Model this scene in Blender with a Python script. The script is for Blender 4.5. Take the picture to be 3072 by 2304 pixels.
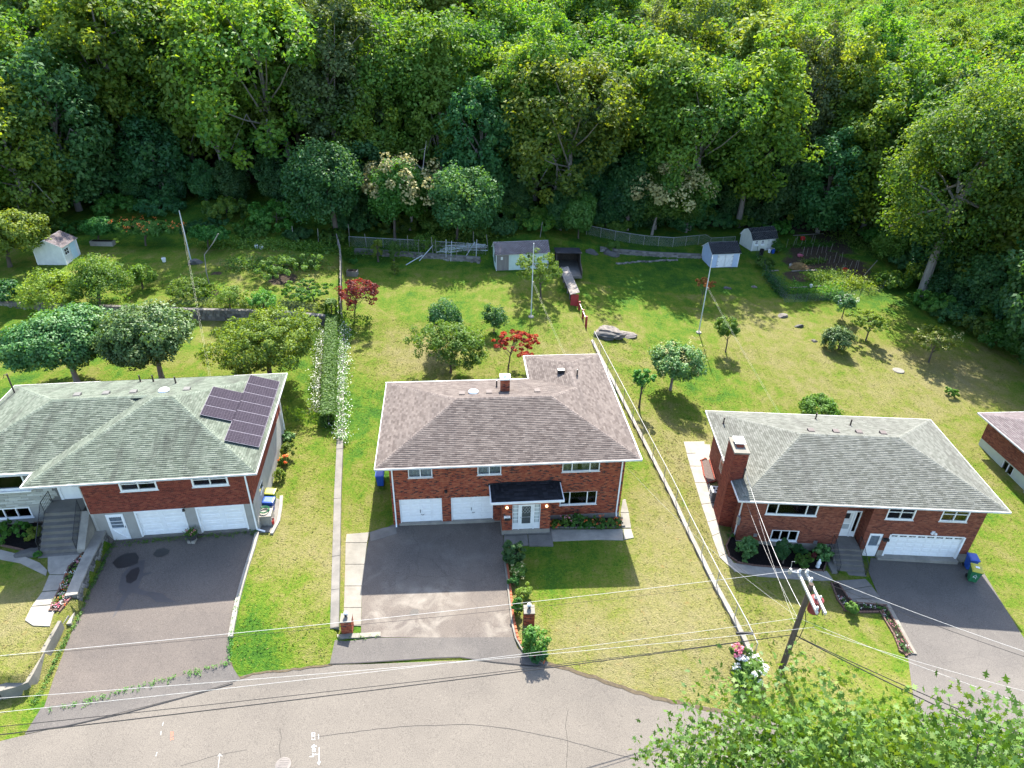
import bpy, bmesh, math, random
import numpy as np
from mathutils import Vector, Matrix
from mathutils.geometry import delaunay_2d_cdt
for o in list(bpy.data.objects): bpy.data.objects.remove(o)
S = bpy.context.scene
COL = S.collection
# ---------------------------------------------------------------- camera
FPX, TH, RO, CAMZ = 2037.60628, 0.542737393, 0.0231269914, 32.0591183
cam = bpy.data.cameras.new('camera'); camo = bpy.data.objects.new('camera', cam); COL.objects.link(camo)
cam.sensor_fit = 'HORIZONTAL'; cam.sensor_width = 36; cam.lens = FPX/3072*36
cam.clip_start = .5; cam.clip_end = 8000
camo.matrix_world = Matrix.Translation((0, 0, CAMZ)) @ Matrix.Rotation(math.pi/2-TH, 4, 'X') @ Matrix.Rotation(RO, 4, 'Z')
S.camera = camo
# ---------------------------------------------------------------- sky, sun, exposure
SUN_EL, SUN_AZ = math.radians(46), math.radians(3.5)     # azimuth measured from +Y towards +X
W = bpy.data.worlds.new('World'); S.world = W; W.use_nodes = True
nt = W.node_tree; nt.nodes.clear()
sky = nt.nodes.new('ShaderNodeTexSky'); sky.sky_type = 'NISHITA'; sky.sun_disc = False
sky.sun_elevation = SUN_EL; sky.sun_rotation = SUN_AZ; sky.air_density = 1.0; sky.dust_density = 1.5; sky.ozone_density = 1.5
bg = nt.nodes.new('ShaderNodeBackground'); bg.inputs[1].default_value = .15
wo = nt.nodes.new('ShaderNodeOutputWorld'); nt.links.new(sky.outputs[0], bg.inputs[0]); nt.links.new(bg.outputs[0], wo.inputs[0])
sl = bpy.data.lights.new('sun', 'SUN'); sl.energy = 4.6; sl.angle = math.radians(.53); sl.color = (1, .95, .86)
slo = bpy.data.objects.new('sun', sl); COL.objects.link(slo); slo.location = (0, 60, 90)
sd = Vector((math.sin(SUN_AZ)*math.cos(SUN_EL), math.cos(SUN_AZ)*math.cos(SUN_EL), math.sin(SUN_EL)))
slo.rotation_euler = sd.to_track_quat('Z', 'Y').to_euler()
S.view_settings.view_transform = 'Standard'; S.view_settings.look = 'None'
S.view_settings.exposure = 2.05; S.view_settings.gamma = 1.0; S.view_settings.use_curve_mapping = False
S.render.engine = 'CYCLES'
S.cycles.use_denoising = True; S.cycles.max_bounces = 6; S.cycles.diffuse_bounces = 3; S.cycles.transparent_max_bounces = 8
S.cycles.volume_bounces = 0; S.cycles.caustics_reflective = False; S.cycles.caustics_refractive = False
RNG = np.random.default_rng(7); random.seed(7)

# ---------------------------------------------------------------- pixels of the photograph (3072 x 2304) to points
def pdir(px, py):
    du, dv = px-1536, py-1152
    u = du*math.cos(RO)+dv*math.sin(RO); v = -du*math.sin(RO)+dv*math.cos(RO)
    return Vector((u, FPX*math.cos(TH)-v*math.sin(TH), -FPX*math.sin(TH)-v*math.cos(TH))).normalized()
CAM = Vector((0, 0, CAMZ))
def atz(px, py, z):
    d = pdir(px, py); return CAM + d*((z-CAMZ)/d.z)
def aty(px, py, y):
    d = pdir(px, py); return CAM + d*(y/d.y)
def onground(px, py, lift=0.0):
    d = pdir(px, py); t0 = (6-CAMZ)/d.z if d.z < -1e-4 else 5; t0 = max(5, t0*.6); t = t0; prev = t
    while t < 900:
        p = CAM + d*t
        if p.z < hgt(p.x, p.y)+lift:
            a, b = prev, t
            for _ in range(30):
                m = (a+b)/2; p = CAM+d*m
                if p.z < hgt(p.x, p.y)+lift: b = m
                else: a = m
            return CAM + d*b
        prev = t; t += .25 if t < 140 else 2
    return CAM + d*t
def topz(base, px, py):
    return aty(px, py, base.y).z
def pxm(p):                                        # photograph pixels per metre at a point
    return FPX/(p.y*math.cos(TH)+(CAMZ-p.z)*math.sin(TH))

# ---------------------------------------------------------------- terrain height
def lerp(x, xs, ys): return float(np.interp(x, xs, ys))
A_Y = [10, 24.85, 35.62, 40.97, 49.93, 61.96, 74.08, 77.91, 100]; A_X = [-6.2, -9.24, -11.56, -12.6, -14.52, -17.06, -19.83, -21.15, -26]
B_Y = [10, 24.08, 29.51, 37.16, 47.08, 57.74, 67.04, 79.05, 100]; B_X = [15.5, 13.6, 12.61, 11.54, 9.79, 7.91, 6.51, 4.7, 1.5]
C_Y = [10, 20.5, 22.65, 24.2, 25.56, 27.96, 30.57, 31.5]; C_X = [-23.3, -23.35, -23.62, -23.7, -23.55, -24.1, -24.55, -24.8]
def xA(y): return lerp(y, A_Y, A_X)
def xB(y): return lerp(y, B_Y, B_X)
def xC(y): return lerp(y, C_Y, C_X)
def sst(a, b, x):
    t = min(1, max(0, (x-a)/(b-a))); return t*t*(3-2*t)
def zstreet(x): return lerp(x, [-60, -25, -10, 0, 12, 25, 40, 80], [2.6, 1.3, .72, .42, -.1, -1.2, -2.2, -4])
def hgt(x, y):
    yv = max(0, y-34)
    a, b = xA(y), xB(y)
    # left lot
    xl = x-a+xA(34)
    L = 1.65-.085*min(6, max(0, xl+17))+.047*yv
    if 20.6 < y < 33.5 and x < xC(y)-.02: L += .6
    L += 1.0*sst(59.35, 59.6, y)
    M = .6-.0125*x+.045*yv+.65*sst(76.4, 76.8, y+.09*(x+4))
    xr = x+.13*(y-34)
    Rr = lerp(xr, [9, 15.6, 20, 24.5, 33, 45, 80], [.15, -1.0, -1.55, -1.9, -2.05, -2.6, -4])+.055*yv
    if y > 40: Rr += .5*sst(84.4, 84.9, y)*(1 if x < 26 else 0)
    wq = .14+max(0, 24.9-y)*.8
    ka, kb = sst(a-wq, a+wq, x), sst(b-wq, b+wq, x)
    z = L*(1-ka)+(M*(1-kb)+Rr*kb)*ka
    if y < 27: z = z+(zstreet(x)-z)*sst(26.5, 20.5, y)*(1 if x > xC(y) or y < 20.6 else 0)
    if y > 88:
        q = sst(88, 142, y); z0 = z-.05*max(0, y-88)
        z = z0+q*lerp(x, [-150, 0, 40, 90, 200], [6.5, 6.5, 4.0, -1.5, -4])
    if y > 210: z = z+(lerp(y, [210, 330, 500, 800, 1300, 2200, 9000], [0, -4, 0, 14, 48, 100, 160])-z)*sst(210, 300, y)
    return z

# ---------------------------------------------------------------- tags
def tag(o, label=None, cat=None, group=None, kind=None):
    if label: o['label'] = label
    if cat: o['category'] = cat
    if group: o['group'] = group
    if kind: o['kind'] = kind
    return o
def empty(name, loc=(0, 0, 0), rz=0, label=None, cat=None, group=None, parent=None):
    o = bpy.data.objects.new(name, None); COL.objects.link(o); o.location = loc; o.rotation_euler = (0, 0, rz); o.empty_display_size = .2
    if parent: o.parent = parent
    return tag(o, label, cat, group)
def put(name, mesh, parent=None, loc=(0, 0, 0), rot=(0, 0, 0), scale=(1, 1, 1)):
    o = bpy.data.objects.new(name, mesh); COL.objects.link(o); o.location = loc; o.rotation_euler = rot; o.scale = scale
    if parent: o.parent = parent
    return o
def copy_tree(o, parent=None):
    c = o.copy(); COL.objects.link(c); c.parent = parent
    for ch in list(o.children): copy_tree(ch, c)
    return c

# ---------------------------------------------------------------- materials
def ramp(n, stops):
    cr = n.color_ramp
    while len(cr.elements) > 1: cr.elements.remove(cr.elements[-1])
    cr.elements[0].position = stops[0][0]; cr.elements[0].color = (*stops[0][1], 1)
    for p, c in stops[1:]:
        e = cr.elements.new(p); e.color = (*c, 1)
class NT:
    def __init__(s, name):
        s.m = bpy.data.materials.new(name); s.m.use_nodes = True; s.t = s.m.node_tree; s.t.nodes.clear()
    def n(s, k, **kw):
        x = s.t.nodes.new('ShaderNode'+k)
        for a, v in kw.items():
            if a.startswith('i'): x.inputs[int(a[1:])].default_value = v
            else: setattr(x, a, v)
        return x
    def l(s, a, b): s.t.links.new(a, b)
    def noise(s, vec, scale, detail=4, rough=.55, dist=0):
        x = s.n('TexNoise'); x.inputs['Scale'].default_value = scale; x.inputs['Detail'].default_value = detail
        x.inputs['Roughness'].default_value = rough; x.inputs['Distortion'].default_value = dist
        if vec is not None: s.l(vec, x.inputs['Vector'])
        return x.outputs['Fac']
    def math(s, op, a, b=None):
        x = s.n('Math', operation=op)
        for i, v in enumerate((a, b)):
            if v is None: continue
            if isinstance(v, (int, float)): x.inputs[i].default_value = v
            else: s.l(v, x.inputs[i])
        return x.outputs[0]
    def mix(s, fac, a, b, mode='MIX'):
        x = s.n('Mix', data_type='RGBA', blend_type=mode)
        for i, v in ((0, fac), (6, a), (7, b)):
            if isinstance(v, (int, float)): x.inputs[i].default_value = v
            elif isinstance(v, tuple): x.inputs[i].default_value = (*v, 1)
            else: s.l(v, x.inputs[i])
        return x.outputs[2]
    def ramp(s, fac, stops):
        x = s.n('ValToRGB'); ramp(x, stops); s.l(fac, x.inputs[0]); return x.outputs[0]
    def mr(s, v, a, b, c=0, d=1):
        x = s.n('MapRange'); s.l(v, x.inputs[0])
        for i, q in enumerate((a, b, c, d)): x.inputs[i+1].default_value = q
        return x.outputs[0]
    def out(s, col, rough=.85, spec=.25, metal=0, bump=None, bstr=.3, bdist=.02):
        p = s.n('BsdfPrincipled'); o = s.n('OutputMaterial'); s.l(p.outputs[0], o.inputs[0])
        if isinstance(col, tuple): p.inputs['Base Color'].default_value = (*col, 1)
        else: s.l(col, p.inputs['Base Color'])
        if isinstance(rough, (int, float)): p.inputs['Roughness'].default_value = rough
        else: s.l(rough, p.inputs['Roughness'])
        p.inputs['Specular IOR Level'].default_value = spec; p.inputs['Metallic'].default_value = metal
        if bump is not None:
            b = s.n('Bump'); b.inputs['Strength'].default_value = bstr; b.inputs['Distance'].default_value = bdist
            s.l(bump, b.inputs['Height']); s.l(b.outputs[0], p.inputs['Normal'])
        return s.m
def plain(name, c1, c2=None, scale=4, rough=.7, spec=.3, metal=0, bump=.0, streak=None):
    """A surface of one colour with grain and slow wear."""
    t = NT(name); co = t.n('TexCoord').outputs['Object']; c2 = c2 or tuple(x*.72 for x in c1)
    if streak:
        mp = t.n('Mapping'); mp.inputs['Scale'].default_value = streak; t.l(co, mp.inputs[0]); co = mp.outputs[0]
    a = t.noise(co, scale, 5); b = t.noise(co, scale*9, 3)
    f = t.math('ADD', t.math('MULTIPLY', a, .75), t.math('MULTIPLY', b, .25))
    return t.out(t.ramp(f, [(.3, c2), (.7, c1)]), rough, spec, metal, b if bump else None, bump)
def rndmat(name, stops, scale=2.5, wear=.35, wearcol=(.05, .05, .05), rough=.85, fine=60, obj=False):
    """Colour picked per piece (face attribute rnd) with weathering over it."""
    t = NT(name); co = t.n('TexCoord').outputs['Object']
    at = t.n('Attribute', attribute_name='rnd').outputs['Fac']
    if obj: at = t.math('FRACT', t.math('ADD', at, t.n('ObjectInfo').outputs['Random']))
    c = t.ramp(at, stops)
    w = t.mr(t.noise(co, scale, 5, .6), .45, .8, 0, wear); c = t.mix(w, c, wearcol)
    g = t.noise(co, fine, 2); c = t.mix(t.mr(g, .3, .7, 0, .22), c, (0, 0, 0), 'MULTIPLY')
    return t.out(c, rough, .2, 0, g, .25, .004)
# ---------------------------------------------------------------- mesh building
class MB:
    def __init__(s): s.v = []; s.f = []; s.r = []
    def add(s, vs, fs, r=None):
        n = len(s.v); s.v.extend([tuple(p) for p in vs]); s.f.extend([tuple(i+n for i in f) for f in fs])
        s.r.extend([random.random() if r is None else r]*len(fs)); return s
    def obox(s, o, ex, ey, ez, r=None, faces=None):
        o, ex, ey, ez = Vector(o), Vector(ex), Vector(ey), Vector(ez)
        vs = [o, o+ex, o+ex+ey, o+ey, o+ez, o+ex+ez, o+ex+ey+ez, o+ey+ez]
        fs = [(0, 3, 2, 1), (4, 5, 6, 7), (0, 1, 5, 4), (1, 2, 6, 5), (2, 3, 7, 6), (3, 0, 4, 7)]
        if ex.cross(ey).dot(ez) < 0: fs = [f[::-1] for f in fs]
        return s.add(vs, fs, r)
    def box(s, x0, x1, y0, y1, z0, z1, r=None):
        return s.obox((x0, y0, z0), (x1-x0, 0, 0), (0, y1-y0, 0), (0, 0, z1-z0), r)
    def bar(s, a, b, w, h=None, r=None):
        """A square bar from a to b."""
        a, b = Vector(a), Vector(b); d = b-a; h = h or w
        if d.length < 1e-6: return s
        z = Vector((0, 0, 1)) if abs(d.normalized().z) < .95 else Vector((0, 1, 0))
        x = d.cross(z).normalized(); y = x.cross(d).normalized()
        return s.obox(a-x*w/2-y*h/2, x*w, y*h, d, r)
    def tube(s, pts, r0, n=8, r1=None, cap=True, r=None):
        pts = [Vector(p) for p in pts]; k = len(pts); rings = []
        vs = []
        for i, p in enumerate(pts):
            d = (pts[min(i+1, k-1)]-pts[max(i-1, 0)]).normalized()
            z = Vector((0, 0, 1)) if abs(d.z) < .9 else Vector((1, 0, 0))
            x = d.cross(z).normalized(); y = x.cross(d)
            rad = r0[i] if isinstance(r0, (list, tuple)) else (r0 if r1 is None else r0+(r1-r0)*i/max(1, k-1))
            for j in range(n):
                t = 2*math.pi*j/n; vs.append(p+(x*math.cos(t)+y*math.sin(t))*rad)
        fs = []
        for i in range(k-1):
            for j in range(n): fs.append((i*n+j, i*n+(j+1) % n, (i+1)*n+(j+1) % n, (i+1)*n+j))
        if cap: fs += [tuple(range(n))[::-1], tuple((k-1)*n+j for j in range(n))]
        return s.add(vs, fs, r)
    def lathe(s, prof, n=16, c=(0, 0, 0), r=None):
        vs = []; fs = []; k = len(prof)
        for rad, z in prof:
            for j in range(n):
                t = 2*math.pi*j/n; vs.append((c[0]+rad*math.cos(t), c[1]+rad*math.sin(t), c[2]+z))
        for i in range(k-1):
            for j in range(n): fs.append((i*n+j, i*n+(j+1) % n, (i+1)*n+(j+1) % n, (i+1)*n+j))
        fs += [tuple(range(n))[::-1], tuple((k-1)*n+j for j in range(n))]
        return s.add(vs, fs, r)
    def prism(s, poly, z0, z1, r=None):
        n = len(poly); vs = [(p[0], p[1], z0) for p in poly]+[(p[0], p[1], z1) for p in poly]
        fs = [tuple(range(n))[::-1], tuple(range(n, 2*n))]+[(i, (i+1) % n, (i+1) % n+n, i+n) for i in range(n)]
        ar = sum(poly[i][0]*poly[(i+1) % n][1]-poly[(i+1) % n][0]*poly[i][1] for i in range(n))
        if ar < 0: fs = [f[::-1] for f in fs]
        return s.add(vs, fs, r)
    def mesh(s, name, mat, smooth=False):
        me = bpy.data.meshes.new(name); me.from_pydata(s.v, [], s.f)
        at = me.attributes.new('rnd', 'FLOAT', 'FACE'); at.data.foreach_set('value', np.array(s.r, dtype=np.float32))
        if mat: me.materials.append(mat)
        if smooth: me.polygons.foreach_set('use_smooth', [True]*len(me.polygons))
        me.update(); return me
    def build(s, name, mat, parent=None, smooth=False, loc=(0, 0, 0), rz=0):
        return put(name, s.mesh(name, mat, smooth), parent, loc, (0, 0, rz))
def quads_mesh(name, V, mat, rnd, nv=4):
    """Fast mesh from an array of faces with nv corners each: V is (n, nv, 3)."""
    n = len(V); me = bpy.data.meshes.new(name)
    me.vertices.add(n*nv); me.vertices.foreach_set('co', np.ascontiguousarray(V, dtype=np.float32).ravel())
    me.loops.add(n*nv); me.loops.foreach_set('vertex_index', np.arange(n*nv, dtype=np.int32))
    me.polygons.add(n); me.polygons.foreach_set('loop_start', np.arange(0, n*nv, nv, dtype=np.int32))
    me.polygons.foreach_set('loop_total', np.full(n, nv, dtype=np.int32))
    at = me.attributes.new('rnd', 'FLOAT', 'FACE'); at.data.foreach_set('value', np.asarray(rnd, dtype=np.float32))
    me.materials.append(mat); me.update(calc_edges=True); return me

def inpoly(x, y, P):
    c = False; j = len(P)-1
    for i in range(len(P)):
        if (P[i][1] > y) != (P[j][1] > y) and x < (P[j][0]-P[i][0])*(y-P[i][1])/(P[j][1]-P[i][1])+P[i][0]: c = not c
        j = i
    return c
def dense(P, step, closed=True):
    o = []; n = len(P)
    for i in range(n if closed else n-1):
        a, b = Vector(P[i][:2]), Vector(P[(i+1) % n][:2]); k = max(1, int((b-a).length/step))
        o += [tuple(a+(b-a)*j/k) for j in range(k)]
    if not closed: o.append(tuple(P[-1][:2]))
    return o
def drape(name, P, off, mat, step=.7, parent=None, skirt=.0, zf=None):
    """A sheet over the terrain inside the outline P (world xy), lifted by off."""
    zf = zf or hgt
    B = dense([p[:2] for p in P], step); pts = [Vector(b) for b in B]; nb = len(pts)
    xs = [b[0] for b in B]; ys = [b[1] for b in B]; y = min(ys)+step/2
    while y < max(ys):
        x = min(xs)+step/2
        while x < max(xs):
            if inpoly(x, y, B): pts.append(Vector((x, y)))
            x += step
        y += step
    v2, e2, f2, *_ = delaunay_2d_cdt(pts, [(i, (i+1) % nb) for i in range(nb)], [list(range(nb))], 1, 1e-4)
    m = MB(); vs = [(p.x, p.y, zf(p.x, p.y)+off) for p in v2]; fs = []
    for f in f2:
        a, b, c = [v2[i] for i in f[:3]]
        fs.append(tuple(f) if (b-a).cross(c-a) > 0 else tuple(f)[::-1])
    m.add(vs, fs, .5)
    if skirt:
        bv = [(b[0], b[1]) for b in B]
        vv = [(x, y, zf(x, y)+off) for x, y in bv]+[(x, y, zf(x, y)+off-skirt) for x, y in bv]
        ar = sum(bv[i][0]*bv[(i+1) % nb][1]-bv[(i+1) % nb][0]*bv[i][1] for i in range(nb))
        q = [(i, i+nb, (i+1) % nb+nb, (i+1) % nb) for i in range(nb)]
        m.add(vv, q if ar > 0 else [f[::-1] for f in q], .5)
    return m.build(name, mat, parent)
def pxpoly(pts, lift=0): return [tuple(onground(x, y, lift)[:2]) for x, y in pts]
def strip(name, line, w, off, mat, parent=None, h=0, step=.6, zf=None):
    """A band of width w along a polyline (world xy) that follows the ground; h > 0 makes it a wall of that height."""
    zf = zf or hgt
    L = dense(line, step, False); m = MB(); vs = []; n = len(L)
    for i, p in enumerate(L):
        a, b = Vector(L[max(0, i-1)]), Vector(L[min(n-1, i+1)]); d = (b-a).normalized(); k = Vector((-d.y, d.x))*w/2
        z = zf(*p)+off
        vs += [(p[0]-k.x, p[1]-k.y, z), (p[0]+k.x, p[1]+k.y, z), (p[0]-k.x, p[1]-k.y, z-h), (p[0]+k.x, p[1]+k.y, z-h)]
    fs = []
    for i in range(n-1):
        a, b = 4*i, 4*i+4
        fs.append((a, b, b+1, a+1))
        if h: fs += [(a, a+2, b+2, b), (a+1, b+1, b+3, a+3)]
    if h: fs += [(0, 1, 3, 2), (4*n-4, 4*n-2, 4*n-1, 4*n-3)]
    m.add(vs, fs, .5); return m.build(name, mat, parent)
# ================================================================ GROUND
def lawn_mat():
    t = NT('lawn'); co = t.n('TexCoord').outputs['Object']
    dry = t.n('Attribute', attribute_name='dry').outputs['Fac']; soil = t.n('Attribute', attribute_name='soil').outputs['Fac']
    big = t.noise(co, .09, 3, .6); med = t.noise(co, .55, 4, .65, .4)
    mp = t.n('Mapping'); mp.inputs['Rotation'].default_value = (0, 0, .2); mp.inputs['Scale'].default_value = (1.6, .28, 1); t.l(co, mp.inputs[0])
    streak = t.noise(mp.outputs[0], .8, 4, .7, .3); fine = t.noise(co, 5.5, 3, .7); vf = t.noise(co, 17, 2, .7)
    f = t.math('ADD', t.math('MULTIPLY', big, .3), t.math('MULTIPLY', med, .42)); f = t.math('ADD', f, t.math('MULTIPLY', streak, .2))
    f = t.math('ADD', f, t.math('MULTIPLY', fine, .26)); f = t.math('ADD', f, t.math('MULTIPLY', t.math('SUBTRACT', dry, .35), .42))
    f = t.mr(f, .15, .95, .02, 1.08)
    c = t.ramp(f, [(.38, (.032, .088, .014)), (.49, (.058, .132, .014)), (.58, (.112, .165, .016)), (.66, (.158, .168, .034)), (.76, (.205, .182, .066)), (.92, (.235, .195, .098))])
    c = t.mix(t.mr(vf, .25, .75, 0, .75), c, (.32, .46, .34), 'MULTIPLY'); c = t.mix(t.mr(fine, .3, .7, .0, .4), c, (1.12, 1.1, .9), 'MULTIPLY')
    rust = t.math('MULTIPLY', t.mr(t.noise(co, 2.1, 3, .6), .62, .74, 0, .5), t.mr(dry, .5, .9)); c = t.mix(rust, c, (.27, .12, .045))
    so = t.ramp(fine, [(.3, (.035, .026, .020)), (.7, (.075, .055, .040))]); c = t.mix(t.mr(t.math('ADD', soil, t.math('MULTIPLY', t.math('SUBTRACT', med, .5), .8)), .42, .58), c, so)
    h = t.math('ADD', fine, t.math('MULTIPLY', vf, 1.2))
    return t.out(c, .95, .08, 0, h, 1.0, .09)
LAWN = lawn_mat()
def asphalt_mat(name, c1, c2, pale=0.0, spots=0, cr=.12):
    t = NT(name); co = t.n('TexCoord').outputs['Object']
    a = t.noise(co, .35, 5, .6, .5); g = t.noise(co, 26, 2, .8); s = t.noise(co, 6, 3)
    c = t.ramp(t.math('ADD', t.math('MULTIPLY', a, .8), t.math('MULTIPLY', s, .2)), [(.33, c2), (.68, c1)])
    c = t.mix(t.mr(g, .35, .65, 0, .5), c, tuple(x*1.45+.004 for x in c1)); c = t.mix(t.mr(g, .3, .5, .45, 0), c, (.03, .028, .027))
    sp = t.n('TexVoronoi'); sp.inputs['Scale'].default_value = 3.1; t.l(co, sp.inputs['Vector'])
    c = t.mix(t.mr(sp.outputs['Distance'], .05, .09, .55, 0), c, (.20, .18, .16))
    if pale:
        p = t.noise(co, .8, 5, .6, .5); q = t.noise(co, .3, 2)
        sx = t.n('SeparateXYZ'); t.l(co, sx.inputs[0]); low = t.mr(sx.outputs['Y'], 30.5, 27.5, .25, 1.0)
        c = t.mix(t.math('MULTIPLY', t.math('MULTIPLY', t.mr(p, .46, .70, 0, pale), t.mr(q, .35, .55)), low), c, (.24, .215, .18))
    vo = t.n('TexVoronoi', feature='DISTANCE_TO_EDGE'); vo.inputs['Scale'].default_value = .16
    wv = t.n('VectorMath', operation='ADD'); nz = t.n('TexNoise'); nz.inputs['Scale'].default_value = .9; nz.inputs['Detail'].default_value = 5; t.l(co, nz.inputs['Vector'])
    t.l(co, wv.inputs[0]); t.l(nz.outputs['Color'], wv.inputs[1]); t.l(wv.outputs[0], vo.inputs['Vector'])
    c = t.mix(t.mr(vo.outputs['Distance'], .0015, .005, cr, 0), c, (.035, .032, .03))
    return t.out(c, .93, .15, 0, g, .5, .01)
def concrete_mat(name, c1=(.33, .302, .255), c2=(.215, .198, .17), dirt=.4):
    t = NT(name); co = t.n('TexCoord').outputs['Object']; rn = t.n('ObjectInfo').outputs['Random']
    a = t.noise(co, 1.1, 6, .65); g = t.noise(co, 30, 2, .7); s = t.noise(co, .5, 4, .6, 1)
    c = t.ramp(a, [(.35, c2), (.65, c1)]); c = t.mix(t.mr(g, .35, .65, 0, .3), c, tuple(x*.5 for x in c2))
    c = t.mix(t.mr(s, .55, .7, 0, dirt), c, (.12, .115, .10)); c = t.mix(t.mr(rn, 0, 1, 0, .18), c, (.16, .15, .13))
    return t.out(c, .9, .2, 0, g, .4, .006)
ASPH = asphalt_mat('street_asphalt', (.1213, .1071, .0895), (.0885, .0782, .0667))
ASPH_L = asphalt_mat('left_asphalt', (.1099, .0924, .0782), (.0708, .0612, .0545))
ASPH_M = asphalt_mat('main_asphalt', (.1205, .1010, .0830), (.0674, .0584, .0531), .85, 0, .25)
ASPH_R = asphalt_mat('right_asphalt', (.1064, .0961, .0851), (.0674, .0612, .0559), 0, 0, .2)
ASPH_D = asphalt_mat('apron_asphalt', (.0923, .0834, .0749), (.0614, .0564, .0524), .12)
CONC = concrete_mat('concrete'); CONC_D = concrete_mat('old_concrete', (.1885, .1733, .1520), (.1216, .1125, .1003), .6); CONC_W = concrete_mat('pale_concrete', (.235, .215, .178), (.16, .147, .122), .3)
SOIL = plain('garden_soil', (.0380, .0289, .0228), (.0167, .0129, .0106), 5, .95, .05, 0, .8)
MULCH = plain('black_mulch', (.0167, .0144, .0144), (.0061, .0053, .0053), 9, .95, .05, 0, 1)
WET = plain('wet_patch', (.022, .021, .022), (.014, .013, .014), 1.5, .35, .5)
DAMP = plain('damp_patch', (.065, .057, .055), (.05, .045, .043), 1.5, .6, .4)

BLOBS = []   # (px, py, radius m, dryness)
for q in [(1250, 1050, 5, .75), (1230, 1100, 4, .7), (1750, 1080, 6, .65), (1900, 1700, 6, .95), (2000, 1850, 6, .85), (1800, 1900, 6, .8), (2050, 1650, 4, .8),
          (900, 1700, 4, .75), (960, 1650, 3, .8), (880, 1560, 4, .55), (1950, 1330, 5, .6), (2000, 1560, 4, .75), (2120, 1400, 5, .8), (2400, 1100, 8, .55), (2300, 1000, 7, .6), (2750, 1150, 8, .6), (2600, 1080, 6, .65),
          (2900, 1150, 6, .75), (2300, 1850, 6, .6), (2500, 1860, 5, .5), (90, 1850, 4, .7), (620, 1050, 5, .5), (500, 1060, 5, .4), (1050, 1250, 4, .2),
          (1300, 830, 8, .25), (1400, 870, 8, .3), (2900, 1350, 4, .5), (700, 1950, 4, .1), (780, 1800, 4, .25), (1750, 1650, 4, .25), (1650, 1720, 3, .2)]:
    BLOBS.append(q)
def make_terrain():
    xs = np.concatenate([[-4000, -2000, -1000, -600, -400, -280, -200, -150], np.arange(-120, -40, 3.), np.arange(-40, -28, .8), np.arange(-28, 16, .22), np.arange(16, 46, .6), np.arange(46, 130, 3.), [150, 200, 280, 400, 600, 1000, 2000, 4000]])
    ys = np.concatenate([[-400, -200, -100, -40, -10, 5], np.arange(12, 40, .3), np.arange(40, 90, .35), np.arange(90, 240, 4.), [260, 300, 350, 420, 500, 600, 750, 900, 1200, 1600, 2200, 3200, 5000]])
    nx, ny = len(xs), len(ys)
    Z = np.array([[hgt(x, y) for x in xs] for y in ys])
    X, Y = np.meshgrid(xs, ys); V = np.stack([X, Y, Z], -1).reshape(-1, 3)
    i = np.arange(nx*ny).reshape(ny, nx); F = np.stack([i[:-1, :-1], i[:-1, 1:], i[1:, 1:], i[1:, :-1]], -1).reshape(-1, 4)
    me = bpy.data.meshes.new('ground'); me.from_pydata(V.tolist(), [], F.tolist())
    dry = np.full(nx*ny, .35, np.float32); wt = np.zeros(nx*ny, np.float32)
    for px, py, r, d in BLOBS:
        p = onground(px, py); k = np.exp(-((V[:, 0]-p.x)**2+(V[:, 1]-p.y)**2)/(2*(r*.6)**2)); dry = dry*(1-k)+d*k
    dry = np.where(V[:, 1] > 74, dry*.6, dry)
    soil = np.zeros(nx*ny, np.float32)
    for px, py, r in [(2450, 770, 4.5), (2520, 740, 3), (2400, 790, 2.5), (2530, 800, 4), (2390, 830, 1.8), (2450, 760, 3), (2560, 830, 2), (850, 835, 1.6), (640, 880, .9), (650, 820, .7)]:
        p = onground(px, py); k = np.exp(-((V[:, 0]-p.x)**2+(V[:, 1]-p.y)**2)/(2*(r*.75)**2)); soil = np.maximum(soil, k)
    soil = np.where(V[:, 1] > 96, np.maximum(soil, .62), soil)
    for nme, d in (('dry', dry), ('soil', soil)): me.attributes.new(nme, 'FLOAT', 'POINT').data.foreach_set('value', d.astype(np.float32))
    me.materials.append(LAWN); me.polygons.foreach_set('use_smooth', [True]*len(me.polygons)); me.update()
    return tag(put('ground', me), 'patchy green and straw coloured lawns sloping between the lots', None, None, 'structure')
ground = make_terrain()

# ---- street and driveways (outlines traced on the ground)
street_px = [(-260, 2230), (-260, 2700), (3300, 2700), (3300, 2300), (2600, 2290), (2300, 2160), (2110, 2120), (1960, 2090), (1800, 2035), (1700, 2005), (1640, 1985), (1500, 1980), (1300, 1985), (1000, 1995), (900, 2005), (760, 2020), (690, 2040), (600, 2075), (480, 2105), (300, 2150), (120, 2195), (0, 2225)]
street = tag(drape('street', pxpoly(street_px), .035, ASPH, 1.0), 'worn grey brown asphalt street curving past the driveways', None, None, 'structure')
dl = tag(drape('driveway', pxpoly([(330, 1612), (775, 1590), (757, 1640), (726, 1740), (700, 1850), (688, 1920), (690, 1990), (560, 2030), (400, 2065), (240, 2110), (130, 2130), (160, 2040), (200, 1935), (238, 1845), (285, 1725)]), .028, ASPH_L, .6), 'asphalt driveway with wet patches beside a stone wall', None, None, 'structure')
drape('driveway_apron', pxpoly([(125, 2125), (240, 2104), (400, 2060), (560, 2026), (690, 1990), (722, 2040), (690, 2050), (560, 2090), (420, 2125), (260, 2165), (75, 2205)]), .052, ASPH_D, .6, dl)
dm = tag(drape('driveway', pxpoly([(1185, 1572), (1505, 1556), (1513, 1640), (1525, 1740), (1532, 1790), (1537, 1880), (1541, 1915), (1083, 1912), (1086, 1760), (1100, 1650), (1110, 1605)]), .028, ASPH_M, .5), 'brown asphalt driveway with pale salt stains between brick pillars', None, None, 'structure')
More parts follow.
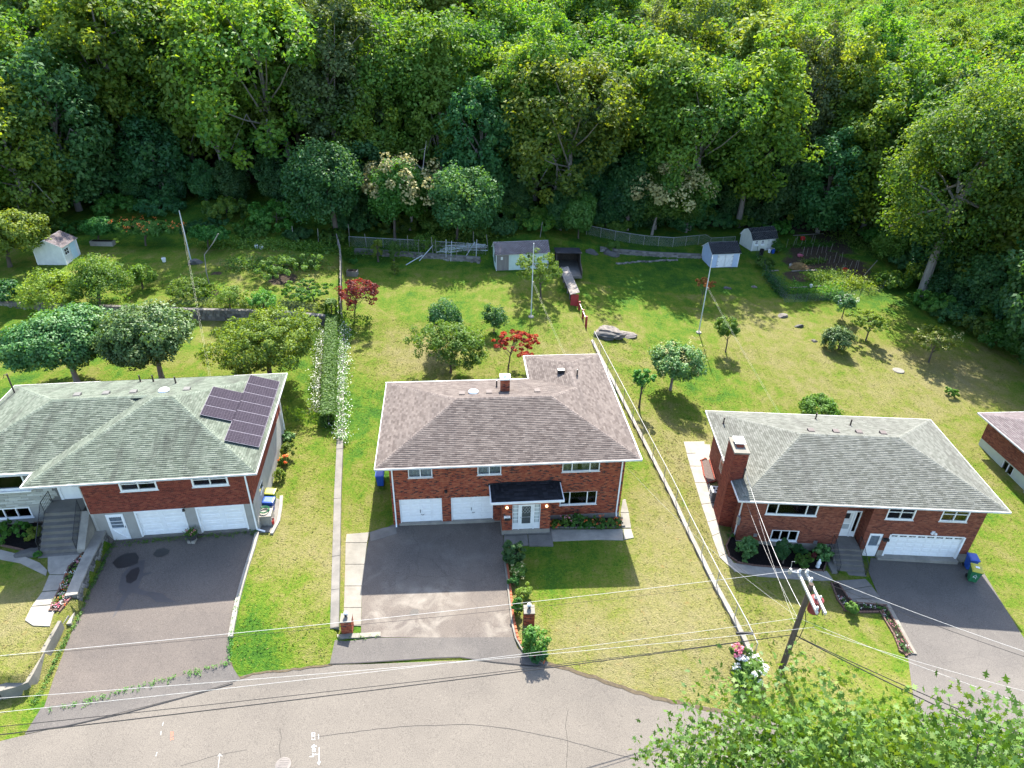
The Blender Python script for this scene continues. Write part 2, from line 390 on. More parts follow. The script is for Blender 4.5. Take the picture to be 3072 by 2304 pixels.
drape('driveway_apron', pxpoly([(1005, 1922), (1130, 1915), (1541, 1913), (1552, 1945), (1580, 1970), (1640, 2000), (1600, 1998), (1500, 1990), (1380, 1972), (1290, 1975), (1150, 1985), (990, 1992)]), .052, ASPH_D, .5, dm)
dr = tag(drape('driveway', pxpoly([(2612, 1674), (2880, 1688), (2940, 1700), (3000, 1800), (3068, 1910), (3200, 2110), (3300, 2260), (2760, 2300), (2725, 1980), (2640, 1800), (2605, 1715)]), .028, ASPH_R, .7), 'dark asphalt driveway below the white double garage door', None, None, 'structure')
# dark tar joint lines where the aprons meet the street
TAR = plain('tar', (.02, .019, .019), None, 4, .8)
for nm, pts, w, par in [('tar_joint', [(60, 2200), (200, 2180), (380, 2140), (560, 2092), (700, 2052)], .05, dl), ('tar_joint', [(985, 1994), (1120, 1988), (1290, 1977), (1380, 1974), (1480, 1988), (1600, 2000), (1660, 2003)], .06, dm)]:
    strip(nm, pxpoly(pts), w, .06, TAR, par)
for pts, w in [([(950, 2211), (1198, 2181), (1397, 2174), (1521, 2186), (1671, 2216), (1894, 2276)], .022), ([(1705, 2131), (1696, 2180), (1704, 2240), (1698, 2304)], .018), ([(840, 2186), (846, 2215), (838, 2240), (846, 2285)], .015), ([(540, 2300), (640, 2270), (740, 2250)], .015)]:
    strip('road_crack', [(x+random.uniform(-.02, .02), y+random.uniform(-.02, .02)) for x, y in dense(pxpoly(pts), .35, False)], w, .04, TAR, street, 0, .3)
DIRT = plain('edge_dirt', (.11, .085, .055), (.05, .042, .03), 6, .95, .05, 0, 1)
for pts, w in [([(1645, 1990), (1710, 2010), (1800, 2040), (1960, 2095), (2110, 2125), (2300, 2165)], .22), ([(1000, 1996), (900, 2008), (760, 2023), (695, 2042)], .12), ([(690, 1990), (700, 2020), (722, 2040)], .15)]:
    strip('edge_dirt', [(x+random.uniform(-.05, .05), y+random.uniform(-.05, .05)) for x, y in dense(pxpoly(pts), .3, False)], w, .044, DIRT, street, 0, .25)
# patches of water on the left driveway, and the mended holes of the main one
for nm, mt, pts in [('wet_patch', WET, [(338, 1690), (352, 1674), (376, 1662), (408, 1659), (417, 1673), (414, 1690), (398, 1698), (376, 1704), (352, 1706)]), ('wet_patch', WET, [(460, 1665), (470, 1650), (492, 1645), (510, 1652), (506, 1662), (488, 1671), (470, 1673)]),
                    ('wet_patch', WET, [(378, 1730), (392, 1712), (416, 1702), (420, 1712), (410, 1740), (392, 1752), (380, 1748)]),
                    ('damp_patch', DAMP, [(356, 1762), (366, 1725), (385, 1706), (420, 1682), (436, 1680), (430, 1720), (460, 1718), (428, 1731), (415, 1765), (438, 1774), (490, 1782), (505, 1796), (532, 1808), (470, 1808), (448, 1790), (398, 1780), (385, 1786), (350, 1842), (336, 1858), (360, 1800), (370, 1784), (358, 1778)])]:
    drape(nm, pxpoly(pts), .036 if mt is DAMP else .042, mt, .25, dl)
PATCH = asphalt_mat('patched_asphalt', (.10, .092, .08), (.06, .055, .05))
drape('asphalt_patch', pxpoly([(1228, 1840), (1236, 1829), (1254, 1828), (1257, 1838), (1249, 1847), (1232, 1847)]), .036, PATCH, .2, dm)
# manhole and the sprayed survey marks
mh = onground(850, 2296); m = MB(); m.lathe([(.36, 0), (.36, .03), (.30, .035), (.30, .03), (.05, .032)], 24)
for k in range(6): m.bar((-.22, -.2+.08*k, .036), (.22, -.2+.08*k, .036), .03, .008)
tag(m.build('manhole_cover', plain('iron_cover', (.17, .148, .13), (.11, .098, .09), 5, .7), None, False, (mh.x, mh.y, hgt(mh.x, mh.y)+.025)), 'round pale iron manhole cover set in the street', 'manhole cover')
PW = plain('white_spray_paint', (.42, .42, .41), (.28, .27, .26), 12, .8); PO = plain('orange_spray_paint', (.5, .15, .085), (.3, .13, .09), 12, .8)
def strokes(name, mat, segs, w=.035):
    m = MB()
    for seg in segs:
        L = dense(pxpoly(seg), .15, False)
        for a, b in zip(L[:-1], L[1:]):
            a, b = Vector(a), Vector(b); d = (b-a).normalized()*w; k = Vector((-d.y, d.x))/2
            m.add([(p.x, p.y, hgt(p.x, p.y)+.042) for p in (a-k-d*.3, b-k+d*.3, b+k+d*.3, a+k-d*.3)], [(0, 1, 2, 3)])
    return m.build(name, mat, street)
def gl(x, y, s, paths): return [[(x+s*b, y-s*a) for a, b in p] for p in paths]   # letters written along the street: a runs up the picture
E_ = [[(0, 1), (0, 0), (.7, 0), (.7, 1)], [(.35, 0), (.35, .8)]]
strokes('survey_mark', PW, [[(956, 2205), (956, 2218)], [(936, 2200), (945, 2200), (945, 2207), (936, 2207)], [(936, 2210), (945, 2210), (945, 2220), (936, 2220), (936, 2210)], [(936, 2201), (936, 2220)], [(945, 2201), (945, 2220)],
    [(944, 2235), (934, 2243), (944, 2243)], [(950, 2240), (936, 2240)], [(938, 2248), (946, 2248), (946, 2256), (938, 2256), (938, 2248)], [(937, 2261), (942, 2266), (948, 2262)], [(930, 2271), (942, 2271), (938, 2266)],
    [(944, 2266), (958, 2264), (958, 2244)], [(958, 2264), (957, 2296)], [(953, 2288), (957, 2296), (961, 2286)]])
strokes('survey_mark', PO, [[(512, 2198), (521, 2198), (512, 2203), (521, 2203)], [(512, 2207), (521, 2207)], [(512, 2212), (521, 2207)], [(512, 2216), (521, 2220)], [(521, 2214), (512, 2222)]])
strokes('survey_mark', PW, [[(491, 2168), (488, 2178)], [(484, 2195), (483, 2206)], [(472, 2258), (468, 2270)], [(660, 2266), (655, 2304)], [(654, 2270), (660, 2263), (667, 2270)]], .025)
# ---- concrete walks: every slab its own piece
def walk(label, slabs, mat=CONC, off=.045, name='sidewalk', skirt=.1):
    e = empty(name); tag(e, label, None, None, 'structure')
    for s in slabs: drape('concrete_slab', pxpoly(s), off, mat, .6, e, skirt)
    return e
def cut(L, R, gap=1.6):
    """Slabs between two edges given as lists of pixels of equal length."""
    return [[L[i], R[i], (R[i+1][0], R[i+1][1]+(-gap if R[i+1][1] > R[i][1] else gap)), (L[i+1][0], L[i+1][1]+(-gap if L[i+1][1] > L[i][1] else gap))] for i in range(len(L)-1)]
walk('narrow pale concrete walk between the low wall and the brown driveway', cut([(1040, 1604), (1037, 1630), (1036, 1695), (1034, 1760), (1032, 1825), (1030, 1880)], [(1109, 1598), (1101, 1630), (1094, 1695), (1086, 1760), (1084, 1825), (1083, 1880)]), CONC_W)
walk('concrete corner pad by the left garage door', [[(1109, 1598), (1150, 1585), (1188, 1580), (1190, 1602), (1150, 1615), (1112, 1625)]], CONC_D)
walk('grey front walk under the flower bed', cut([(1652, 1590), (1790, 1590), (1868, 1588)], [(1658, 1625), (1792, 1620), (1870, 1622)], 0)+[[(1870, 1588), (1893, 1588), (1901, 1614), (1872, 1620)]], CONC, .05)
walk('sunlit concrete path along the right side of the pink roofed house', cut([(1868, 1500), (1862, 1540), (1866, 1586)], [(1876, 1498), (1886, 1540), (1893, 1586)]), CONC_W, .05)
walk('concrete landing slabs before the front door', [[(1507, 1580), (1578, 1578), (1582, 1606), (1512, 1610)], [(1580, 1578), (1650, 1574), (1655, 1604), (1584, 1606)], [(1512, 1612), (1582, 1608), (1586, 1638), (1513, 1640)], [(1584, 1608), (1655, 1606), (1660, 1640), (1588, 1640)]], CONC_D, .10)
rw_in = [(2113, 1325), (2114, 1360), (2118, 1400), (2128, 1450), (2141, 1510), (2152, 1560), (2160, 1600), (2178, 1662), (2200, 1690), (2265, 1700), (2330, 1706), (2400, 1712), (2480, 1716)]
rw_out = [(2051, 1326), (2060, 1362), (2070, 1400), (2085, 1450), (2104, 1515), (2122, 1568), (2136, 1610), (2158, 1672), (2202, 1715), (2270, 1730), (2340, 1736), (2420, 1742), (2500, 1744)]
walk('long concrete walk curving round the chimney and flower bed to the steps', cut(rw_out, rw_in), CONC)
walk('concrete walk from the steps to the dark driveway', cut([(2500, 1744), (2520, 1775), (2545, 1800), (2560, 1812)], [(2596, 1738), (2615, 1760), (2640, 1795), (2655, 1815)]), CONC_D)
walk('patio of pale concrete behind the chimney side', [[(2047, 1326), (2113, 1332), (2120, 1300), (2050, 1300)]][0:0]+[[(2080, 1330), (2130, 1335), (2134, 1380), (2092, 1390)]], CONC, .05)
walk('curving concrete walk below the front steps of the solar roof house', [[(-40, 1640), (60, 1665), (120, 1690), (142, 1712), (138, 1728), (60, 1690), (-40, 1672)], [(144, 1672), (248, 1664), (220, 1700), (205, 1725), (150, 1724), (144, 1714)], [(148, 1727), (204, 1727), (190, 1770), (128, 1775)], [(127, 1778), (189, 1773), (178, 1812), (96, 1820)], [(95, 1822), (176, 1816), (160, 1845), (150, 1880), (100, 1878), (76, 1862)]], CONC, .05)
# ================================================================ HOUSES
WHITE = plain('white_paint', (.78, .78, .77), (.66, .66, .65), 3, .5, .4)
WHITE_D = plain('weathered_white', (.66, .65, .63), (.5, .49, .47), 2, .6)
GUTTER = plain('gutter_paint', (.56, .55, .54), (.46, .45, .44), 3, .6, .2)
IRON = plain('black_iron', (.02, .02, .021), None, 5, .45, .5)
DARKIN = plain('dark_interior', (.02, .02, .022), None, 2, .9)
FLASH = plain('blue_black_flashing', (.03, .05, .085), (.018, .03, .05), 3, .5)
METAL = plain('galvanised_metal', (.42, .42, .42), (.3, .3, .3), 6, .45, .5, .6)
PIPE = plain('brown_pipe', (.06, .042, .036), None, 6, .6)
BLIND = plain('blind_fabric', (.78, .72, .6), (.6, .55, .45), 8, .9)
BLIND_G = plain('green_curtain', (.34, .42, .34), (.22, .29, .23), 8, .9)
CURT = plain('white_curtain', (.75, .77, .77), (.5, .53, .54), 10, .9)
MORTAR = plain('mortar', (.22, .155, .125), (.15, .105, .085), 8, .95)
def glass_mat():
    t = NT('window_glass'); tr = t.n('BsdfTransparent'); tr.inputs[0].default_value = (.86, .9, .9, 1); gl = t.n('BsdfGlossy'); gl.inputs['Roughness'].default_value = .03
    fr = t.n('Fresnel'); fr.inputs[0].default_value = 1.55; mx = t.n('MixShader'); o = t.n('OutputMaterial')
    t.l(t.math('ADD', t.math('MULTIPLY', fr.outputs[0], 1.3), .03), mx.inputs[0]); t.l(tr.outputs[0], mx.inputs[1]); t.l(gl.outputs[0], mx.inputs[2]); t.l(mx.outputs[0], o.inputs[0]); return t.m
GLASS = glass_mat()
BRICK_M = rndmat('red_brick', [(0, (.0464, .0301, .0292)), (.12, (.0557, .0319, .0292)), (.13, (0.1926, 0.0454, 0.0248)), (.5, (0.2890, 0.0643, 0.0329)), (.8, (0.3468, 0.0946, 0.0453)), (1, (0.3853, 0.1362, 0.0694))], 1.2, .25, (0.0963, 0.0378, 0.0292))
BRICK_L = rndmat('dark_red_brick', [(0, (0.1060, 0.0273, 0.0197)), (.3, (0.1830, 0.0416, 0.0263)), (.75, (0.2408, 0.0560, 0.0337)), (1, (0.2793, 0.0795, 0.0467))], 1.2, .3, (.0743, .0354, .0301))
BRICK_R = rndmat('brown_red_brick', [(0, (0.1156, 0.0393, 0.0263)), (.3, (0.1926, 0.0590, 0.0365)), (.75, (0.2504, 0.0787, 0.0467)), (1, (0.3082, 0.1211, 0.0731))], 1.2, .3, (0.0963, 0.0454, 0.0365))
def shingle_mat(name, stops, stain, st=.5):
    t = NT(name); co = t.n('TexCoord').outputs['Object']; at = t.n('Attribute', attribute_name='rnd').outputs['Fac']
    c = t.ramp(at, stops); g = t.noise(co, 70, 2, .8); c = t.mix(t.mr(g, .3, .7, 0, .35), c, tuple(x*.35 for x in stops[0][1]))
    mp = t.n('Mapping'); mp.inputs['Scale'].default_value = (1.5, .22, .5); t.l(co, mp.inputs[0])
    a = t.noise(mp.outputs[0], .8, 5, .65, .3); c = t.mix(t.mr(a, .48, .72, 0, st), c, stain)
    return t.out(c, .95, .12, 0, g, .3, .004)
SH_M = shingle_mat('pinkish_grey_shingle', [(0, (.0809, .0655, .0585)), (.3, (.1090, .0903, .0803)), (.7, (.1294, .1081, .0961)), (1, (.1532, .1294, .1145))], (.0596, .0511, .0485), .45)
SH_L = shingle_mat('grey_green_shingle', [(0, (.0780, .0919, .0698)), (.3, (.1051, .1239, .0953)), (.7, (.1272, .1473, .1149)), (1, (.1477, .1646, .1313))], (.0410, .0433, .0369), .75)
SH_R = shingle_mat('pale_grey_shingle', [(0, (.0894, .0920, .0769)), (.3, (.1175, .1208, .1036)), (.7, (.1396, .1430, .1238)), (1, (.1617, .1634, .1438))], (.0638, .0622, .0552), .55)
SH_P = shingle_mat('mauve_shingle', [(0, (.1140, .0950, .0950)), (.5, (.1520, .1254, .1254)), (1, (.1748, .1520, .1520))], (.0760, .0646, .0646), .4)
SH_B = shingle_mat('black_shingle', [(0, (.0167, .0175, .0205)), (.5, (.0258, .0266, .0312)), (1, (.0380, .0395, .0456))], (.0091, .0091, .0099), .4)

class House:
    def __init__(s, name, x, y, a, z0, label, cat='house', group=None):
        s.x, s.y, s.a = x, y, a; s.e = empty(name, (x, y, 0), a, label, cat, group)
        s.M = s.e.matrix_basis.copy(); s.M = Matrix.Translation((x, y, 0)) @ Matrix.Rotation(a, 4, 'Z'); s.I = s.M.inverted(); s.rects = []; s.pitch = .33
    def ray(s, px, py): return s.I @ CAM, (s.I.to_3x3() @ pdir(px, py))
    def uz(s, px, py, v=0):
        o, d = s.ray(px, py); t = (v-o.y)/d.y; p = o+d*t; return p.x, p.z
    def vz(s, px, py, u=0):
        o, d = s.ray(px, py); t = (u-o.x)/d.x; p = o+d*t; return p.y, p.z
    def rz(s, u, v):
        return max((r[4]+s.pitch*min(u-r[0], r[1]-u, v-r[2], r[3]-v) for r in s.rects), default=0)
    def onroof(s, px, py):
        o, d = s.ray(px, py); t = 10
        while t < 150:
            p = o+d*t
            if any(r[0] < p.x < r[1] and r[2] < p.y < r[3] for r in s.rects) and p.z < s.rz(p.x, p.y): return p
            t += .02
        return o+d*40
    def world(s, u, v, z): return s.M @ Vector((u, v, z))
    # ---- walls
    def wall(s, p0, d, n, length, z0, z1, holes, brick, mat_core, name='wall'):
        """Brick wall from p0 along d (2D), outward normal n, with openings (a0, a1, z0, z1)."""
        D = Vector((*d, 0)); N = Vector((*n, 0)); O = Vector((*p0, 0))
        xs = sorted({0, length, *[h[0] for h in holes], *[h[1] for h in holes]}); zs = sorted({z0, z1, *[min(max(h[2], z0), z1) for h in holes], *[min(max(h[3], z0), z1) for h in holes]})
        m = MB()
        for i in range(len(xs)-1):
            for j in range(len(zs)-1):
                cx_, cz = (xs[i]+xs[i+1])/2, (zs[j]+zs[j+1])/2
                if xs[i] < 0 or xs[i+1] > length or any(h[0] < cx_ < h[1] and h[2] < cz < h[3] for h in holes): continue
                m.obox(O+D*xs[i]+Vector((0, 0, zs[j])), D*(xs[i+1]-xs[i]), N*-.16, Vector((0, 0, zs[j+1]-zs[j])))
        w = m.build(name, mat_core, s.e)
        if brick is None: return w
        b = MB(); CH, BL, g = .0675, .205, .010; row = 0; z = z0
        while z+CH*.6 < z1:
            off = 0 if row % 2 == 0 else -BL/2; x = off; zt = min(z+CH-g, z1)
            hs = sorted([(h[0], h[1]) for h in holes if h[2] < z+CH*.5 < h[3]])
            while x < length:
                segs = [(max(0, x), min(length, x+BL-g))]
                for a0, a1 in hs:
                    ns = []
                    for q0, q1 in segs:
                        if q1 <= a0 or q0 >= a1: ns.append((q0, q1)); continue
                        if q0 < a0: ns.append((q0, a0))
                        if q1 > a1: ns.append((a1, q1))
                    segs = ns
                for q0, q1 in segs:
                    if q1-q0 < .02: continue
                    o = O+D*q0+Vector((0, 0, z)); ex = D*(q1-q0); ez = Vector((0, 0, zt-z)); ey = N*.009
                    vs = [o, o+ex, o+ex+ez, o+ez, o+ey, o+ex+ey, o+ex+ey+ez, o+ey+ez]
                    fs = [(4, 5, 6, 7), (0, 1, 5, 4), (1, 2, 6, 5), (2, 3, 7, 6), (3, 0, 4, 7)]
                    if ex.cross(ez).dot(ey) < 0: fs = [f[::-1] for f in fs]
                    b.add(vs, fs)
                x += BL
            z += CH; row += 1
        o = b.build('bricks', brick, w); o['kind'] = 'stuff'; return w
    # ---- openings; in plane v, facing -v
    def window(s, u0, u1, z0, z1, v, lites, inner=BLIND, style='vertical', sill=True, fw=.06, sash=False, name='window', frame=WHITE):
        m = MB(); d0, d1 = v-.03, v+.09
        m.box(u0, u1, d0, d1, z0, z0+fw); m.box(u0, u1, d0, d1, z1-fw, z1); m.box(u0, u0+fw, d0, d1, z0+fw, z1-fw); m.box(u1-fw, u1, d0, d1, z0+fw, z1-fw)
        x = u0+fw; W_ = u1-u0-2*fw; tot = sum(lites); panes = []
        for i, l in enumerate(lites):
            w = W_*l/tot; panes.append((x+(0 if i == 0 else .02), x+w-(0 if i == len(lites)-1 else .02)))
            if i < len(lites)-1: m.box(x+w-.03, x+w+.03, d0-.008, d1-.004, z0+fw, z1-fw)
            x += w
        if sash:
            for a, b in panes: m.box(a, b, v+.002, v+.05, (z0+z1)/2-.025, (z0+z1)/2+.025)
        if sill: m.box(u0-.05, u1+.05, v-.07, v+.1, z0-.05, z0-.001)
        w = m.build(name, frame, s.e)
        for a, b in panes:
            q = MB(); q.box(a-.01, b+.01, v+.03, v+.038, z0+fw-.01, z1-fw+.01); q.build('pane', GLASS, w)
        # what hangs behind the glass, and the room's dark
        q = MB()
        if style == 'vertical':
            n = int((u1-u0)/.085); gp = random.uniform(.45, .6)
            for i in range(n):
                x = u0+(u1-u0)*i/n; w_ = (u1-u0)/n; d_ = random.uniform(.02, .06)
                if abs(i/n-gp) < .04: continue
                q.add([(x, v+.125, z0+.02), (x+w_*.8, v+.125+d_, z0+.02), (x+w_*.8, v+.125+d_, z1), (x, v+.125, z1)], [(0, 1, 2, 3)])
        else:
            n = int((u1-u0)/.04); vs = []; x0, x1 = (u0, u1)
            vs = [(x0+(x1-x0)*i/n, v+.17+.025*math.sin(i*1.3)+.01*math.sin(i*.37), z) for i in range(n+1) for z in (z0+.02, z1)]
            fs = [(2*i, 2*i+2, 2*i+3, 2*i+1) for i in range(n) if style == 'curtain' or not (n*.35 < i < n*.6)]
            q.add(vs, fs)
        q.build('blinds' if style == 'vertical' else 'curtain', inner, w)
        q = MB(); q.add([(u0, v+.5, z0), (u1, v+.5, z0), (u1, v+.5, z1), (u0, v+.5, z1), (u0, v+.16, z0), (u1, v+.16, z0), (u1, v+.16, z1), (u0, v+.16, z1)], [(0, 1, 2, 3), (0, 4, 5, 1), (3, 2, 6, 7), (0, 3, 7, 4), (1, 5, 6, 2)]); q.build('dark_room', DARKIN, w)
        return w
    def rowlock(s, u0, u1, z, v, mat):
        m = MB(); x = u0-.03
        while x < u1+.03: m.box(x, x+.062, v-.045, v+.01, z-.115, z-.052); x += .072
        o = m.build('sill_bricks', mat, s.e); o['kind'] = 'stuff'
    def garage_door(s, u0, u1, z0, z1, v, rows, cols, lights=0, trim=None, seg=None):
        m = MB(); m.box(u0, u1, v, v+.05, z0, z1); H_ = (z1-z0)/rows
        d = m.build('garage_door', WHITE, s.e)
        for r in range(1, rows):
            q = MB(); q.box(u0, u1, v-.004, v+.01, z0+r*H_-.006, z0+r*H_+.006); q.build('panel_joint', WHITE_D, d)
        W_ = (u1-u0)/cols; pw, ph = W_*.80, H_*.62
        q = MB(); q.add([(0, 0, 0), (pw, 0, 0), (pw, 0, ph), (0, 0, ph), (.045, -.018, .045), (pw-.045, -.018, .045), (pw-.045, -.018, ph-.045), (.045, -.018, ph-.045), (.075, -.008, .075), (pw-.075, -.008, .075), (pw-.075, -.008, ph-.075), (.075, -.008, ph-.075)],
            [(0, 1, 5, 4), (1, 2, 6, 5), (2, 3, 7, 6), (3, 0, 4, 7), (4, 5, 9, 8), (5, 6, 10, 9), (6, 7, 11, 10), (7, 4, 8, 11), (8, 9, 10, 11)])
        pm = q.mesh('door_panel', WHITE); gp = None
        for r in range(rows):
            for c in range(cols):
                if lights and r == rows-1:
                    g = MB(); x, z = u0+W_*c+W_*.14, z0+H_*r+H_*.28; w, h = W_*.72, H_*.5
                    g.add([(x, v-.006, z), (x+w, v-.006, z), (x+w, v-.006, z+h*.6), (x+w*.75, v-.006, z+h*.9), (x+w*.5, v-.006, z+h), (x+w*.25, v-.006, z+h*.9), (x, v-.006, z+h*.6)], [tuple(range(7))]); g.build('light', DARKIN, d)
                    g = MB()
                    for k in range(1, 4): g.bar((x+w*.5, v-.012, z+.01), (x+w*(.5+.5*math.cos(math.pi*k/4)), v-.012, z+h*.95*math.sin(math.pi*k/4)), .012, .008)
                    g.build('light_bars', WHITE, d)
                else: put('door_panel', pm, d, (u0+W_*c+W_*.1, v-.002, z0+H_*r+H_*.19))
        return d
    def trim(s, name, boxes, mat=WHITE, parent=None):
        m = MB()
        for b in boxes: m.box(*b)
        return m.build(name, mat, parent or s.e)
    def gut(s, R, u0, u1, v0, v1, z0, z1, mat=None):
        m = MB(); m.box(u0, u1, v0, v1, z0, z1); return m.build('gutter', GUTTER, R)
    # ---- roof
    def roof(s, mat, tab=.305, exp=.145, thick=.20, fascia=WHITE, caps=(), soffit=True, capexp=.16, cw=.16):
        rr = s.rects; m = MB()
        for (u0, u1, v0, v1, ze, *_r) in rr:
            h = min(u1-u0, v1-v0)/2; zr = ze+s.pitch*h-.015
            if u1-u0 >= v1-v0: r0, r1 = (u0+h, (v0+v1)/2, zr), (u1-h, (v0+v1)/2, zr)
            else: r0, r1 = ((u0+u1)/2, v0+h, zr), ((u0+u1)/2, v1-h, zr)
            z = ze-.015; A, B, C, D_ = (u0, v0, z), (u1, v0, z), (u1, v1, z), (u0, v1, z)
            if u1-u0 >= v1-v0: m.add([A, B, C, D_, r0, r1], [(0, 1, 5, 4), (1, 2, 5), (2, 3, 4, 5), (3, 0, 4)])
            else: m.add([A, B, C, D_, r0, r1], [(0, 1, 4), (1, 2, 5, 4), (2, 3, 5), (3, 0, 4, 5)])
        R = m.build('roof', plain(mat.name+'_deck', (.03, .028, .027)), s.e); sf = MB()
        for (u0, u1, v0, v1, ze, *_r) in rr: z = ze-thick*.45; sf.add([(u0+.01, v0+.01, z), (u1-.01, v0+.01, z), (u1-.01, v1-.01, z), (u0+.01, v1-.01, z)], [(0, 3, 2, 1)]); break
        sf.build('soffit', WHITE_D, R)
        # shingle tabs, course by course on each slope
        b = MB(); cs = math.sqrt(1+s.pitch**2)
        for (u0, u1, v0, v1, ze, *_r) in rr:
            for side in range(4):
                L, Dp = ((u1-u0), (v1-v0)) if side % 2 == 0 else ((v1-v0), (u1-u0)); t = 0; row = 0
                dh = exp/cs
                while t < Dp/2:
                    off = (row % 2)*tab/2+random.uniform(-.02, .02); x = -off; t1 = min(t+dh*1.04, Dp/2)
                    while x < L:
                        a0, a1 = max(x, t+.0), min(x+tab-.006, L-t)
                        if a1-a0 > .03:
                            def P(a, tt, lift):
                                zz = ze+s.pitch*tt+lift
                                return ((u0+a, v0+tt, zz), (u1-tt, v0+a, zz), (u1-a, v1-tt, zz), (u0+tt, v1-a, zz))[side]
                            c = P((a0+a1)/2, (t+t1)/2, 0)
                            if s.rz(c[0], c[1]) < c[2]+.03:
                                b0, b1 = max(a0, t1), min(a1, L-t1)
                                if b1 < b0: b0 = b1 = (b0+b1)/2
                                lf = .024+random.uniform(0, .010)
                                b.add([P(a0, t, lf), P(a1, t, lf), P(b1, t1, .003), P(b0, t1, .003), P(a0, t, -.01), P(a1, t, -.01)], [(0, 1, 2, 3), (4, 5, 1, 0)])
                        x += tab
                    t += dh; row += 1
        o = b.build('shingles', mat, R); o['kind'] = 'stuff'
        # eave boards and gutters
        for (u0, u1, v0, v1, ze, *sd) in rr:
            sides = sd[0] if sd else 'fblr'
            if 'f' in sides: s.gut(R, u0-.045, u1+.045, v0-.045, v0+.005, ze-thick*.5, ze+.022, fascia)
            if 'b' in sides: s.gut(R, u0-.045, u1+.045, v1-.005, v1+.045, ze-thick*.5, ze+.022, fascia)
            if 'l' in sides: s.gut(R, u0-.045, u0+.005, v0+.006, v1-.006, ze-thick*.5, ze+.02, fascia)
            if 'r' in sides: s.gut(R, u1-.005, u1+.045, v0+.006, v1-.006, ze-thick*.5, ze+.02, fascia)
        cmes = {}
        for nm, k in (('hip', s.pitch*.707), ('ridge', s.pitch)):
            cm = MB(); q = capexp*1.08
            cm.add([(0, -cw, -cw*k+.016), (0, 0, .022), (0, cw, -cw*k+.016), (q, -cw, -cw*k+.004), (q, 0, .010), (q, cw, -cw*k+.004), (0, -cw, -cw*k-.02), (0, 0, -.01), (0, cw, -cw*k-.02), (q, -cw, -cw*k-.02), (q, cw, -cw*k-.02)],
                   [(0, 1, 4, 3), (1, 2, 5, 4), (0, 6, 7, 1), (1, 7, 8, 2), (0, 3, 9, 6), (2, 8, 10, 5)], .5)
            cmes[nm] = cm.mesh('cap_shingle', CAPM(mat))
        for a, bb in caps:
            a, bb = Vector(a), Vector(bb); d = bb-a; cnt = max(1, int(d.length/capexp)); dn = d.normalized()
            yaw = math.atan2(dn.y, dn.x); pit = -math.asin(dn.z); me = cmes['ridge' if abs(dn.z) < .02 else 'hip']
            for i in range(cnt): put('cap_shingle', me, R, a+dn*(d.length*i/cnt)+Vector((0, 0, .008)), (0, pit, yaw))
        return R
    def stand(s, name, px, py, build, mat, parent, smooth=False):
        p = s.onroof(px, py); m = MB(); build(m); return m.build(name, mat, parent, smooth, (p.x, p.y, s.rz(p.x, p.y)))
_capm = {}
def CAPM(mat):
    if mat.name not in _capm:
        m = mat.copy(); m.name = mat.name+'_cap'; nd = m.node_tree.nodes
        at = [x for x in nd if x.type == 'ATTRIBUTE'][0]; oi = nd.new('ShaderNodeObjectInfo')
        for l in list(at.outputs['Fac'].links): m.node_tree.links.new(oi.outputs['Random'], l.to_socket)
        bs = [x for x in nd if x.type == 'BSDF_PRINCIPLED'][0]; lk = bs.inputs['Base Color'].links[0]; hv = nd.new('ShaderNodeHueSaturation'); hv.inputs['Value'].default_value = 1.25
        m.node_tree.links.new(lk.from_socket, hv.inputs['Color']); m.node_tree.links.new(hv.outputs[0], bs.inputs['Base Color'])
        _capm[mat.name] = m
    return _capm[mat.name]
def vent_box(m): m.box(-.2, .2, -.22, .16, 0, .16); m.box(-.23, .23, -.26, -.2, .02, .13)
def vent_pipe(m): m.lathe([(.12, -.03), (.1, .03), (.055, .06), (.05, .55), (.055, .55)], 10)
def vent_dome(m): m.lathe([(.12, -.1), (.14, .1), (.36, .12), (.35, .16), (.26, .23), (.12, .27), (.01, .28)], 18)
def downspout(h, pts, mat=WHITE):
    m = MB()
    for a, b in zip(pts[:-1], pts[1:]): m.bar(a, b, .085, .065)
    return m.build('downspout', mat, h.e)
def railing(parent, pts, hgt_, n, name='railing', mat=IRON, bars=True, r=.016):
    """Iron railing along local points with top and bottom rail and balusters."""
    m = MB(); P = [Vector(p) for p in pts]; up = Vector((0, 0, hgt_))
    for a, b in zip(P[:-1], P[1:]):
        m.tube([a+up, b+up], r*1.3, 6); m.tube([a+up*.12, b+up*.12], r*.8, 6)
        k = max(2, int((b-a).length/.13))
        if bars:
            for i in range(1, k): q = a+(b-a)*i/k; m.tube([q+up*.12, q+up], r*.55, 5)
    for p in P: m.tube([p, p+up*1.03], r*1.3, 6)
    return m.build(name, mat, parent)

# ---------------------------------------------------------------- the middle house
MX = House('brick_house', -7.5809, 33.5377, .097593, .6, 'two storey red brick house with pinkish grey hip roof and two garage doors')
W_, D_, ZE, OV, D2, WW = 15.088, 8.745, 6.016, .7524, 12.373, 4.514
MX.pitch = (7.699-6.016)/(D_/2+OV); e = MX.e
MX.rects = [(-OV, W_+OV, -OV, D_+OV, ZE, 'fl'), (W_-WW-OV, W_+OV, 2, D2+OV, ZE, 'b')]
gz, gh = .88, 2.03; g1, g2 = .462, 3.801
w4 = [MX.uz(1678.6, 1516.4), MX.uz(1788.2, 1511.5)]; w4t = MX.uz(1793, 1472)[1]
w1 = [MX.uz(1225, 1434.8), MX.uz(1297.6, 1433)]; w2 = [MX.uz(1432.5, 1425.9), MX.uz(1503.5, 1424)]; w3 = [MX.uz(1685.8, 1417), MX.uz(1798.5, 1412.5)]
holes = [(g1, g1+2.74, .3, gz+gh), (g2, g2+2.74, .3, gz+gh), (w4[0][0], w4[1][0], w4[0][1], w4t)]+[(a[0], b[0], a[1], a[1]+1.2) for a, b in (w1, w2, w3)]
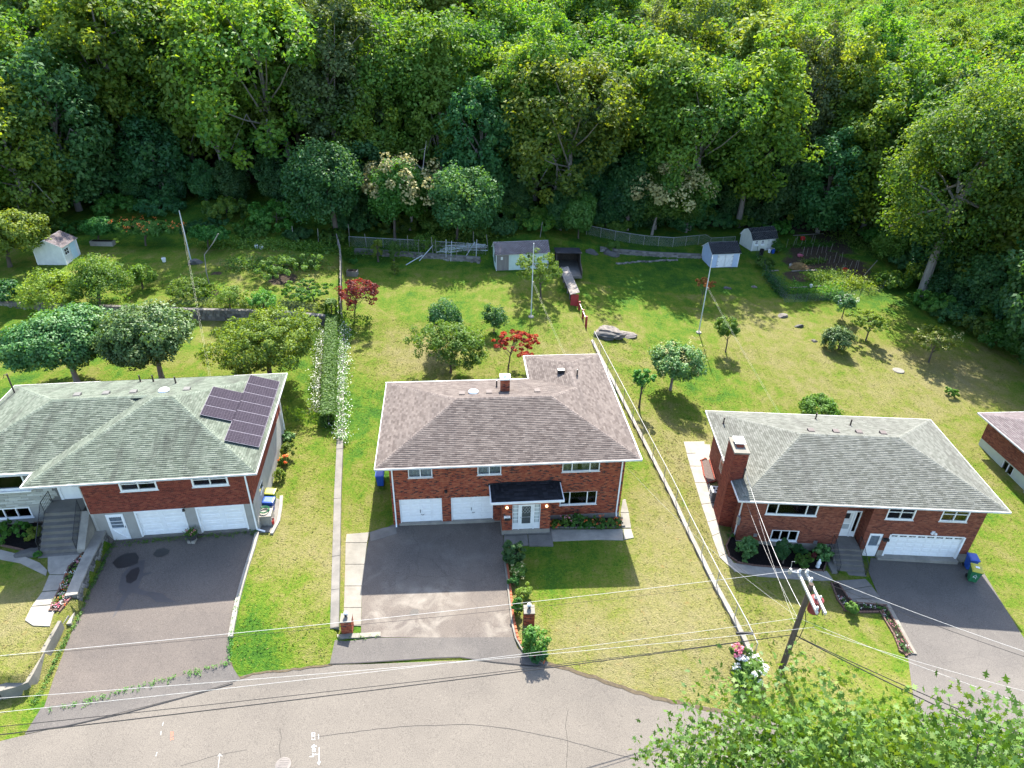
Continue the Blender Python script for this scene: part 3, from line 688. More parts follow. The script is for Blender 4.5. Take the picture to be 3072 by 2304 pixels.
FZ = 1.02
MX.wall((0, 0), (1, 0), (0, -1), W_, .72, ZE-.1, holes, BRICK_M, MORTAR)
MX.wall((0, D_), (0, -1), (-1, 0), D_, .9, ZE-.1, [], BRICK_M, MORTAR)
MX.wall((W_, 0), (0, 1), (1, 0), D2, 1.0, ZE-.1, [], BRICK_M, MORTAR)
MX.wall((W_, D2), (-1, 0), (0, 1), WW, 1.0, ZE-.1, [], BRICK_M, MORTAR)
MX.wall((W_-WW, D2), (0, -1), (-1, 0), D2-D_, 1.0, ZE-.1, [], BRICK_M, MORTAR)
MX.wall((W_-WW, D_), (-1, 0), (0, 1), W_-WW, 1.0, ZE-.1, [], BRICK_M, MORTAR)
m = MB(); m.box(-.02, W_+.02, -.03, D_, .1, .74); m.box(7.4, W_+.02, -.035, .1, .1, 1.0); m.box(W_-WW, W_+.015, D_-.1, D2+.015, .1, 1.02); m.build('foundation', CONC, e)
m = MB(); m.box(g1-.1, g2+2.84, -.08, .1, .3, gz-.005); m.build('garage_sill', CONC, e)
for g in (g1, g2):
    d = MX.garage_door(g, g+2.74, gz, gz+gh, .1, 4, 4)
    m = MB(); m.tube([(g+1.32, .07, gz+.78), (g+1.32, .04, gz+.88), (g+1.32, .07, gz+1.02)], .02, 6); m.build('handle', IRON, d)
    m = MB(); m.tube([(g+1.36, .07, gz+.62), (g+1.44, .03, gz+.59), (g+1.56, .07, gz+.62)], .014, 6); m.build('handle', IRON, d)
    MX.trim('garage_trim', [(g-.002, g+.05, .02, .12, gz-.1, gz+gh), (g+2.69, g+2.742, .02, .12, gz-.1, gz+gh), (g+.05, g+2.69, .02, .12, gz+gh-.05, gz+gh)])
for (a, b), li, inn, st in ((w1, [1, 1], CURT, 'curtain'), (w2, [1, 1], CURT, 'curtain'), (w3, [1, 2, 1], BLIND, 'vertical')):
    MX.window(a[0], b[0], a[1], a[1]+1.2, .05, li, inn, st); MX.rowlock(a[0], b[0], a[1], 0, BRICK_M)
MX.window(w4[0][0], w4[1][0], w4[0][1], w4t, .05, [1, 2, 1], BLIND, 'vertical'); MX.rowlock(w4[0][0], w4[1][0], w4[0][1], 0, BRICK_M)
# roof lines
hw = (WW+2*OV)/2; K = (W_+OV-hw, D_+OV-hw); zr = ZE+MX.pitch*(D_/2+OV); zk = ZE+MX.pitch*hw; RE = (W_+OV-hw, D2+OV-hw)
caps = [((-OV+.1, -OV+.1, ZE+.03), (D_/2, D_/2, zr)), ((W_+OV-.1, -OV+.1, ZE+.03), (W_-D_/2, D_/2, zr)), ((-OV+.1, D_+OV-.1, ZE+.03), (D_/2, D_/2, zr)), ((D_/2, D_/2, zr), (W_-D_/2, D_/2, zr)),
        ((*K, zk), (W_-D_/2, D_/2, zr)), ((*RE, zk), (*K, zk)), ((W_+OV-.1, D2+OV-.1, ZE+.03), (*RE, zk)), ((W_-WW-OV+.1, D2+OV-.1, ZE+.03), (*RE, zk))]
R = MX.roof(SH_M, caps=caps)
MX.gut(R, W_+OV-.005, W_+OV+.09, -OV+.006, D2+OV-.006, ZE-.15, ZE+.02); MX.gut(R, W_-WW-OV-.09, W_-WW-OV+.005, D_+OV, D2+OV-.006, ZE-.15, ZE+.02); MX.gut(R, -OV-.09, W_-WW-OV, D_+OV-.005, D_+OV+.09, ZE-.15, ZE+.02)
for px, py in ((1386, 1183), (1467, 1179), (1611, 1175)): MX.stand('roof_vent', px, py, vent_box, plain('brown_vent', (.11, .085, .075)), R)
MX.stand('dome_vent', 1420, 1180, vent_dome, WHITE, R, True)
for px, py in ((1490, 1161), (1731, 1128)): MX.stand('vent_pipe', px, py, vent_pipe, IRON, R)
MX.stand('hooded_vent', 1682, 1116, lambda m: (m.box(-.22, .22, -.2, .22, 0, .2), m.box(-.26, .26, -.3, .0, .1, .3)), IRON, R)
p = MX.onroof(1514.7, 1172); cz = MX.rz(p.x, p.y)
ch = MB(); ch.box(p.x-.3, p.x+.3, p.y-.3, p.y+.3, cz-.4, cz+1.05); ch = ch.build('chimney', MORTAR, e)
def brick_box(par, x0, x1, y0, y1, z0, z1, mat, name='chimney_bricks'):
    b = MB(); z = z0; row = 0
    while z < z1-.03:
        for (ax, ay, dx, dy, nx, ny, L) in ((x0, y0, 1, 0, 0, -1, x1-x0), (x1, y0, 0, 1, 1, 0, y1-y0), (x1, y1, -1, 0, 0, 1, x1-x0), (x0, y1, 0, -1, -1, 0, y1-y0)):
            q = -(row % 2)*.1
            while q < L:
                a0, a1 = max(0, q), min(L, q+.195)
                if a1-a0 > .02: b.obox((ax+dx*a0, ay+dy*a0, z), (dx*(a1-a0), dy*(a1-a0), 0), (nx*.01, ny*.01, 0), (0, 0, .057))
                q += .205
        z += .0675; row += 1
    o = b.build(name, mat, par); o['kind'] = 'stuff'; return o
brick_box(ch, p.x-.3, p.x+.3, p.y-.3, p.y+.3, cz-.1, cz+1.05, BRICK_M)
m = MB(); m.box(p.x-.36, p.x+.36, p.y-.36, p.y+.36, cz+1.05, cz+1.17); m.box(p.x-.13, p.x+.13, p.y-.13, p.y+.13, cz+1.17, cz+1.32); m.build('chimney_cap', WHITE, ch)
# vestibule with the front door
VP = 1.25; u0, _ = MX.uz(1506.3, 1575, -VP); u1, _ = MX.uz(1649, 1571, -VP); ud0, _ = MX.uz(1536.5, 1573, -VP); ud1, _ = MX.uz(1619.5, 1569, -VP); VZ = 1.0; VT = 3.25
MX.wall((u0, -VP), (1, 0), (0, -1), u1-u0, VZ, VT, [(ud0-u0, ud1-u0, VZ-.1, VT-.12)], BRICK_M, MORTAR, 'vestibule_wall')
MX.wall((u0, 0), (0, -1), (-1, 0), VP, VZ, VT, [], BRICK_M, MORTAR, 'vestibule_wall')
MX.wall((u1, -VP), (0, 1), (1, 0), VP, VZ, VT, [], BRICK_M, MORTAR, 'vestibule_wall')
m = MB(); m.box(u0-.02, u1+.02, -VP-.03, 0, .2, VZ-.002); m.build('door_step', CONC, e)
def entry(h, a, b, z0, z1, v):
    """White front door with two side lights."""
    sw = (b-a)*.235; m = MB()
    for x0, x1 in ((a, a+.05), (a+sw-.05, a+sw+.05), (b-sw-.05, b-sw+.05), (b-.05, b)): m.box(x0, x1, v-.02, v+.1, z0, z1)
    m.box(a+.05, b-.05, v-.015, v+.095, z1-.06, z1-.001); m.box(a+.05, a+sw-.05, v+.02, v+.07, z0, z0+.5); m.box(b-sw+.05, b-.05, v+.02, v+.07, z0, z0+.5)
    f = m.build('front_door', WHITE, h.e)
    for x0, x1 in ((a+.05, a+sw-.05), (b-sw+.05, b-.05)):
        for k in range(5):
            zz = z0+.5+k*(z1-z0-.58)/5; q = MB(); q.box(x0+.03, x1-.03, v+.03, v+.05, zz+.03, zz+(z1-z0-.58)/5-.02); q.build('side_pane', plain('frosted_pane', (.5, .53, .52), (.4, .43, .43), 6, .2, .5), f)
            q = MB(); q.box(x0, x1, v+.02, v+.06, zz-.02, zz+.03); q.build('muntin', WHITE, f)
    x0, x1 = a+sw+.05, b-sw-.05; q = MB(); q.box(x0, x1, v+.02, v+.06, z0, z0+.45); q.box(x0, x0+.14, v+.02, v+.06, z0+.45, z1-.06); q.box(x1-.14, x1, v+.02, v+.06, z0+.45, z1-.06); q.box(x0+.14, x1-.14, v+.02, v+.06, z1-.2, z1-.06); q.build('door_leaf', WHITE, f)
    q = MB(); q.box(x0+.14, x1-.14, v+.035, v+.045, z0+.45, z1-.2); q.build('pane', plain('storm_glass', (.09, .095, .095), (.05, .055, .055), 3, .1, .6), f)
    q = MB()
    for k in range(3):
        xa = x0+.14+(x1-x0-.28)*k/3; xb = x0+.14+(x1-x0-.28)*(k+1)/3; zt, zm, zb = z1-.2, z1-.5, z1-.8
        for p_, q_ in (((xa, zt), (xb, zm)), ((xb, zt), (xa, zm)), ((xa, zm), (xb, zb)), ((xb, zm), (xa, zb))): q.bar((p_[0], v+.03, p_[1]), (q_[0], v+.03, q_[1]), .012, .006)
    q.bar((x0+.14, v+.03, z0+1.0), (x1-.14, v+.03, z0+1.0), .03, .01); q.build('lattice', WHITE_D, f)
    q = MB(); q.tube([(x0+.07, v+.02, z0+1.0), (x0+.07, v-.05, z0+1.0), (x0+.16, v-.05, z0+1.0)], .015, 6); q.build('handle', METAL, f)
    return f
entry(MX, ud0, ud1, VZ, VT-.12, -VP+.05)
# the little black canopy roof over it
cu0, cz0 = MX.uz(1474.4, 1508, -VP-.5); cu1, cz1 = MX.uz(1690.7, 1501, -VP-.5); CZ = (cz0+cz1)/2; ct0, tz = MX.uz(1527, 1450, 0); ct1, tz2 = MX.uz(1644, 1444, 0); CT = (tz+tz2)/2
m = MB(); v = -VP-.5; A = [(cu0, v, CZ), (cu1, v, CZ), (cu1, 0, CZ+.02), (cu0, 0, CZ+.02), (ct0, 0, CT), (ct1, 0, CT)]
m.add(A+[(x, y, z-.13) for x, y, z in A[:4]], [(0, 1, 5, 4), (1, 2, 5), (3, 0, 4), (6, 9, 8, 7)]); cn = m.build('canopy', SH_B, e)
b = MB(); n = 9; nr = Vector((0, -(CT-CZ), VP+.5)).normalized()
for i in range(n):
    f0, f1 = i/n, (i+1.08)/n; xa, xb = cu0+(ct0-cu0)*f0, cu1+(ct1-cu1)*f0; x = xa-(i % 2)*.15
    while x < xb:
        a0, a1 = max(x, xa), min(x+.295, xb)
        if a1-a0 > .03:
            P = lambda a, f, l: Vector((a, v*(1-f), CZ+(CT-CZ)*f))+nr*l
            b.add([P(a0, f0, .03), P(a1, f0, .03), P(a1, f1, .006), P(a0, f1, .006), P(a0, f0, 0), P(a1, f0, 0)], [(0, 1, 2, 3), (4, 5, 1, 0)])
        x += .305
    for sgn, ua, ub in ((-1, cu0, ct0), (1, cu1, ct1)):
        y0, y1 = v*(1-f0), 0; y = y0
        while y < -.02:
            ye = min(y+.295, 0); q0, q1 = ua+(ub-ua)*f0, ua+(ub-ua)*f1; z0, z1 = CZ+(CT-CZ)*f0, CZ+(CT-CZ)*f1
            vs = [(q0+sgn*.012, y, z0+.03), (q0+sgn*.012, ye, z0+.03), (q1, ye, z1+.006), (q1, y, z1+.006)]; b.add(vs if sgn > 0 else vs[::-1], [(0, 1, 2, 3)]); y += .305
o = b.build('shingles', SH_B, cn); o['kind'] = 'stuff'
m = MB(); m.box(cu0-.06, cu1+.06, v-.06, v, CZ-.13, CZ+.03); m.box(cu0-.06, cu0, v, -.02, CZ-.13, CZ+.035); m.box(cu1, cu1+.06, v, -.02, CZ-.13, CZ+.035); m.build('gutter', WHITE, cn)
m = MB()
for k in range(9):
    f = k/8
    for ua, ub in ((cu0, ct0), (cu1, ct1)): m.box(ua+(ub-ua)*f-.12, ua+(ub-ua)*f+.12, -.06, -.011, CZ+(CT-CZ)*f-.02, CZ+(CT-CZ)*f+.13)
m.box(ct0, ct1, -.055, -.012, CT-.02, CT+.1); m.build('flashing', SH_B, cn)
m = MB(); m.box(u0+.11, u0+.52, -VP-.09, -VP-.012, VZ+1.05, VZ+1.26); mbx = m.build('mailbox', WHITE, e); m = MB(); m.box(u0+.14, u0+.5, -VP-.14, -VP-.09, VZ+.95, VZ+1.12); m.build('mailbox_flap', IRON, mbx)
m = MB()                                                    # 1 8 6 above the letter box
for k, segs in enumerate(([(0, 0, 0, 1)], [(0, 0, .5, 0), (0, 0, 0, 1), (.5, 0, .5, 1), (0, .5, .5, .5), (0, 1, .5, 1)], [(0, 0, .5, 0), (0, 0, 0, 1), (.5, 0, .5, .5), (0, .5, .5, .5), (0, 1, .5, 1)])):
    for x0_, z0_, x1_, z1_ in segs:
        ox, oz, sc = u0+.22+.09*k, VZ+1.19, .055; m.bar((ox+x0_*sc, -VP-.094, oz+z0_*sc), (ox+x1_*sc, -VP-.094, oz+z1_*sc), .012, .006)
m.build('house_number', METAL, mbx)
for x in (u0+.28, u1-.3):
    q = MB(); q.lathe([(.02, .13), (.07, .1), (.085, .03), (.06, 0), (.01, -.01)], 10, (x, -VP-.2, VT-.2)); t = NT('lit_globe'); em = t.n('Emission'); em.inputs[0].default_value = (1, .62, .3, 1); em.inputs[1].default_value = 2.2; oo = t.n('OutputMaterial'); t.l(em.outputs[0], oo.inputs[0]); q.build('porch_light', t.m, e)
a = MX.uz(1338, 1473); m = MB(); m.lathe([(.02, .12), (.1, .08), (.09, -.05), (.03, -.08)], 10, (a[0], -.1, a[1])); m.box(a[0]-.04, a[0]+.04, -.1, .0, a[1]+.05, a[1]+.12); m.build('wall_lamp', IRON, e)
downspout(MX, [(.17, -OV-.02, ZE-.1), (.17, -.06, ZE-.45), (.17, -.06, .85), (.17, -.2, .72)]); downspout(MX, [(W_-.2, -OV-.02, ZE-.1), (W_-.2, -.06, ZE-.45), (W_-.2, -.06, 1.0), (W_-.2, -.2, .8)])
# rear balcony
b0 = W_-WW-OV-2.3; b1 = W_-WW-.01; bz = 3.35
m = MB(); m.box(b0, b1, D_+.02, D2-.6, bz-.2, bz); bal = m.build('balcony', plain('tan_tile', (.42, .27, .2), (.33, .22, .17), 5), e)
m = MB(); m.box(b0+.06, b0+.3, D_+.02, D2-.62, .8, bz-.2); m.box(b0+.3, b1, D2-.85, D2-.62, .8, bz-.2); m.build('balcony_wall', BRICK_R, bal)
railing(bal, [(b0+.08, D_+.3, bz), (b0+.08, D2-.68, bz), (b1-.1, D2-.68, bz)], 1.0, 12, 'railing', IRON, True, .02)
m = MB(); m.box(b0+.03, b0+.13, D_+.3, D2-.63, bz+1.0, bz+1.05); m.box(b0+.13, b1-.1, D2-.73, D2-.63, bz+1.0, bz+1.05); m.build('handrail', METAL, bal)
# ---------------------------------------------------------------- the left house with the solar panels
LX = House('brick_house', -15.7341, 31.8153, .138476, 1.6, 'low brick house with grey green hip roof carrying solar panels'); e = LX.e
LE, LD, LO, LU = 6.7485, 10.143, .767, -11.993
LX.pitch = (8.755-LE)/5.838; LX.rects = [(LU, LO, -LO, LD+LO, LE, 'frb'), (-17.66, -3, .63, LD+LO, LE, 'lb')]
GREYW = plain('grey_render', (.33, .32, .29), (.25, .24, .22), 1.5, .9); ZB = 1.55; BL = 3.86; PR = 1.4
hl = [(9.43-7.3, 9.43-5.2, 5.42, 6.5), (9.43-3.24, 9.43-1.15, 5.42, 6.5)]
LX.wall((-9.43, 0), (1, 0), (0, -1), 9.43, BL, LE-.1, hl, BRICK_L, MORTAR)
LX.wall((0, 0), (0, 1), (1, 0), LD, 4.05, LE-.1, [], BRICK_L, MORTAR)
LX.wall((0, LD), (-1, 0), (0, 1), 16.9, 2.6, LE-.1, [], BRICK_L, MORTAR)
LX.wall((-16.9, LD), (0, -1), (-1, 0), LD-PR, 2.6, LE-.1, [], BRICK_L, MORTAR)
gl1, gl2 = -6.93, -3.40
LX.wall((-9.43, .01), (1, 0), (0, -1), 9.43, ZB, BL-.003, [(9.43-8.68, 9.43-7.64, ZB-.1, 3.74), (9.43+gl1, 9.43+gl1+2.74, ZB+.2, BL-.08), (9.43+gl2, 9.43+gl2+2.74, ZB+.2, BL-.08)], None, GREYW, 'foundation_wall')
LX.wall((.02, 0), (0, 1), (1, 0), LD, 1.4, 4.047, [(1.6, 2.5, 3.1, 3.7)], None, GREYW, 'foundation_wall')
m = MB(); m.box(-.1, -.02, 1.6, 2.5, 3.1, 3.7); sw_ = m.build('side_window', GLASS, e); m = MB(); m.box(-.1, .03, 1.6, 2.5, 3.65, 3.7); m.box(-.1, .03, 1.6, 2.5, 3.1, 3.15); m.build('frame', WHITE, sw_)
for i, (a, b) in enumerate(((-7.3, -5.2), (-3.24, -1.15))):
    LX.window(a, b, 5.42, 6.42, .02, [1, 1], CURT, 'curtain', True, .11, True, frame=WHITE); LX.rowlock(a, b, 5.40, 0, BRICK_L)
for g in (gl1, gl2):
    d = LX.garage_door(g, g+2.74, 1.82, 3.72, .1, 4, 2)
    LX.trim('garage_trim', [(g-.06, g+.03, -.03, .12, 1.82, 3.80), (g+2.71, g+2.8, -.03, .12, 1.82, 3.80), (g-.06, g+2.8, -.035, .12, 3.70, 3.86)])
    m = MB(); m.box(g-.05, g+2.79, -.06, .1, ZB, 1.815); m.build('garage_sill', CONC_D, e)
# cross buck storm door
def storm_door(h, u0, u1, z0, z1, v, xbuck):
    m = MB(); m.box(u0, u1, v, v+.05, z0, z0+.95); m.box(u0, u0+.15, v, v+.05, z0+.95, z1); m.box(u1-.15, u1, v, v+.05, z0+.95, z1); m.box(u0+.15, u1-.15, v, v+.05, z1-.16, z1); d = m.build('side_door', WHITE, h.e)
    q = MB(); q.box(u0+.15, u1-.15, v+.02, v+.03, z0+.95, z1-.16); q.build('pane', plain('door_pane', (.16, .19, .22), (.08, .1, .12), 4, .15, .6), d)
    q = MB(); n = 7
    for k in range(n):
        a = u0+.15+(u1-u0-.3)*(k+.5)/n
        for z in (z1-.17, z0+.96): q.lathe([(.055, -.012), (.055, .012)], 8, (a, v-.002, z))
    o = q.build('scalloped_trim', WHITE, d); o['kind'] = 'stuff'
    if xbuck:
        q = MB(); q.bar((u0+.15, v-.012, z0+.12), (u1-.15, v-.012, z0+.85), .05, .02); q.bar((u0+.15, v-.014, z0+.85), (u1-.15, v-.014, z0+.12), .05, .02); q.build('cross_buck', WHITE, d)
        q = MB(); q.bar((u0+.15, v-.01, z0+1.25), (u1-.15, v-.01, z0+1.25), .03, .02); q.bar((u0+.15, v-.01, z0+1.5), (u1-.15, v-.01, z0+1.5), .03, .02); q.build('muntin', WHITE, d)
    q = MB(); q.tube([(u1-.07, v, z0+.95), (u1-.07, v-.05, z0+1.0), (u1-.07, v, z0+1.1)], .018, 6); q.build('handle', IRON, d)
    return d
storm_door(LX, -8.66, -7.66, 1.68, 3.72, -.0, True)
m = MB(); m.box(-9.4, -7.1, -.25, 0, 1.4, 1.67); m.build('door_step', CONC_D, e)
# stone faced entry wing
STONE = rndmat('cream_ledgestone', [(0, (.30, .29, .25)), (.5, (.42, .41, .36)), (1, (.52, .51, .46))], 1.5, .2, (.2, .2, .18))
LX.wall((-16.9, PR), (1, 0), (0, -1), 7.5, 3.62, LE-.1, [(1.3, 3.75, 5.02, 6.4), (5.35, 6.75, 4.0, 6.2)], None, plain('stone_joint', (.16, .155, .14)), 'wall')
b = MB(); z = 3.62; row = 0
while z < LE-.15:
    h_ = random.choice((.10, .13, .17)); x = -16.9-random.uniform(0, .4)
    while x < -9.45:
        w = random.uniform(.35, .9); a0, a1 = max(x, -16.9), min(x+w-.012, -9.45)
        if a1-a0 > .05 and not (z+h_ > 5.0 and a1 > -15.6 and a0 < -13.15 and z < 6.42) and not (a1 > -11.55 and a0 < -10.15):
            b.box(a0, a1, PR-.03-random.uniform(0, .02), PR, z, z+h_-.012)
        x += w
    z += h_
o = b.build('ledge_stones', STONE, e); o['kind'] = 'stuff'
b = MB(); z = BL
while z < LE-.2: b.box(-9.50, -9.43, -.0, .16, z, z+.10); z += .115
o = b.build('quoin_stones', STONE, e); o['kind'] = 'stuff'
LX.wall((-9.45, 0), (0, 1), (-1, 0), PR, 2.2, LE-.1, [], None, plain('stone_return', (.42, .41, .37)), 'entry_wall')
LX.wall((-16.9, PR+.01), (1, 0), (0, -1), 7.5, 2.1, 3.615, [(.3, 3.35, 2.78, 3.615)], None, GREYW, 'foundation_wall')
LX.window(-16.6, -13.55, 2.78, 3.60, PR+.02, [1, 1, 1, 1], BLIND, 'vertical', True, .08); LX.window(-15.6, -13.15, 5.04, 6.4, PR-.02, [1], BLIND_G, 'vertical', True, .08)
m = MB(); m.box(-15.75, -12.9, PR-.22, PR-.03, 4.9, 5.0); m.build('window_ledge', WHITE, e)
m = MB(); m.box(-11.55, -11.4, PR-.03, PR+.1, 4.0, 6.2); m.box(-10.3, -10.15, PR-.03, PR+.1, 4.0, 6.2); m.box(-11.4, -10.3, PR+.02, PR+.08, 4.0, 4.9); m.box(-11.4, -10.75, PR+.02, PR+.08, 4.9, 6.2); fd = m.build('front_door', WHITE, e); m = MB(); m.box(-10.75, -10.3, PR+.03, PR+.06, 4.9, 6.1); m.build('pane', GLASS, fd)
m = MB(); m.box(-12.1, -9.9, .18, PR-.03, 2.0, 4.0); st = m.build('front_steps', CONC_D, e)
for k in range(7):
    q = MB(); z1 = 4.0-.245*(k+1); q.box(-12.1, -9.95, .18-.27*(k+1), .18-.27*k-.001, 1.9, z1); q.box(-12.12, -9.93, .18-.27*(k+1)-.02, .18-.27*k-.001, z1-.05, z1+.006); q.build('step', CONC_D, st)
m = MB(); m.obox((-9.95, -1.6, 1.5), (.45, 0, 0), (0, 1.78, 0), (0, 0, 1.1)); m.add([(-9.94, -1.6, 2.6), (-9.5, -1.6, 2.6), (-9.5, .18, 4.0), (-9.94, .18, 4.0), (-9.94, .18, 2.6), (-9.5, .18, 2.6)], [(0, 1, 2, 3), (0, 3, 4), (1, 5, 2)]); m.build('step_cheek', CONC, st)
railing(st, [(-12.0, PR-.2, 4.0), (-12.0, .2, 4.0), (-12.0, -1.5, 2.5)], .85, 10); railing(st, [(-10.0, .2, 4.0), (-10.0, -1.5, 2.5)], .85, 10)
rcz = LE+LX.pitch*5.838; lh = 5.14; lz = LE+LX.pitch*lh; lr = (.63+LD+LO)/2
caps = [((LU+.1, -LO+.1, LE+.03), (LU+5.838, 5.07, rcz)), ((LO-.1, -LO+.1, LE+.03), (LO-5.838, 5.07, rcz)), ((LO-.1, LD+LO-.1, LE+.03), (LO-5.838, 5.07, rcz)), ((LU+5.838, 5.07, rcz), (LO-5.838, 5.07, rcz)),
        ((-17.66+lh, lr, lz), (-6.6, lr, lz)), ((-17.56, .73, LE+.03), (-17.66+lh, lr, lz)), ((-17.56, LD+LO-.1, LE+.03), (-17.66+lh, lr, lz))]
R = LX.roof(SH_L, caps=caps, capexp=.2, cw=.19)
LX.gut(R, LU-.09, LU+.005, -LO+.006, .63, LE-.15, LE+.02); LX.gut(R, -17.75, LU-.1, .54, .635, LE-.15, LE+.022)
for px, py in ((234, 1187), (320, 1182), (402, 1178), (562, 1170)): LX.stand('roof_vent', px, py, vent_box, plain('grey_vent', (.13, .125, .115)), R)
LX.stand('dome_vent', 493, 1176, vent_dome, WHITE, R, True)
for px, py in ((422, 1146), (461, 1146), (528, 1151)): LX.stand('vent_pipe', px, py, vent_pipe, PIPE, R)
p = LX.onroof(44, 1179); m = MB(); m.tube([(p.x, p.y, p.z-.2), (p.x, p.y, p.z+1.5)], .05, 8); m.tube([(p.x, p.y, p.z+1.4), (p.x-.2, p.y, p.z+1.45), (p.x-.3, p.y, p.z+1.2)], .025, 6); m.build('service_mast', PIPE, R)
downspout(LX, [(-.12, -LO, LE-.1), (-.12, -.06, LE-.5), (-.12, -.06, 1.8), (.35, -.12, 1.62)]); downspout(LX, [(.1, LD-.1, LE-.2), (.1, LD-.1, 2.4)])
m = MB(); m.tube([(-4.0, .0, 3.95), (-4.0, -.15, 4.0), (-4.05, -.2, 3.9)], .03, 6); m.lathe([(.09, -.08), (.07, .05), (.02, .07)], 10, (-4.05, -.22, 3.9)); m.build('wall_lamp', IRON, e)
# solar panels, ten modules, each its own part
PVB = NT('solar_cells')
t = PVB; co = t.n('TexCoord').outputs['Object']; br = t.n('TexBrick'); br.offset = 0; br.inputs['Scale'].default_value = 1; br.inputs['Brick Width'].default_value = .165; br.inputs['Row Height'].default_value = .165; br.inputs['Mortar Size'].default_value = .004
br.inputs['Color1'].default_value = (.027, .023, .030, 1); br.inputs['Color2'].default_value = (.034, .029, .038, 1); br.inputs['Mortar'].default_value = (.12, .105, .12, 1); t.l(co, br.inputs['Vector'])
sp = t.noise(co, 9, 2); PV = t.out(t.mix(t.mr(sp, .5, .75, 0, .25), br.outputs['Color'], (.055, .045, .058)), .9, 0)
PVF = plain('dark_panel_frame', (.26, .24, .27), None, 5, .8, .05)
def pv_array(TL, TR, BR, BL, n):
    C = [LX.onroof(*q) for q in (TL, TR, BR, BL)]; us = [(C[0].x+C[3].x)/2, (C[1].x+C[2].x)/2]; vs = [(C[2].y+C[3].y)/2, (C[0].y+C[1].y)/2]
    L = (us[1]-us[0])*math.sqrt(1+LX.pitch**2); wv = (vs[1]-vs[0])/n
    q = MB(); q.box(0, L, 0, wv-.02, 0, .035); fr = q.mesh('solar_panel', PVF); q = MB(); q.box(.02, L-.02, .02, wv-.04, .036, .04); fc = q.mesh('cell_face', PV)
    zt = LX.rz(us[0], (vs[0]+vs[1])/2) if False else LE+LX.pitch*(LO-us[0])
    for k in range(n):
        s_ = put('solar_panel', fr, R, (us[0], vs[0]+wv*k, zt+.12), (0, math.atan(LX.pitch), 0)); put('cell_face', fc, s_)
    for v_ in (vs[0]+.3, vs[1]-.3):
        for u_ in (us[0]+.15, us[1]-.15): q = MB(); q.box(u_-.04, u_+.04, v_-.04, v_+.04, LE+LX.pitch*(LO-u_)-.02, LE+LX.pitch*(LO-u_)+.115); q.build('panel_foot', METAL, R)
pv_array((639, 1165), (732, 1184), (700, 1272), (603, 1248), 3); pv_array((751, 1136), (838, 1154), (780, 1348), (679, 1328), 7)
# ---------------------------------------------------------------- the right house with the side chimney
RX = House('brick_house', 15.6195, 34.5934, -.029642, -1.9, 'brown brick split level house with pale grey roof and tall side chimney'); e = RX.e
RE_, RW, RD, RO_ = 3.209, 15.742, 9.0875, .75; RX.pitch = (5.03-RE_)/(RD/2+RO_); RX.rects = [(-RO_, RW+RO_, -RO_, RD+RO_, RE_)]
rc0, rc1, rcd = 6.75, 8.44, .85
wins = [(1.48, 4.84, 1.53, 2.75), (2.24, 4.09, -.80, .2), (9.38, 11.2, 1.55, 2.75), (12.9, 14.69, 1.57, 2.75)]
GB, GT = -1.72, .22
RX.wall((0, 0), (1, 0), (0, -1), rc0, -.9, RE_-.1, wins[:2], BRICK_R, MORTAR)
RX.wall((rc1, 0), (1, 0), (0, -1), RW-rc1, -1.25, RE_-.1, [(a-rc1, b-rc1, c, d) for a, b, c, d in wins[2:]]+[(8.80-rc1, 9.71-rc1, -2, .24), (10.2-rc1, 15.08-rc1, -2, GT)], BRICK_R, MORTAR)
RX.wall((rc0, rcd), (1, 0), (0, -1), rc1-rc0, -.85, RE_-.1, [(.1, 1.52, -.9, 1.46)], BRICK_R, MORTAR, 'recess_wall')
RX.wall((rc1, 0), (0, 1), (-1, 0), rcd, -1.2, RE_-.1, [], BRICK_R, MORTAR, 'recess_wall'); RX.wall((rc0, rcd), (0, -1), (1, 0), rcd, -1.2, RE_-.1, [], BRICK_R, MORTAR, 'recess_wall')
RX.wall((0, RD), (0, -1), (-1, 0), RD, -1.0, RE_-.1, [(RD-6.3, RD-5.2, .4, 1.6)], BRICK_R, MORTAR); RX.wall((RW, 0), (0, 1), (1, 0), RD, -1.6, RE_-.1, [], BRICK_R, MORTAR); RX.wall((RW, RD), (-1, 0), (0, 1), RW, -1.4, RE_-.1, [], BRICK_R, MORTAR)
m = MB(); m.box(-.02, rc0-.01, -.03, RD, -2.3, -.902); m.box(rc1+.01, 8.78, -.02, .3, -2.3, -1.252); m.box(9.73, 10.18, -.02, .3, -2.3, -1.252); m.box(15.1, RW+.02, -.02, RD, -2.3, -1.252); m.box(rc0, 15.1, 1.2, RD, -2.3, -1.6); m.build('foundation', CONC, e)
RX.window(*wins[0], .03, [1, 3, 1], BLIND_G, 'vertical', True, .08); RX.rowlock(wins[0][0], wins[0][1], wins[0][2], 0, BRICK_R)
RX.window(*wins[1], .03, [1, 1, 1], CURT, 'open', True, .09); 
for w in wins[2:]: RX.window(*w, .03, [1, 1], plain('green_shade', (.14, .19, .13), None, 2, .9) if w is wins[3] else CURT, 'curtain', True, .09, True); RX.rowlock(w[0], w[1], w[2], 0, BRICK_R)
m = MB(); m.box(-.02, .05, 5.2, 6.3, .4, 1.6); sw_ = m.build('side_window', WHITE, e); m = MB(); m.box(-.03, -.02, 5.27, 6.23, .47, 1.53); m.build('pane', GLASS, sw_)
d = RX.garage_door(10.2, 15.08, GB, GT, .12, 5, 8, 1)
RX.trim('garage_trim', [(10.12, 10.24, -.03, .13, GB, GT), (15.04, 15.16, -.03, .13, GB, GT), (10.24, 15.04, -.03, .13, GT-.04, GT+.06)])
m = MB(); m.box(9.75, 15.2, -.3, .11, -2.3, GB-.004); m.build('garage_sill', CONC, e)
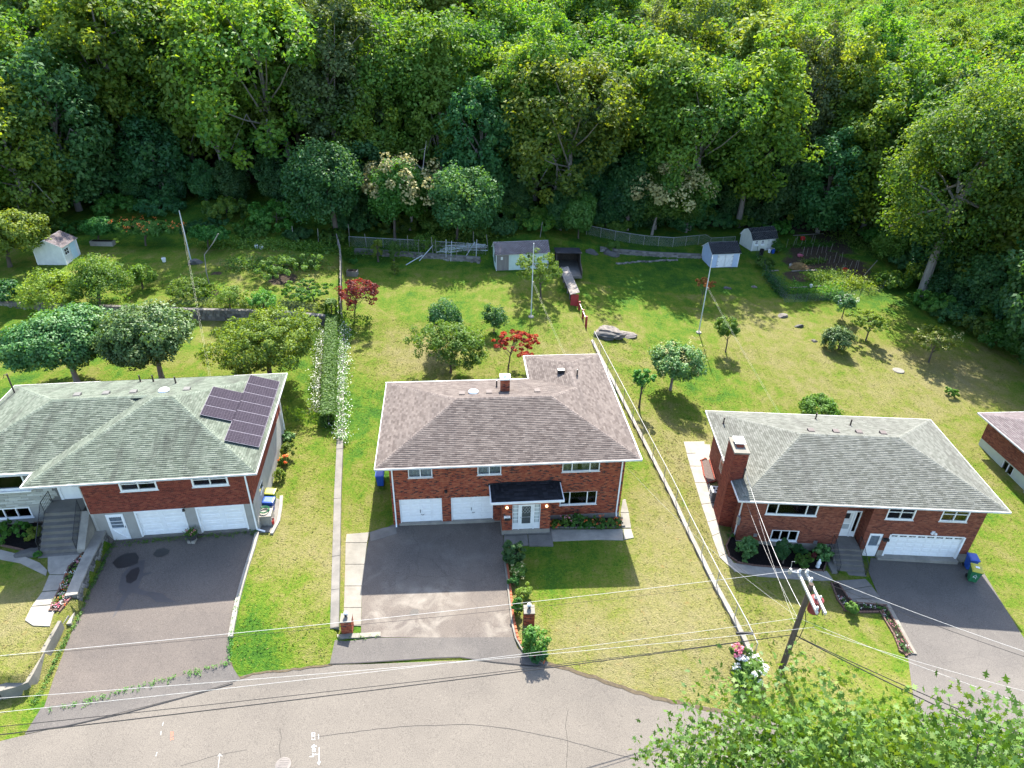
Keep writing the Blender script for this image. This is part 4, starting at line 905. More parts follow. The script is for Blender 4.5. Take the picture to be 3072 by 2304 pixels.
storm_door(RX, 8.80, 9.70, -1.86, .23, .03, False)
# recessed front door with one side light
v = rcd-.05; m = MB()
for x0, x1 in ((6.86, 6.92), (7.85, 7.95), (8.18, 8.26)): m.box(x0, x1, v-.02, v+.1, -.85, 1.46)
m.box(6.92, 8.18, v-.015, v+.095, 1.38, 1.459); m.box(6.93, 7.84, v+.02, v+.07, -.85, -.2); m.box(6.93, 7.05, v+.02, v+.07, -.2, 1.38); m.box(7.72, 7.84, v+.02, v+.07, -.2, 1.38); m.box(7.05, 7.72, v+.02, v+.07, .25, .33); m.box(7.05, 7.72, v+.02, v+.07, 1.25, 1.38)
fd = m.build('front_door', WHITE, e); m = MB(); m.box(7.05, 7.72, v+.04, v+.05, -.2, .25); m.build('pane', plain('pale_pane', (.42, .45, .45), (.3, .33, .34), 4, .2, .5), fd); m = MB(); m.box(7.05, 7.72, v+.04, v+.05, .33, 1.25); m.build('door_leaf', WHITE_D, fd)
m = MB(); m.box(7.22, 7.55, v+.015, v+.04, .75, 1.2); m.build('door_light', DARKIN, fd); m = MB(); m.box(7.95, 8.18, v+.03, v+.05, -.4, 1.38); m.build('side_pane', GLASS, fd); m = MB(); m.box(7.95, 8.18, v+.02, v+.08, -.85, -.4); m.build('kick_panel', WHITE, fd)
m = MB(); m.box(6.9, 7.9, -.1, -.04, 2.55, 2.7); m.build('soffit_vent', WHITE, e)
m = MB(); m.box(6.35, 8.3, -.45, rcd-.05, -2.4, -.85); st = m.build('front_steps', CONC_D, e)
for k in range(5):
    q = MB(); z1 = -.85-.18*(k+1); q.box(6.35, 8.3, -.45-.3*(k+1), -.45-.3*k-.001, -2.5, z1); q.box(6.33, 8.32, -.45-.3*(k+1)-.02, -.45-.3*k-.001, z1-.05, z1+.005); q.build('step', CONC_D, st)
m = MB(); m.box(6.0, 6.34, -2.0, .0, -2.4, -1.5); m.build('step_cheek', CONC_D, st)
for u in (6.42, 8.22): railing(st, [(u, -.1, -.85), (u, -.5, -.85), (u, -1.95, -1.7)], .85, 10)
# chimney on the left side
c0, c1, v0, v1, ct = -.95, -.02, 1.30, 2.95, 5.45
m = MB(); m.box(c0+.02, c1, v0+.02, v1-.02, -1.3, ct); ch = m.build('chimney', MORTAR, e); brick_box(ch, c0, c1, v0, v1, -1.3, ct, BRICK_L)
m = MB(); m.box(c0-.05, c1+.05, v0-.05, v1+.05, ct, ct+.12); m.build('chimney_cap', CONC_W, ch); m = MB(); m.box(c0+.25, c1-.25, v0+.55, v1-.4, ct+.12, ct+.3); m.build('flue', BRICK_L, ch)
m = MB(); m.box(c0+.12, c1-.12, v0+.6, v1-.2, ct+.36, ct+.4); m.build('rain_cover', WHITE, ch)
h = RD/2+RO_; rzr = RE_+RX.pitch*h
caps = [((-RO_+.1, -RO_+.1, RE_+.03), (RD/2, RD/2, rzr)), ((RW+RO_-.1, -RO_+.1, RE_+.03), (RW-RD/2, RD/2, rzr)), ((-RO_+.1, RD+RO_-.1, RE_+.03), (RD/2, RD/2, rzr)), ((RW+RO_-.1, RD+RO_-.1, RE_+.03), (RW-RD/2, RD/2, rzr)), ((RD/2, RD/2, rzr), (RW-RD/2, RD/2, rzr))]
R = RX.roof(SH_R, caps=caps)
for px, py in ((2431, 1293), (2506, 1296), (2575, 1298), (2647, 1301)): RX.stand('roof_vent', px, py, vent_box, plain('brown_vent', (.10, .08, .075)), R)
for px, py in ((2170, 1271), (2446, 1258), (2550, 1277)): RX.stand('vent_pipe', px, py, vent_pipe, PIPE, R)
p = RX.onroof(2229, 1436); m = MB(); m.tube([(p.x, p.y, p.z-.3), (p.x, p.y, p.z+.75)], .045, 8); m.lathe([(.07, .7), (.09, .8), (.03, .88)], 8, (p.x, p.y, p.z)); m.build('service_mast', PIPE, R); MAST_R = RX.world(p.x, p.y, p.z+.75)
m = MB(); m.tube([(p.x+.1+.22*math.cos(a*.6), p.y-.5+.22*math.sin(a*.6), p.z-.1+.01*a) for a in range(24)], .012, 5); m.build('cable_coil', IRON, R)
downspout(RX, [(-.06, .35, RE_-.1), (-.06, .35, -.9)]); downspout(RX, [(RW+.06, .2, RE_-.1), (RW+.06, .2, -1.6)])
m = MB(); m.box(-.18, -.01, .05, .32, .4, 1.05); m.lathe([(.1, 0), (.1, .02)], 12, (-.1, .18, 1.05)); m.build('electric_meter', METAL, e)
for (u, z) in ((1.2, -.35), (5.35, -.75)): m = MB(); m.box(u-.12, u+.12, -.06, -.01, z-.12, z+.12); m.build('wall_vent', METAL, e)
m = MB(); m.lathe([(.01, .1), (.09, .06), (.1, -.03), (.02, -.06)], 10, (12.73, -.12, .57)); m.lathe([(.01, .1), (.09, .06), (.1, -.03), (.02, -.06)], 10, (12.98, -.12, .52)); m.box(12.75, 12.95, -.06, -.01, .55, .68); m.build('flood_light', WHITE, e)
m = MB(); m.box(9.72, 10.1, -.22, -.02, -.25, -.08); m.tube([(9.8, -.1, -.2), (9.8, -.2, -.3)], .06, 8); m.build('hose_reel', IRON, e)
# ---------------------------------------------------------------- the house beyond the right edge
HX = House('brick_house', *(RX.world(24.1, 13.85, 0)[:2]), .079, -2.6, 'brick house with mauve roof and pale green foundation at the far side'); e = HX.e
HE = 1.12; HX.pitch = .33; HX.rects = [(-.65, 15.5, -11.5, .65, HE)]
HX.wall((0, 0), (0, -1), (-1, 0), 10.8, -1.0, HE-.1, [], BRICK_R, MORTAR); HX.wall((14.8, 0), (-1, 0), (0, 1), 14.8, -1, HE-.1, [], BRICK_R, MORTAR); HX.wall((0, -10.8), (1, 0), (0, -1), 14.8, -1, HE-.1, [], BRICK_R, MORTAR); HX.wall((14.8, -10.8), (0, 1), (1, 0), 10.8, -1, HE-.1, [], BRICK_R, MORTAR)
HX.wall((.01, 0), (0, -1), (-1, 0), 10.8, -3.4, -1.002, [(2.9, 4.1, -1.9, -1.1)], None, plain('pale_green_wall', (.42, .45, .36), (.34, .37, .30), 2, .9), 'foundation_wall')
m = MB(); m.box(.08, .12, -4.1, -2.9, -1.9, -1.1); hwn = m.build('cellar_window', GLASS, e); m = MB(); m.box(.03, .1, -4.1, -4.02, -1.9, -1.1); m.box(.03, .1, -2.98, -2.9, -1.9, -1.1); m.box(.03, .1, -3.54, -3.46, -1.9, -1.1); m.build('frame', WHITE_D, hwn)
m = MB(); m.box(.3, .35, -4.3, -2.7, -2, -1); m.build('dark_room', DARKIN, hwn)
h = 6.075; hz = HE+.33*h; HX.roof(SH_P, caps=[((-.55, .55, HE+.03), (-.65+h, .65-h, hz)), ((-.55, -11.4, HE+.03), (-.65+h, .65-h, hz)), ((-.65+h, .65-h, hz), (15.5-h, .65-h, hz))])
m = MB(); m.tube([(-.12, -6.2, -2.6), (-.12, -6.2, -1.75), (-.12, -6.6, -1.7), (-.12, -6.6, -1.2)], .035, 6); m.lathe([(.12, -.15), (.16, -.1), (.16, .1), (.1, .16)], 12, (-.18, -6.3, -1.75)); m.lathe([(.1, -.1), (.1, .1)], 10, (-.18, -6.0, -1.9)); m.build('gas_meter', METAL, e)
m = MB(); m.obox((-.9, -10.5, -2.6), (.85, 0, 0), (0, 6.6, 0), (0, 0, .12)); m.build('concrete_ledge', CONC, e)
# ================================================================ WALLS, KERBS AND FENCES
STONEWALL = rndmat('field_stone', [(0, (.10, .095, .088)), (.5, (.17, .16, .145)), (1, (.26, .245, .22))], 2, .3, (.06, .06, .05))
WOOD = plain('grey_wood', (.26, .235, .21), (.15, .135, .12), 3, .9, .1, 0, .6, (1, 1, .15)); WOOD_D = plain('dark_wood', (.10, .085, .07), (.05, .043, .037), 3, .9, .1, 0, .6)
RED = plain('red_paint', (.33, .035, .035), (.2, .03, .03), 3, .6)
def sections(e, line, w, zf, h, mat, seglen=3.0, name='wall_section', gap=.02):
    L = dense(line, .5, False); tot = [0]
    for a, b in zip(L[:-1], L[1:]): tot.append(tot[-1]+(Vector(b)-Vector(a)).length)
    n = max(1, round(tot[-1]/seglen)); xs = [p[0] for p in L]; ys = [p[1] for p in L]
    for k in range(n):
        s0, s1 = tot[-1]*k/n+gap/2, tot[-1]*(k+1)/n-gap/2; pts = []
        for j in range(7): s_ = s0+(s1-s0)*j/6; pts.append((float(np.interp(s_, tot, xs)), float(np.interp(s_, tot, ys))))
        strip(name, pts, w, random.uniform(-.012, .012), mat, e, h, 10, zf)
aL = [(xA(y)-.18, y) for y in np.linspace(24.9, 59.0, 30)]
e = empty('retaining_wall', (aL[0][0], aL[0][1], hgt(*aL[0])), 0, 'long low concrete wall running back from the street beside the hedge', 'wall')
LOC = lambda e_: None
def wroot(name, p, label, cat, group=None):
    """A thing whose parts are given in world coordinates: the Empty stays at the origin of the lot."""
    return empty(name, (0, 0, 0), 0, label, cat, group)
bpy.data.objects.remove(e); e = wroot('retaining_wall', None, 'long low concrete wall running back from the street beside the hedge', 'wall')
sections(e, aL, .46, lambda x, y: hgt(xA(y)-.6, y)+.05, 1.0, CONC_D, 2.6)
bL = [(xB(y), y) for y in np.linspace(24.2, 59, 40)]
e = wroot('kerb', None, 'pale concrete kerb under the chain link fence', 'kerb'); sections(e, bL, .26, lambda x, y: max(hgt(x-.4, y), hgt(x+.4, y))+.10, .8, CONC, 3.0)
# left driveway: stone faced wall with a broad cap, little steps, low wall, right hand kerb
cl = [(xC(y)+.05, y) for y in np.linspace(31.2, 25.6, 9)]; zc = lambda x, y: hgt(xC(y)+.8, y)+.8
e = wroot('retaining_wall', None, 'stone faced driveway wall with a broad concrete cap below the front steps', 'wall')
cl = [(p[0]-.35, p[1]) for p in cl]; strip('wall_core', cl, .5, 0, CONC_D, e, 1.2, .5, zc)
tot = 0; Ld = dense(cl, .3, False)
for i in range(len(Ld)-1):
    a, b = Vector(Ld[i]), Vector(Ld[i+1]); d = (b-a).normalized(); nrm = Vector((-d.y, d.x)); nrm = nrm if nrm.x > 0 else -nrm
    for k in range(4):
        zb = zc(a.x, a.y)-.72+.155*k; ln = (b-a).length; o0 = a+nrm*.25+d*(ln*.5 if k % 2 else 0)*.6; m = MB(); t_ = random.uniform(.03, .07); w_ = ln*.93; h_ = .145
        m.add([(*(o0+nrm*0), zb), (*(o0+d*w_), zb), (*(o0+d*w_), zb+h_), (*o0, zb+h_), (*(o0+nrm*t_+d*.03), zb+.03), (*(o0+nrm*t_+d*(w_-.04)), zb+.02), (*(o0+nrm*t_*.9+d*(w_-.03)), zb+h_-.03), (*(o0+nrm*t_+d*.04), zb+h_-.02)],
              [(4, 5, 6, 7), (0, 1, 5, 4), (1, 2, 6, 5), (2, 3, 7, 6), (3, 0, 4, 7)]); m.build('stone', STONEWALL, e)
strip('cap', [(p[0]-.02, p[1]) for p in cl], .62, .06, CONC, e, .1, .5, zc)
e = wroot('garden_steps', None, 'three small concrete steps down to the wet driveway', 'steps')
for k, pts in enumerate([[(160, 1850), (184, 1838), (176, 1878), (150, 1880)], [(184, 1838), (204, 1840), (198, 1876), (176, 1878)], [(204, 1840), (226, 1842), (216, 1876), (198, 1876)]]):
    drape('step', pxpoly(pts), (.55, .36, .18)[k], CONC, .4, e, .6, lambda x, y: hgt(xC(y)+1.0, y))
e = wroot('garden_wall', None, 'low pale concrete wall along the left edge of the wet driveway', 'wall')
lw = [(xC(y)+.1, y) for y in np.linspace(24.1, 20.7, 6)]+[(-24.3, 20.3), (-26.5, 19.9)]; sections(e, [(p[0]-.25, p[1]) for p in lw], .42, lambda x, y: hgt(xC(max(y, 20.9))+1.0, max(y, 20.9))+.72, 1.2, CONC_W, 2.4)
e = wroot('kerb', None, 'pale concrete kerb between the wet driveway and the grass strip', 'kerb')
sections(e, pxpoly([(772, 1600), (762, 1640), (742, 1700), (722, 1770), (705, 1845), (692, 1915)]), .24, lambda x, y: hgt(x, y)+.14, .4, CONC, 2.5)
e = wroot('concrete_pad', None, 'concrete pad with a kerb beside the garage where the bins stand', 'pad')
drape('slab', pxpoly([(772, 1600), (822, 1596), (838, 1560), (842, 1500), (806, 1490), (790, 1540)]), .05, CONC_D, .5, e, .1); sections(e, pxpoly([(815, 1604), (836, 1565), (843, 1520), (845, 1490)]), .2, lambda x, y: hgt(x, y)+.12, .3, CONC, 2)
# garden terrace wall on the left, back wall of the middle lot, back wall on the right: stones are laid one by one
def stone_wall(name, label, line, h, zf, sw=.34, cap=True, rows=3, th=.35, single=False):
    e = wroot(name, None, label, 'wall'); strip('wall_core', line, th, 0, STONEWALL, e, h+.3, .6, zf); b = MB(); Ld = dense(line, sw, False)
    for i in range(len(Ld)-1):
        a, c = Vector(Ld[i]), Vector(Ld[i+1]); d = c-a; nn = Vector((d.y, -d.x)).normalized(); nn = nn if nn.y < 0 else -nn
        for k in range(rows):
            hh = h/rows; z0 = zf(*a)-h+hh*k; o0 = a+d*(.45 if k % 2 else 0)+nn*th*.48; j = [random.uniform(.0, .03) for _ in range(4)]; t_ = random.uniform(.02, .09); u = d*random.uniform(.82, .95)
            b.add([(*(o0), z0), (*(o0+u), z0), (*(o0+u), z0+hh*.94), (*o0, z0+hh*.94), (*(o0+nn*t_+u*.08), z0+j[0]), (*(o0+nn*t_+u*.9), z0+j[1]), (*(o0+nn*t_*.8+u*.93), z0+hh*.9-j[2]), (*(o0+nn*t_*.9+u*.06), z0+hh*.88-j[3])], [(4, 5, 6, 7), (0, 1, 5, 4), (1, 2, 6, 5), (2, 3, 7, 6), (3, 0, 4, 7)])
    o = b.build('stones', STONEWALL, e); o['kind'] = 'stuff'
    if cap: strip('cap', line, th+.08, .05, CONC_D, e, .08, .6, zf)
    return e
stone_wall('terrace_wall', 'stone terrace wall with concrete cap below the vegetable garden', [(-50, 59.75), (-30.1, 59.2), (-17.5, 59.2)], .95, lambda x, y: hgt(x, 60.2)+.03)
stone_wall('terrace_wall', 'rough stone wall at the back of the middle lawn', [(-19.3, 77.95), (-11, 77.3), (-4.1, 76.6)], .75, lambda x, y: hgt(x, y+.8)+.05, .4, False, 3)
stone_wall('terrace_wall', 'dry stone wall behind the blue shed lawn', [(11.0, 84.5), (17, 84.7), (24.2, 84.7)], .7, lambda x, y: hgt(x, y+.8)+.06, .45, False, 3)
e = wroot('stone_edging', None, 'row of small loose stones curving across the shaded lawn', 'stone edging')
for px in np.linspace(1850, 2030, 34):
    t_ = (px-1850)/180; p = onground(px, 793-18*t_+6*t_*t_+random.uniform(-1.5, 1.5)); m = MB(); s_ = random.uniform(.14, .26); m.lathe([(s_*.8, -.05), (s_, .05), (s_*.7, .16), (.02, .19)], 6); o = m.build('stone', STONEWALL, e, False, (p.x, p.y, p.z)); o.scale = (1, .8, 1); o.rotation_euler = (random.uniform(-.2, .2), 0, random.uniform(0, 6))
LINKM = NT('chain_link_wire'); LINK = LINKM.out((.30, .32, .30), .6, .3, .3); RAIL = plain('galvanised_rail', (.40, .39, .37), (.3, .29, .28), 5, .55, .4); POST_G = plain('green_post', (.045, .075, .05), None, 4, .6)
def fence(name, label, line, h, zf, spacing=2.4, rail=True, link=True, postmat=METAL, r=.028, group=None, railmat=RAIL, jit=0):
    e = wroot(name, None, label, 'fence', group); L = dense(line, .3, False); tot = [0]
    for a, b in zip(L[:-1], L[1:]): tot.append(tot[-1]+(Vector(b)-Vector(a)).length)
    at = lambda s_: (float(np.interp(s_, tot, [p[0] for p in L])), float(np.interp(s_, tot, [p[1] for p in L])))
    n = max(1, round(tot[-1]/spacing)); P = [at(tot[-1]*k/n) for k in range(n+1)]
    for p in P:
        z = zf(*p); m = MB(); q = jit*random.uniform(-1, 1); m.tube([(0, 0, -.3), (q, q*.5, h+random.uniform(0, jit))], r, 7); m.build('post', postmat, e, False, (*p, z))
    if rail:
        m = MB(); m.tube([(*at(s_), zf(*at(s_))+h) for s_ in np.linspace(0, tot[-1], 2*n+1)], .024, 7); m.build('top_rail', railmat, e)
    if link:
        b = MB(); s_ = -h
        while s_ < tot[-1]:
            for sg in (0, 1):
                prev = None
                for j in range(4):
                    f = j/3; q = s_+h*f
                    if q < 0 or q > tot[-1]: prev = None; continue
                    x, y = at(q); zz = zf(x, y)+.03+(h-.06)*(f if sg == 0 else 1-f)
                    if prev: dd = Vector((x, y, zz))-Vector(prev); b.add([prev, (x, y, zz), (x, y, zz+.008), (prev[0], prev[1], prev[2]+.008)], [(0, 1, 2, 3)])
                    prev = (x, y, zz)
            s_ += .11
        o = b.build('chain_link', LINK, e); o['kind'] = 'stuff'
    return e
zk = lambda x, y: max(hgt(x-.4, y), hgt(x+.4, y))+.08
fence('chain_link_fence', 'chain link fence with bright top rail dividing the middle and right lawns', [(xB(y)+.02, y) for y in np.linspace(24.3, 58.6, 30)], 1.15, zk, 2.4)
fence('chain_link_fence', 'chain link fence on the stone wall at the back of the middle lawn', [(-20, 78.6), (-11, 78.2), (-3.5, 77.6)], 1.25, hgt, 2.2, True, True, METAL, .022, None, METAL)
fence('chain_link_fence', 'chain link fence with gate frames at the foot of the wood', [(9.5, 88.5), (16, 87.2), (21, 86.9), (30, 90)], 1.3, hgt, 1.9, True, True, METAL, .022, None, METAL)
fence('wire_fence', 'thin wire fence with dark posts along the vegetable garden edge', [(-33, 60.2), (-26, 60.0), (-19, 59.9)], 1.0, hgt, 2.8, False, True, POST_G, .025)
fence('board_fence', 'weathered plank fence between the garden and the red maple', [(xA(y)-.1, y) for y in np.linspace(60, 77.5, 12)], 1.3, hgt, 1.6, True, False, WOOD, .06, None, WOOD)
bf = [o for o in bpy.data.objects if o.name.startswith('board_fence')][0]
for k, y in enumerate(np.arange(60.1, 77.3, .42)):
    m = MB(); m.box(-.02, .02, -.17, .17, .0, random.uniform(1.0, 1.35)); o = m.build('plank', WOOD, bf, False, (xA(y)-.16, y, hgt(xA(y)-.5, y)-.15), .22); 
# red posts and the long covered rack on the boundary
e = wroot('boundary_rail', None, 'old red boundary posts with a leaning wire rail', 'fence')
for px, py in ((1727, 915), (1737, 930), (1757, 985), (1748, 955)):
    p = onground(px, py); m = MB(); m.box(-.1, .1, -.1, .1, -.2, 1.35 if px == 1757 else 1.0); m.build('post', RED, e, False, (p.x, p.y, hgt(p.x, p.y)), .1)
q0, q1 = onground(1737, 930), onground(1757, 985); m = MB(); m.tube([(q0.x, q0.y, q0.z+.8), (q1.x, q1.y, q1.z+1.0)], .03, 6); m.build('rail', METAL, e)
a, b = onground(1722, 915), onground(1690, 838); e = wroot('covered_rack', None, 'long narrow wooden rack with a grey plank roof and red end board', 'rack'); d = (b-a).normalized(); n_ = Vector((-d.y, d.x, 0)).normalized()
n_ = n_ if n_.x > 0 else -n_; Ln = (b-a).length; z0 = a.z; zt = topz(a, 1722, 880)
for k in range(6):
    for s_ in (-.25, .25): p = a+d*Ln*k/5+n_*s_; m = MB(); m.box(-.05, .05, -.05, .05, -.2, 1.32-(.1 if s_ < 0 else 0)); m.build('post', WOOD, e, False, (p.x, p.y, hgt(p.x, p.y)), math.atan2(d.y, d.x))
for k in range(5):
    m = MB(); w_ = .2; s0 = -.5+k*w_; p = a+n_*s0-d*.15; q = b+n_*s0+d*.15; zz = (1.28+.05*k, 1.28+.05*(k+1)); hz = hgt(a.x, a.y); hz2 = hgt(b.x, b.y)
    m.add([(p.x, p.y, hz+zz[0]), (*(p+n_*w_*.95)[:2], hz+zz[1]), (*(q+n_*w_*.95)[:2], hz2+zz[1]), (q.x, q.y, hz2+zz[0])]+[(x, y, z-.03) for x, y, z in ((p.x, p.y, hz+zz[0]), (*(p+n_*w_*.95)[:2], hz+zz[1]), (*(q+n_*w_*.95)[:2], hz2+zz[1]), (q.x, q.y, hz2+zz[0]))], [(0, 1, 2, 3)[::1], (7, 6, 5, 4), (0, 4, 5, 1), (2, 6, 7, 3), (0, 3, 7, 4), (1, 5, 6, 2)]); m.build('roof_plank', WOOD, e)
m = MB(); m.obox((a.x-n_.x*.42-d.x*.1, a.y-n_.y*.42-d.y*.1, hz-.1), n_*.84, d*.05, (0, 0, 1.35)); m.build('end_board', RED, e)
for k in range(8):
    m = MB(); p = a+d*Ln*(k+.3)/8-n_*.15; m.obox(p+Vector((0, 0, -.05)), d*.5, n_*.3, (0, 0, random.uniform(.3, .9))); m.build('stored_timber', WOOD_D, e)

# ================================================================ SHEDS
def shed(name, label, C0, C1, C2, wh, rh, siding, roofmat, trim=WHITE, gambrel=False, lap=.13, over=.18, wd=None, ln=None):
    """C0 near corner, C1 along the gable end, C2 along the ridge."""
    x = (C2-C0); x.z = 0; Ln = ln or x.length; x.normalize(); y = Vector((-x.y, x.x, 0)); g = C1-C0; g.z = 0; sg = 1 if g.dot(y) > 0 else -1; Wd = wd or g.length
    z0 = min(hgt(C0.x, C0.y), hgt(C1.x, C1.y), hgt(C2.x, C2.y))
    e = empty(name, (C0.x, C0.y, z0), math.atan2(x.y, x.x), label, 'shed'); Y = lambda v_: v_*sg
    prof = [(0, wh), (Wd*.5, wh+rh), (Wd, wh)] if not gambrel else [(0, wh), (Wd*.22, wh+rh*.66), (Wd*.5, wh+rh), (Wd*.78, wh+rh*.66), (Wd, wh)]
    pts = [(0, 0)]+[(a_, b_) for a_, b_ in prof]+[(Wd, 0)]; n = len(pts)
    vs = [(0, Y(a_), b_) for a_, b_ in pts]+[(Ln, Y(a_), b_) for a_, b_ in pts]; m = MB(); f = [tuple(range(n)), tuple(range(n, 2*n))[::-1]]+[(i, i+n, (i+1) % n+n, (i+1) % n) for i in range(n)]
    if sg > 0: f = [q[::-1] for q in f]
    m.add(vs, f); w = m.build('wall', siding, e)
    b = MB(); z = .05
    def hwid(z): 
        if z < wh: return 0, Wd
        zz = [p[1] for p in prof[:len(prof)//2+1]]; yy = [p[0] for p in prof[:len(prof)//2+1]]; q = float(np.interp(z, zz, yy)); return q, Wd-q
    while z < wh+rh-.05:
        zt = z+lap*1.05; a0, a1 = hwid(z); c0, c1 = hwid(zt)
        for X, o_ in ((0, -1), (Ln, 1)):
            v4 = [(X+o_*.022, Y(a0), z), (X+o_*.022, Y(a1), z), (X+o_*.004, Y(c1), zt), (X+o_*.004, Y(c0), zt), (X, Y(a0), z), (X, Y(a1), z)]; b.add(v4, [(0, 1, 2, 3), (4, 5, 1, 0)])
        if z < wh:
            for yy, o_ in ((0, -1), (Wd, 1)): b.add([(0, Y(yy)+o_*sg*.022, z), (Ln, Y(yy)+o_*sg*.022, z), (Ln, Y(yy)+o_*sg*.004, min(zt, wh)), (0, Y(yy)+o_*sg*.004, min(zt, wh)), (0, Y(yy), z), (Ln, Y(yy), z)], [(0, 1, 2, 3), (4, 5, 1, 0)])
        z += lap
    o = b.build('siding_boards', siding, w); o['kind'] = 'stuff'
    m = MB(); sh = MB()
    for i in range(len(prof)-1):
        (ya, za), (yb, zb) = prof[i], prof[i+1]
        if i == 0: k = over/math.hypot(yb-ya, zb-za); ya, za = ya-(yb-ya)*k, za-(zb-za)*k
        if i == len(prof)-2: k = over/math.hypot(yb-ya, zb-za); yb, zb = yb+(yb-ya)*k, zb+(zb-za)*k
        nn = Vector((0, -(zb-za), yb-ya)).normalized()*.05; q = [(-over, Y(ya), za), (Ln+over, Y(ya), za), (Ln+over, Y(yb), zb), (-over, Y(yb), zb)]; t_ = [(p[0], p[1]+nn.y*sg, p[2]+nn.z) for p in q]
        m.add(q+t_, [(4, 5, 6, 7), (0, 3, 2, 1), (0, 1, 5, 4), (2, 3, 7, 6), (1, 2, 6, 5), (3, 0, 4, 7)])
        slope = math.hypot(yb-ya, zb-za); rows = max(2, int(slope/.15)); up = zb >= za
        for r_ in range(rows):
            f0, f1 = (r_/rows, (r_+1.05)/rows) if up else (1-r_/rows, 1-(r_+1.05)/rows); X = -over-(r_ % 2)*.15
            while X < Ln+over:
                a0, a1 = max(X, -over), min(X+.3, Ln+over)
                if a1-a0 > .04:
                    P = lambda xx, ff, l: (xx, Y(ya+(yb-ya)*ff)+nn.y*sg*l, za+(zb-za)*ff+nn.z*l)
                    sh.add([P(a0, f0, 1.35), P(a1, f0, 1.35), P(a1, f1, 1.08), P(a0, f1, 1.08), P(a0, f0, 1), P(a1, f0, 1)], [(0, 1, 2, 3), (4, 5, 1, 0)])
                X += .31
    R = m.build('roof', trim, e); o = sh.build('shingles', roofmat, R); o['kind'] = 'stuff'
    m = MB()
    for X in (-.03, Ln-.06):
        for yy in (0, Wd): m.box(X, X+.09, Y(yy)-.045, Y(yy)+.045, 0, wh)
    o = m.build('corner_boards', trim, e); o['kind'] = 'stuff'
    return e, Ln, Wd, sg
SID_W = plain('white_siding', (.62, .62, .58), (.5, .5, .47), 2, .7); SID_B = plain('blue_grey_siding', (.42, .50, .62), (.35, .42, .53), 2, .7); SID_G = plain('mint_siding', (.50, .60, .52), (.42, .51, .45), 2, .7); SID_C = plain('cream_siding', (.66, .66, .58), (.54, .54, .48), 2, .7)
def shed_window(e, x0, x1, z0, z1, y, nm='window', box=None):
    m = MB(); m.box(x0, x1, y-.04, y+.03, z0, z0+.06); m.box(x0, x1, y-.04, y+.03, z1-.06, z1); m.box(x0, x0+.06, y-.04, y+.03, z0+.06, z1-.06); m.box(x1-.06, x1, y-.04, y+.03, z0+.06, z1-.06); m.box((x0+x1)/2-.02, (x0+x1)/2+.02, y-.035, y+.03, z0+.06, z1-.06); m.box(x0+.06, x1-.06, y-.036, y+.03, (z0+z1)/2-.02, (z0+z1)/2+.02); w = m.build(nm, WHITE, e)
    q = MB(); q.box(x0+.05, x1-.05, y-.025, y-.005, z0+.05, z1-.05); q.build('pane', DARKIN, w); return w
def double_door(e, x0, x1, z1, y, hinge=IRON, mat=WHITE):
    xm = (x0+x1)/2
    for a, b in ((x0, xm-.01), (xm+.01, x1)):
        m = MB(); m.box(a, b, y-.05, y-.024, .1, z1); d = m.build('door', mat, e); q = MB()
        for u, v in (((a, .1), (b, z1)), ((a, z1), (b, .1))): q.bar((u[0]+.04*(1 if u[0] < v[0] else -1), y-.058, u[1]+.04), (v[0]-.04, y-.058, v[1]-.04), .05, .015)
        for u, v in (((a, .14), (b, .14)), ((a, z1-.04), (b, z1-.04)), ((a+.04, .18), (a+.04, z1-.08)), ((b-.04, .18), (b-.04, z1-.08))): q.bar((u[0], y-.061, u[1]), (v[0], y-.061, v[1]), .07, .02)
        q.build('brace', WHITE_D, d); q = MB(); ha = a if a == x0 else b
        for zz in (.35, z1/2, z1-.25): q.box(min(ha, ha+(.2 if ha == a else -.2)), max(ha, ha+(.2 if ha == a else -.2)), y-.08, y-.072, zz-.02, zz+.02)
        o = q.build('hinges', hinge, d); o['kind'] = 'stuff'
e, Ln, Wd, sg = shed('garden_shed', 'blue grey gable shed with white double doors and ramp', onground(2131, 803), onground(2094, 766), onground(2211, 801), 1.95, .95, SID_B, SH_B, wd=2.9); double_door(e, Ln*.2, Ln*.78, 1.75, -.0)
m = MB()
for k in range(7): m.obox((Ln*.2+k*Ln*.085, -1.25, -.12), (Ln*.08, 0, 0), (0, 1.2, .13), (0, 0, .04))
o = m.build('ramp_planks', WOOD_D, e); o['kind'] = 'stuff'
e, Ln, Wd, sg = shed('garden_shed', 'cream gambrel roofed shed with two small windows and flower boxes', onground(2253, 753), onground(2212, 728), onground(2322, 749), 1.75, 1.1, SID_C, SH_B, gambrel=True, wd=2.7)
for a in (Ln*.1, Ln*.36): w = shed_window(e, a, a+.45, 1.0, 1.55, -.0); m = MB(); m.box(a-.03, a+.48, -.2, -.03, .84, .98); m.build('flower_box', WHITE, w)
double_door(e, Ln*.64, Ln*.97, 1.65, -.0, IRON, SID_W)
e, Ln, Wd, sg = shed('garden_shed', 'small white sided shed with weathered brown roof among bushes', onground(201, 795), onground(120, 776), onground(248, 757), 2.0, .75, SID_W, SH_P, wd=3.0, ln=2.9); m = MB(); m.box(Ln*.5, Ln*.85, -.05, -.02, .1, 1.85); m.build('door', plain('pale_blue_door', (.45, .58, .62), (.38, .5, .54), 3), e); shed_window(e, Ln*.08, Ln*.38, .95, 1.7, -.0)
e, Ln, Wd, sg = shed('garden_shed', 'long mint sided shed with brown roof against the stone wall', onground(1489, 812), onground(1478, 790), onground(1643, 806), 2.05, .95, SID_G, SH_P, wd=2.6)
m = MB()
for k in range(9): m.box(.02+k*Ln*.026, .02+(k+.93)*Ln*.026, -.07, -.028, .05, 1.95)
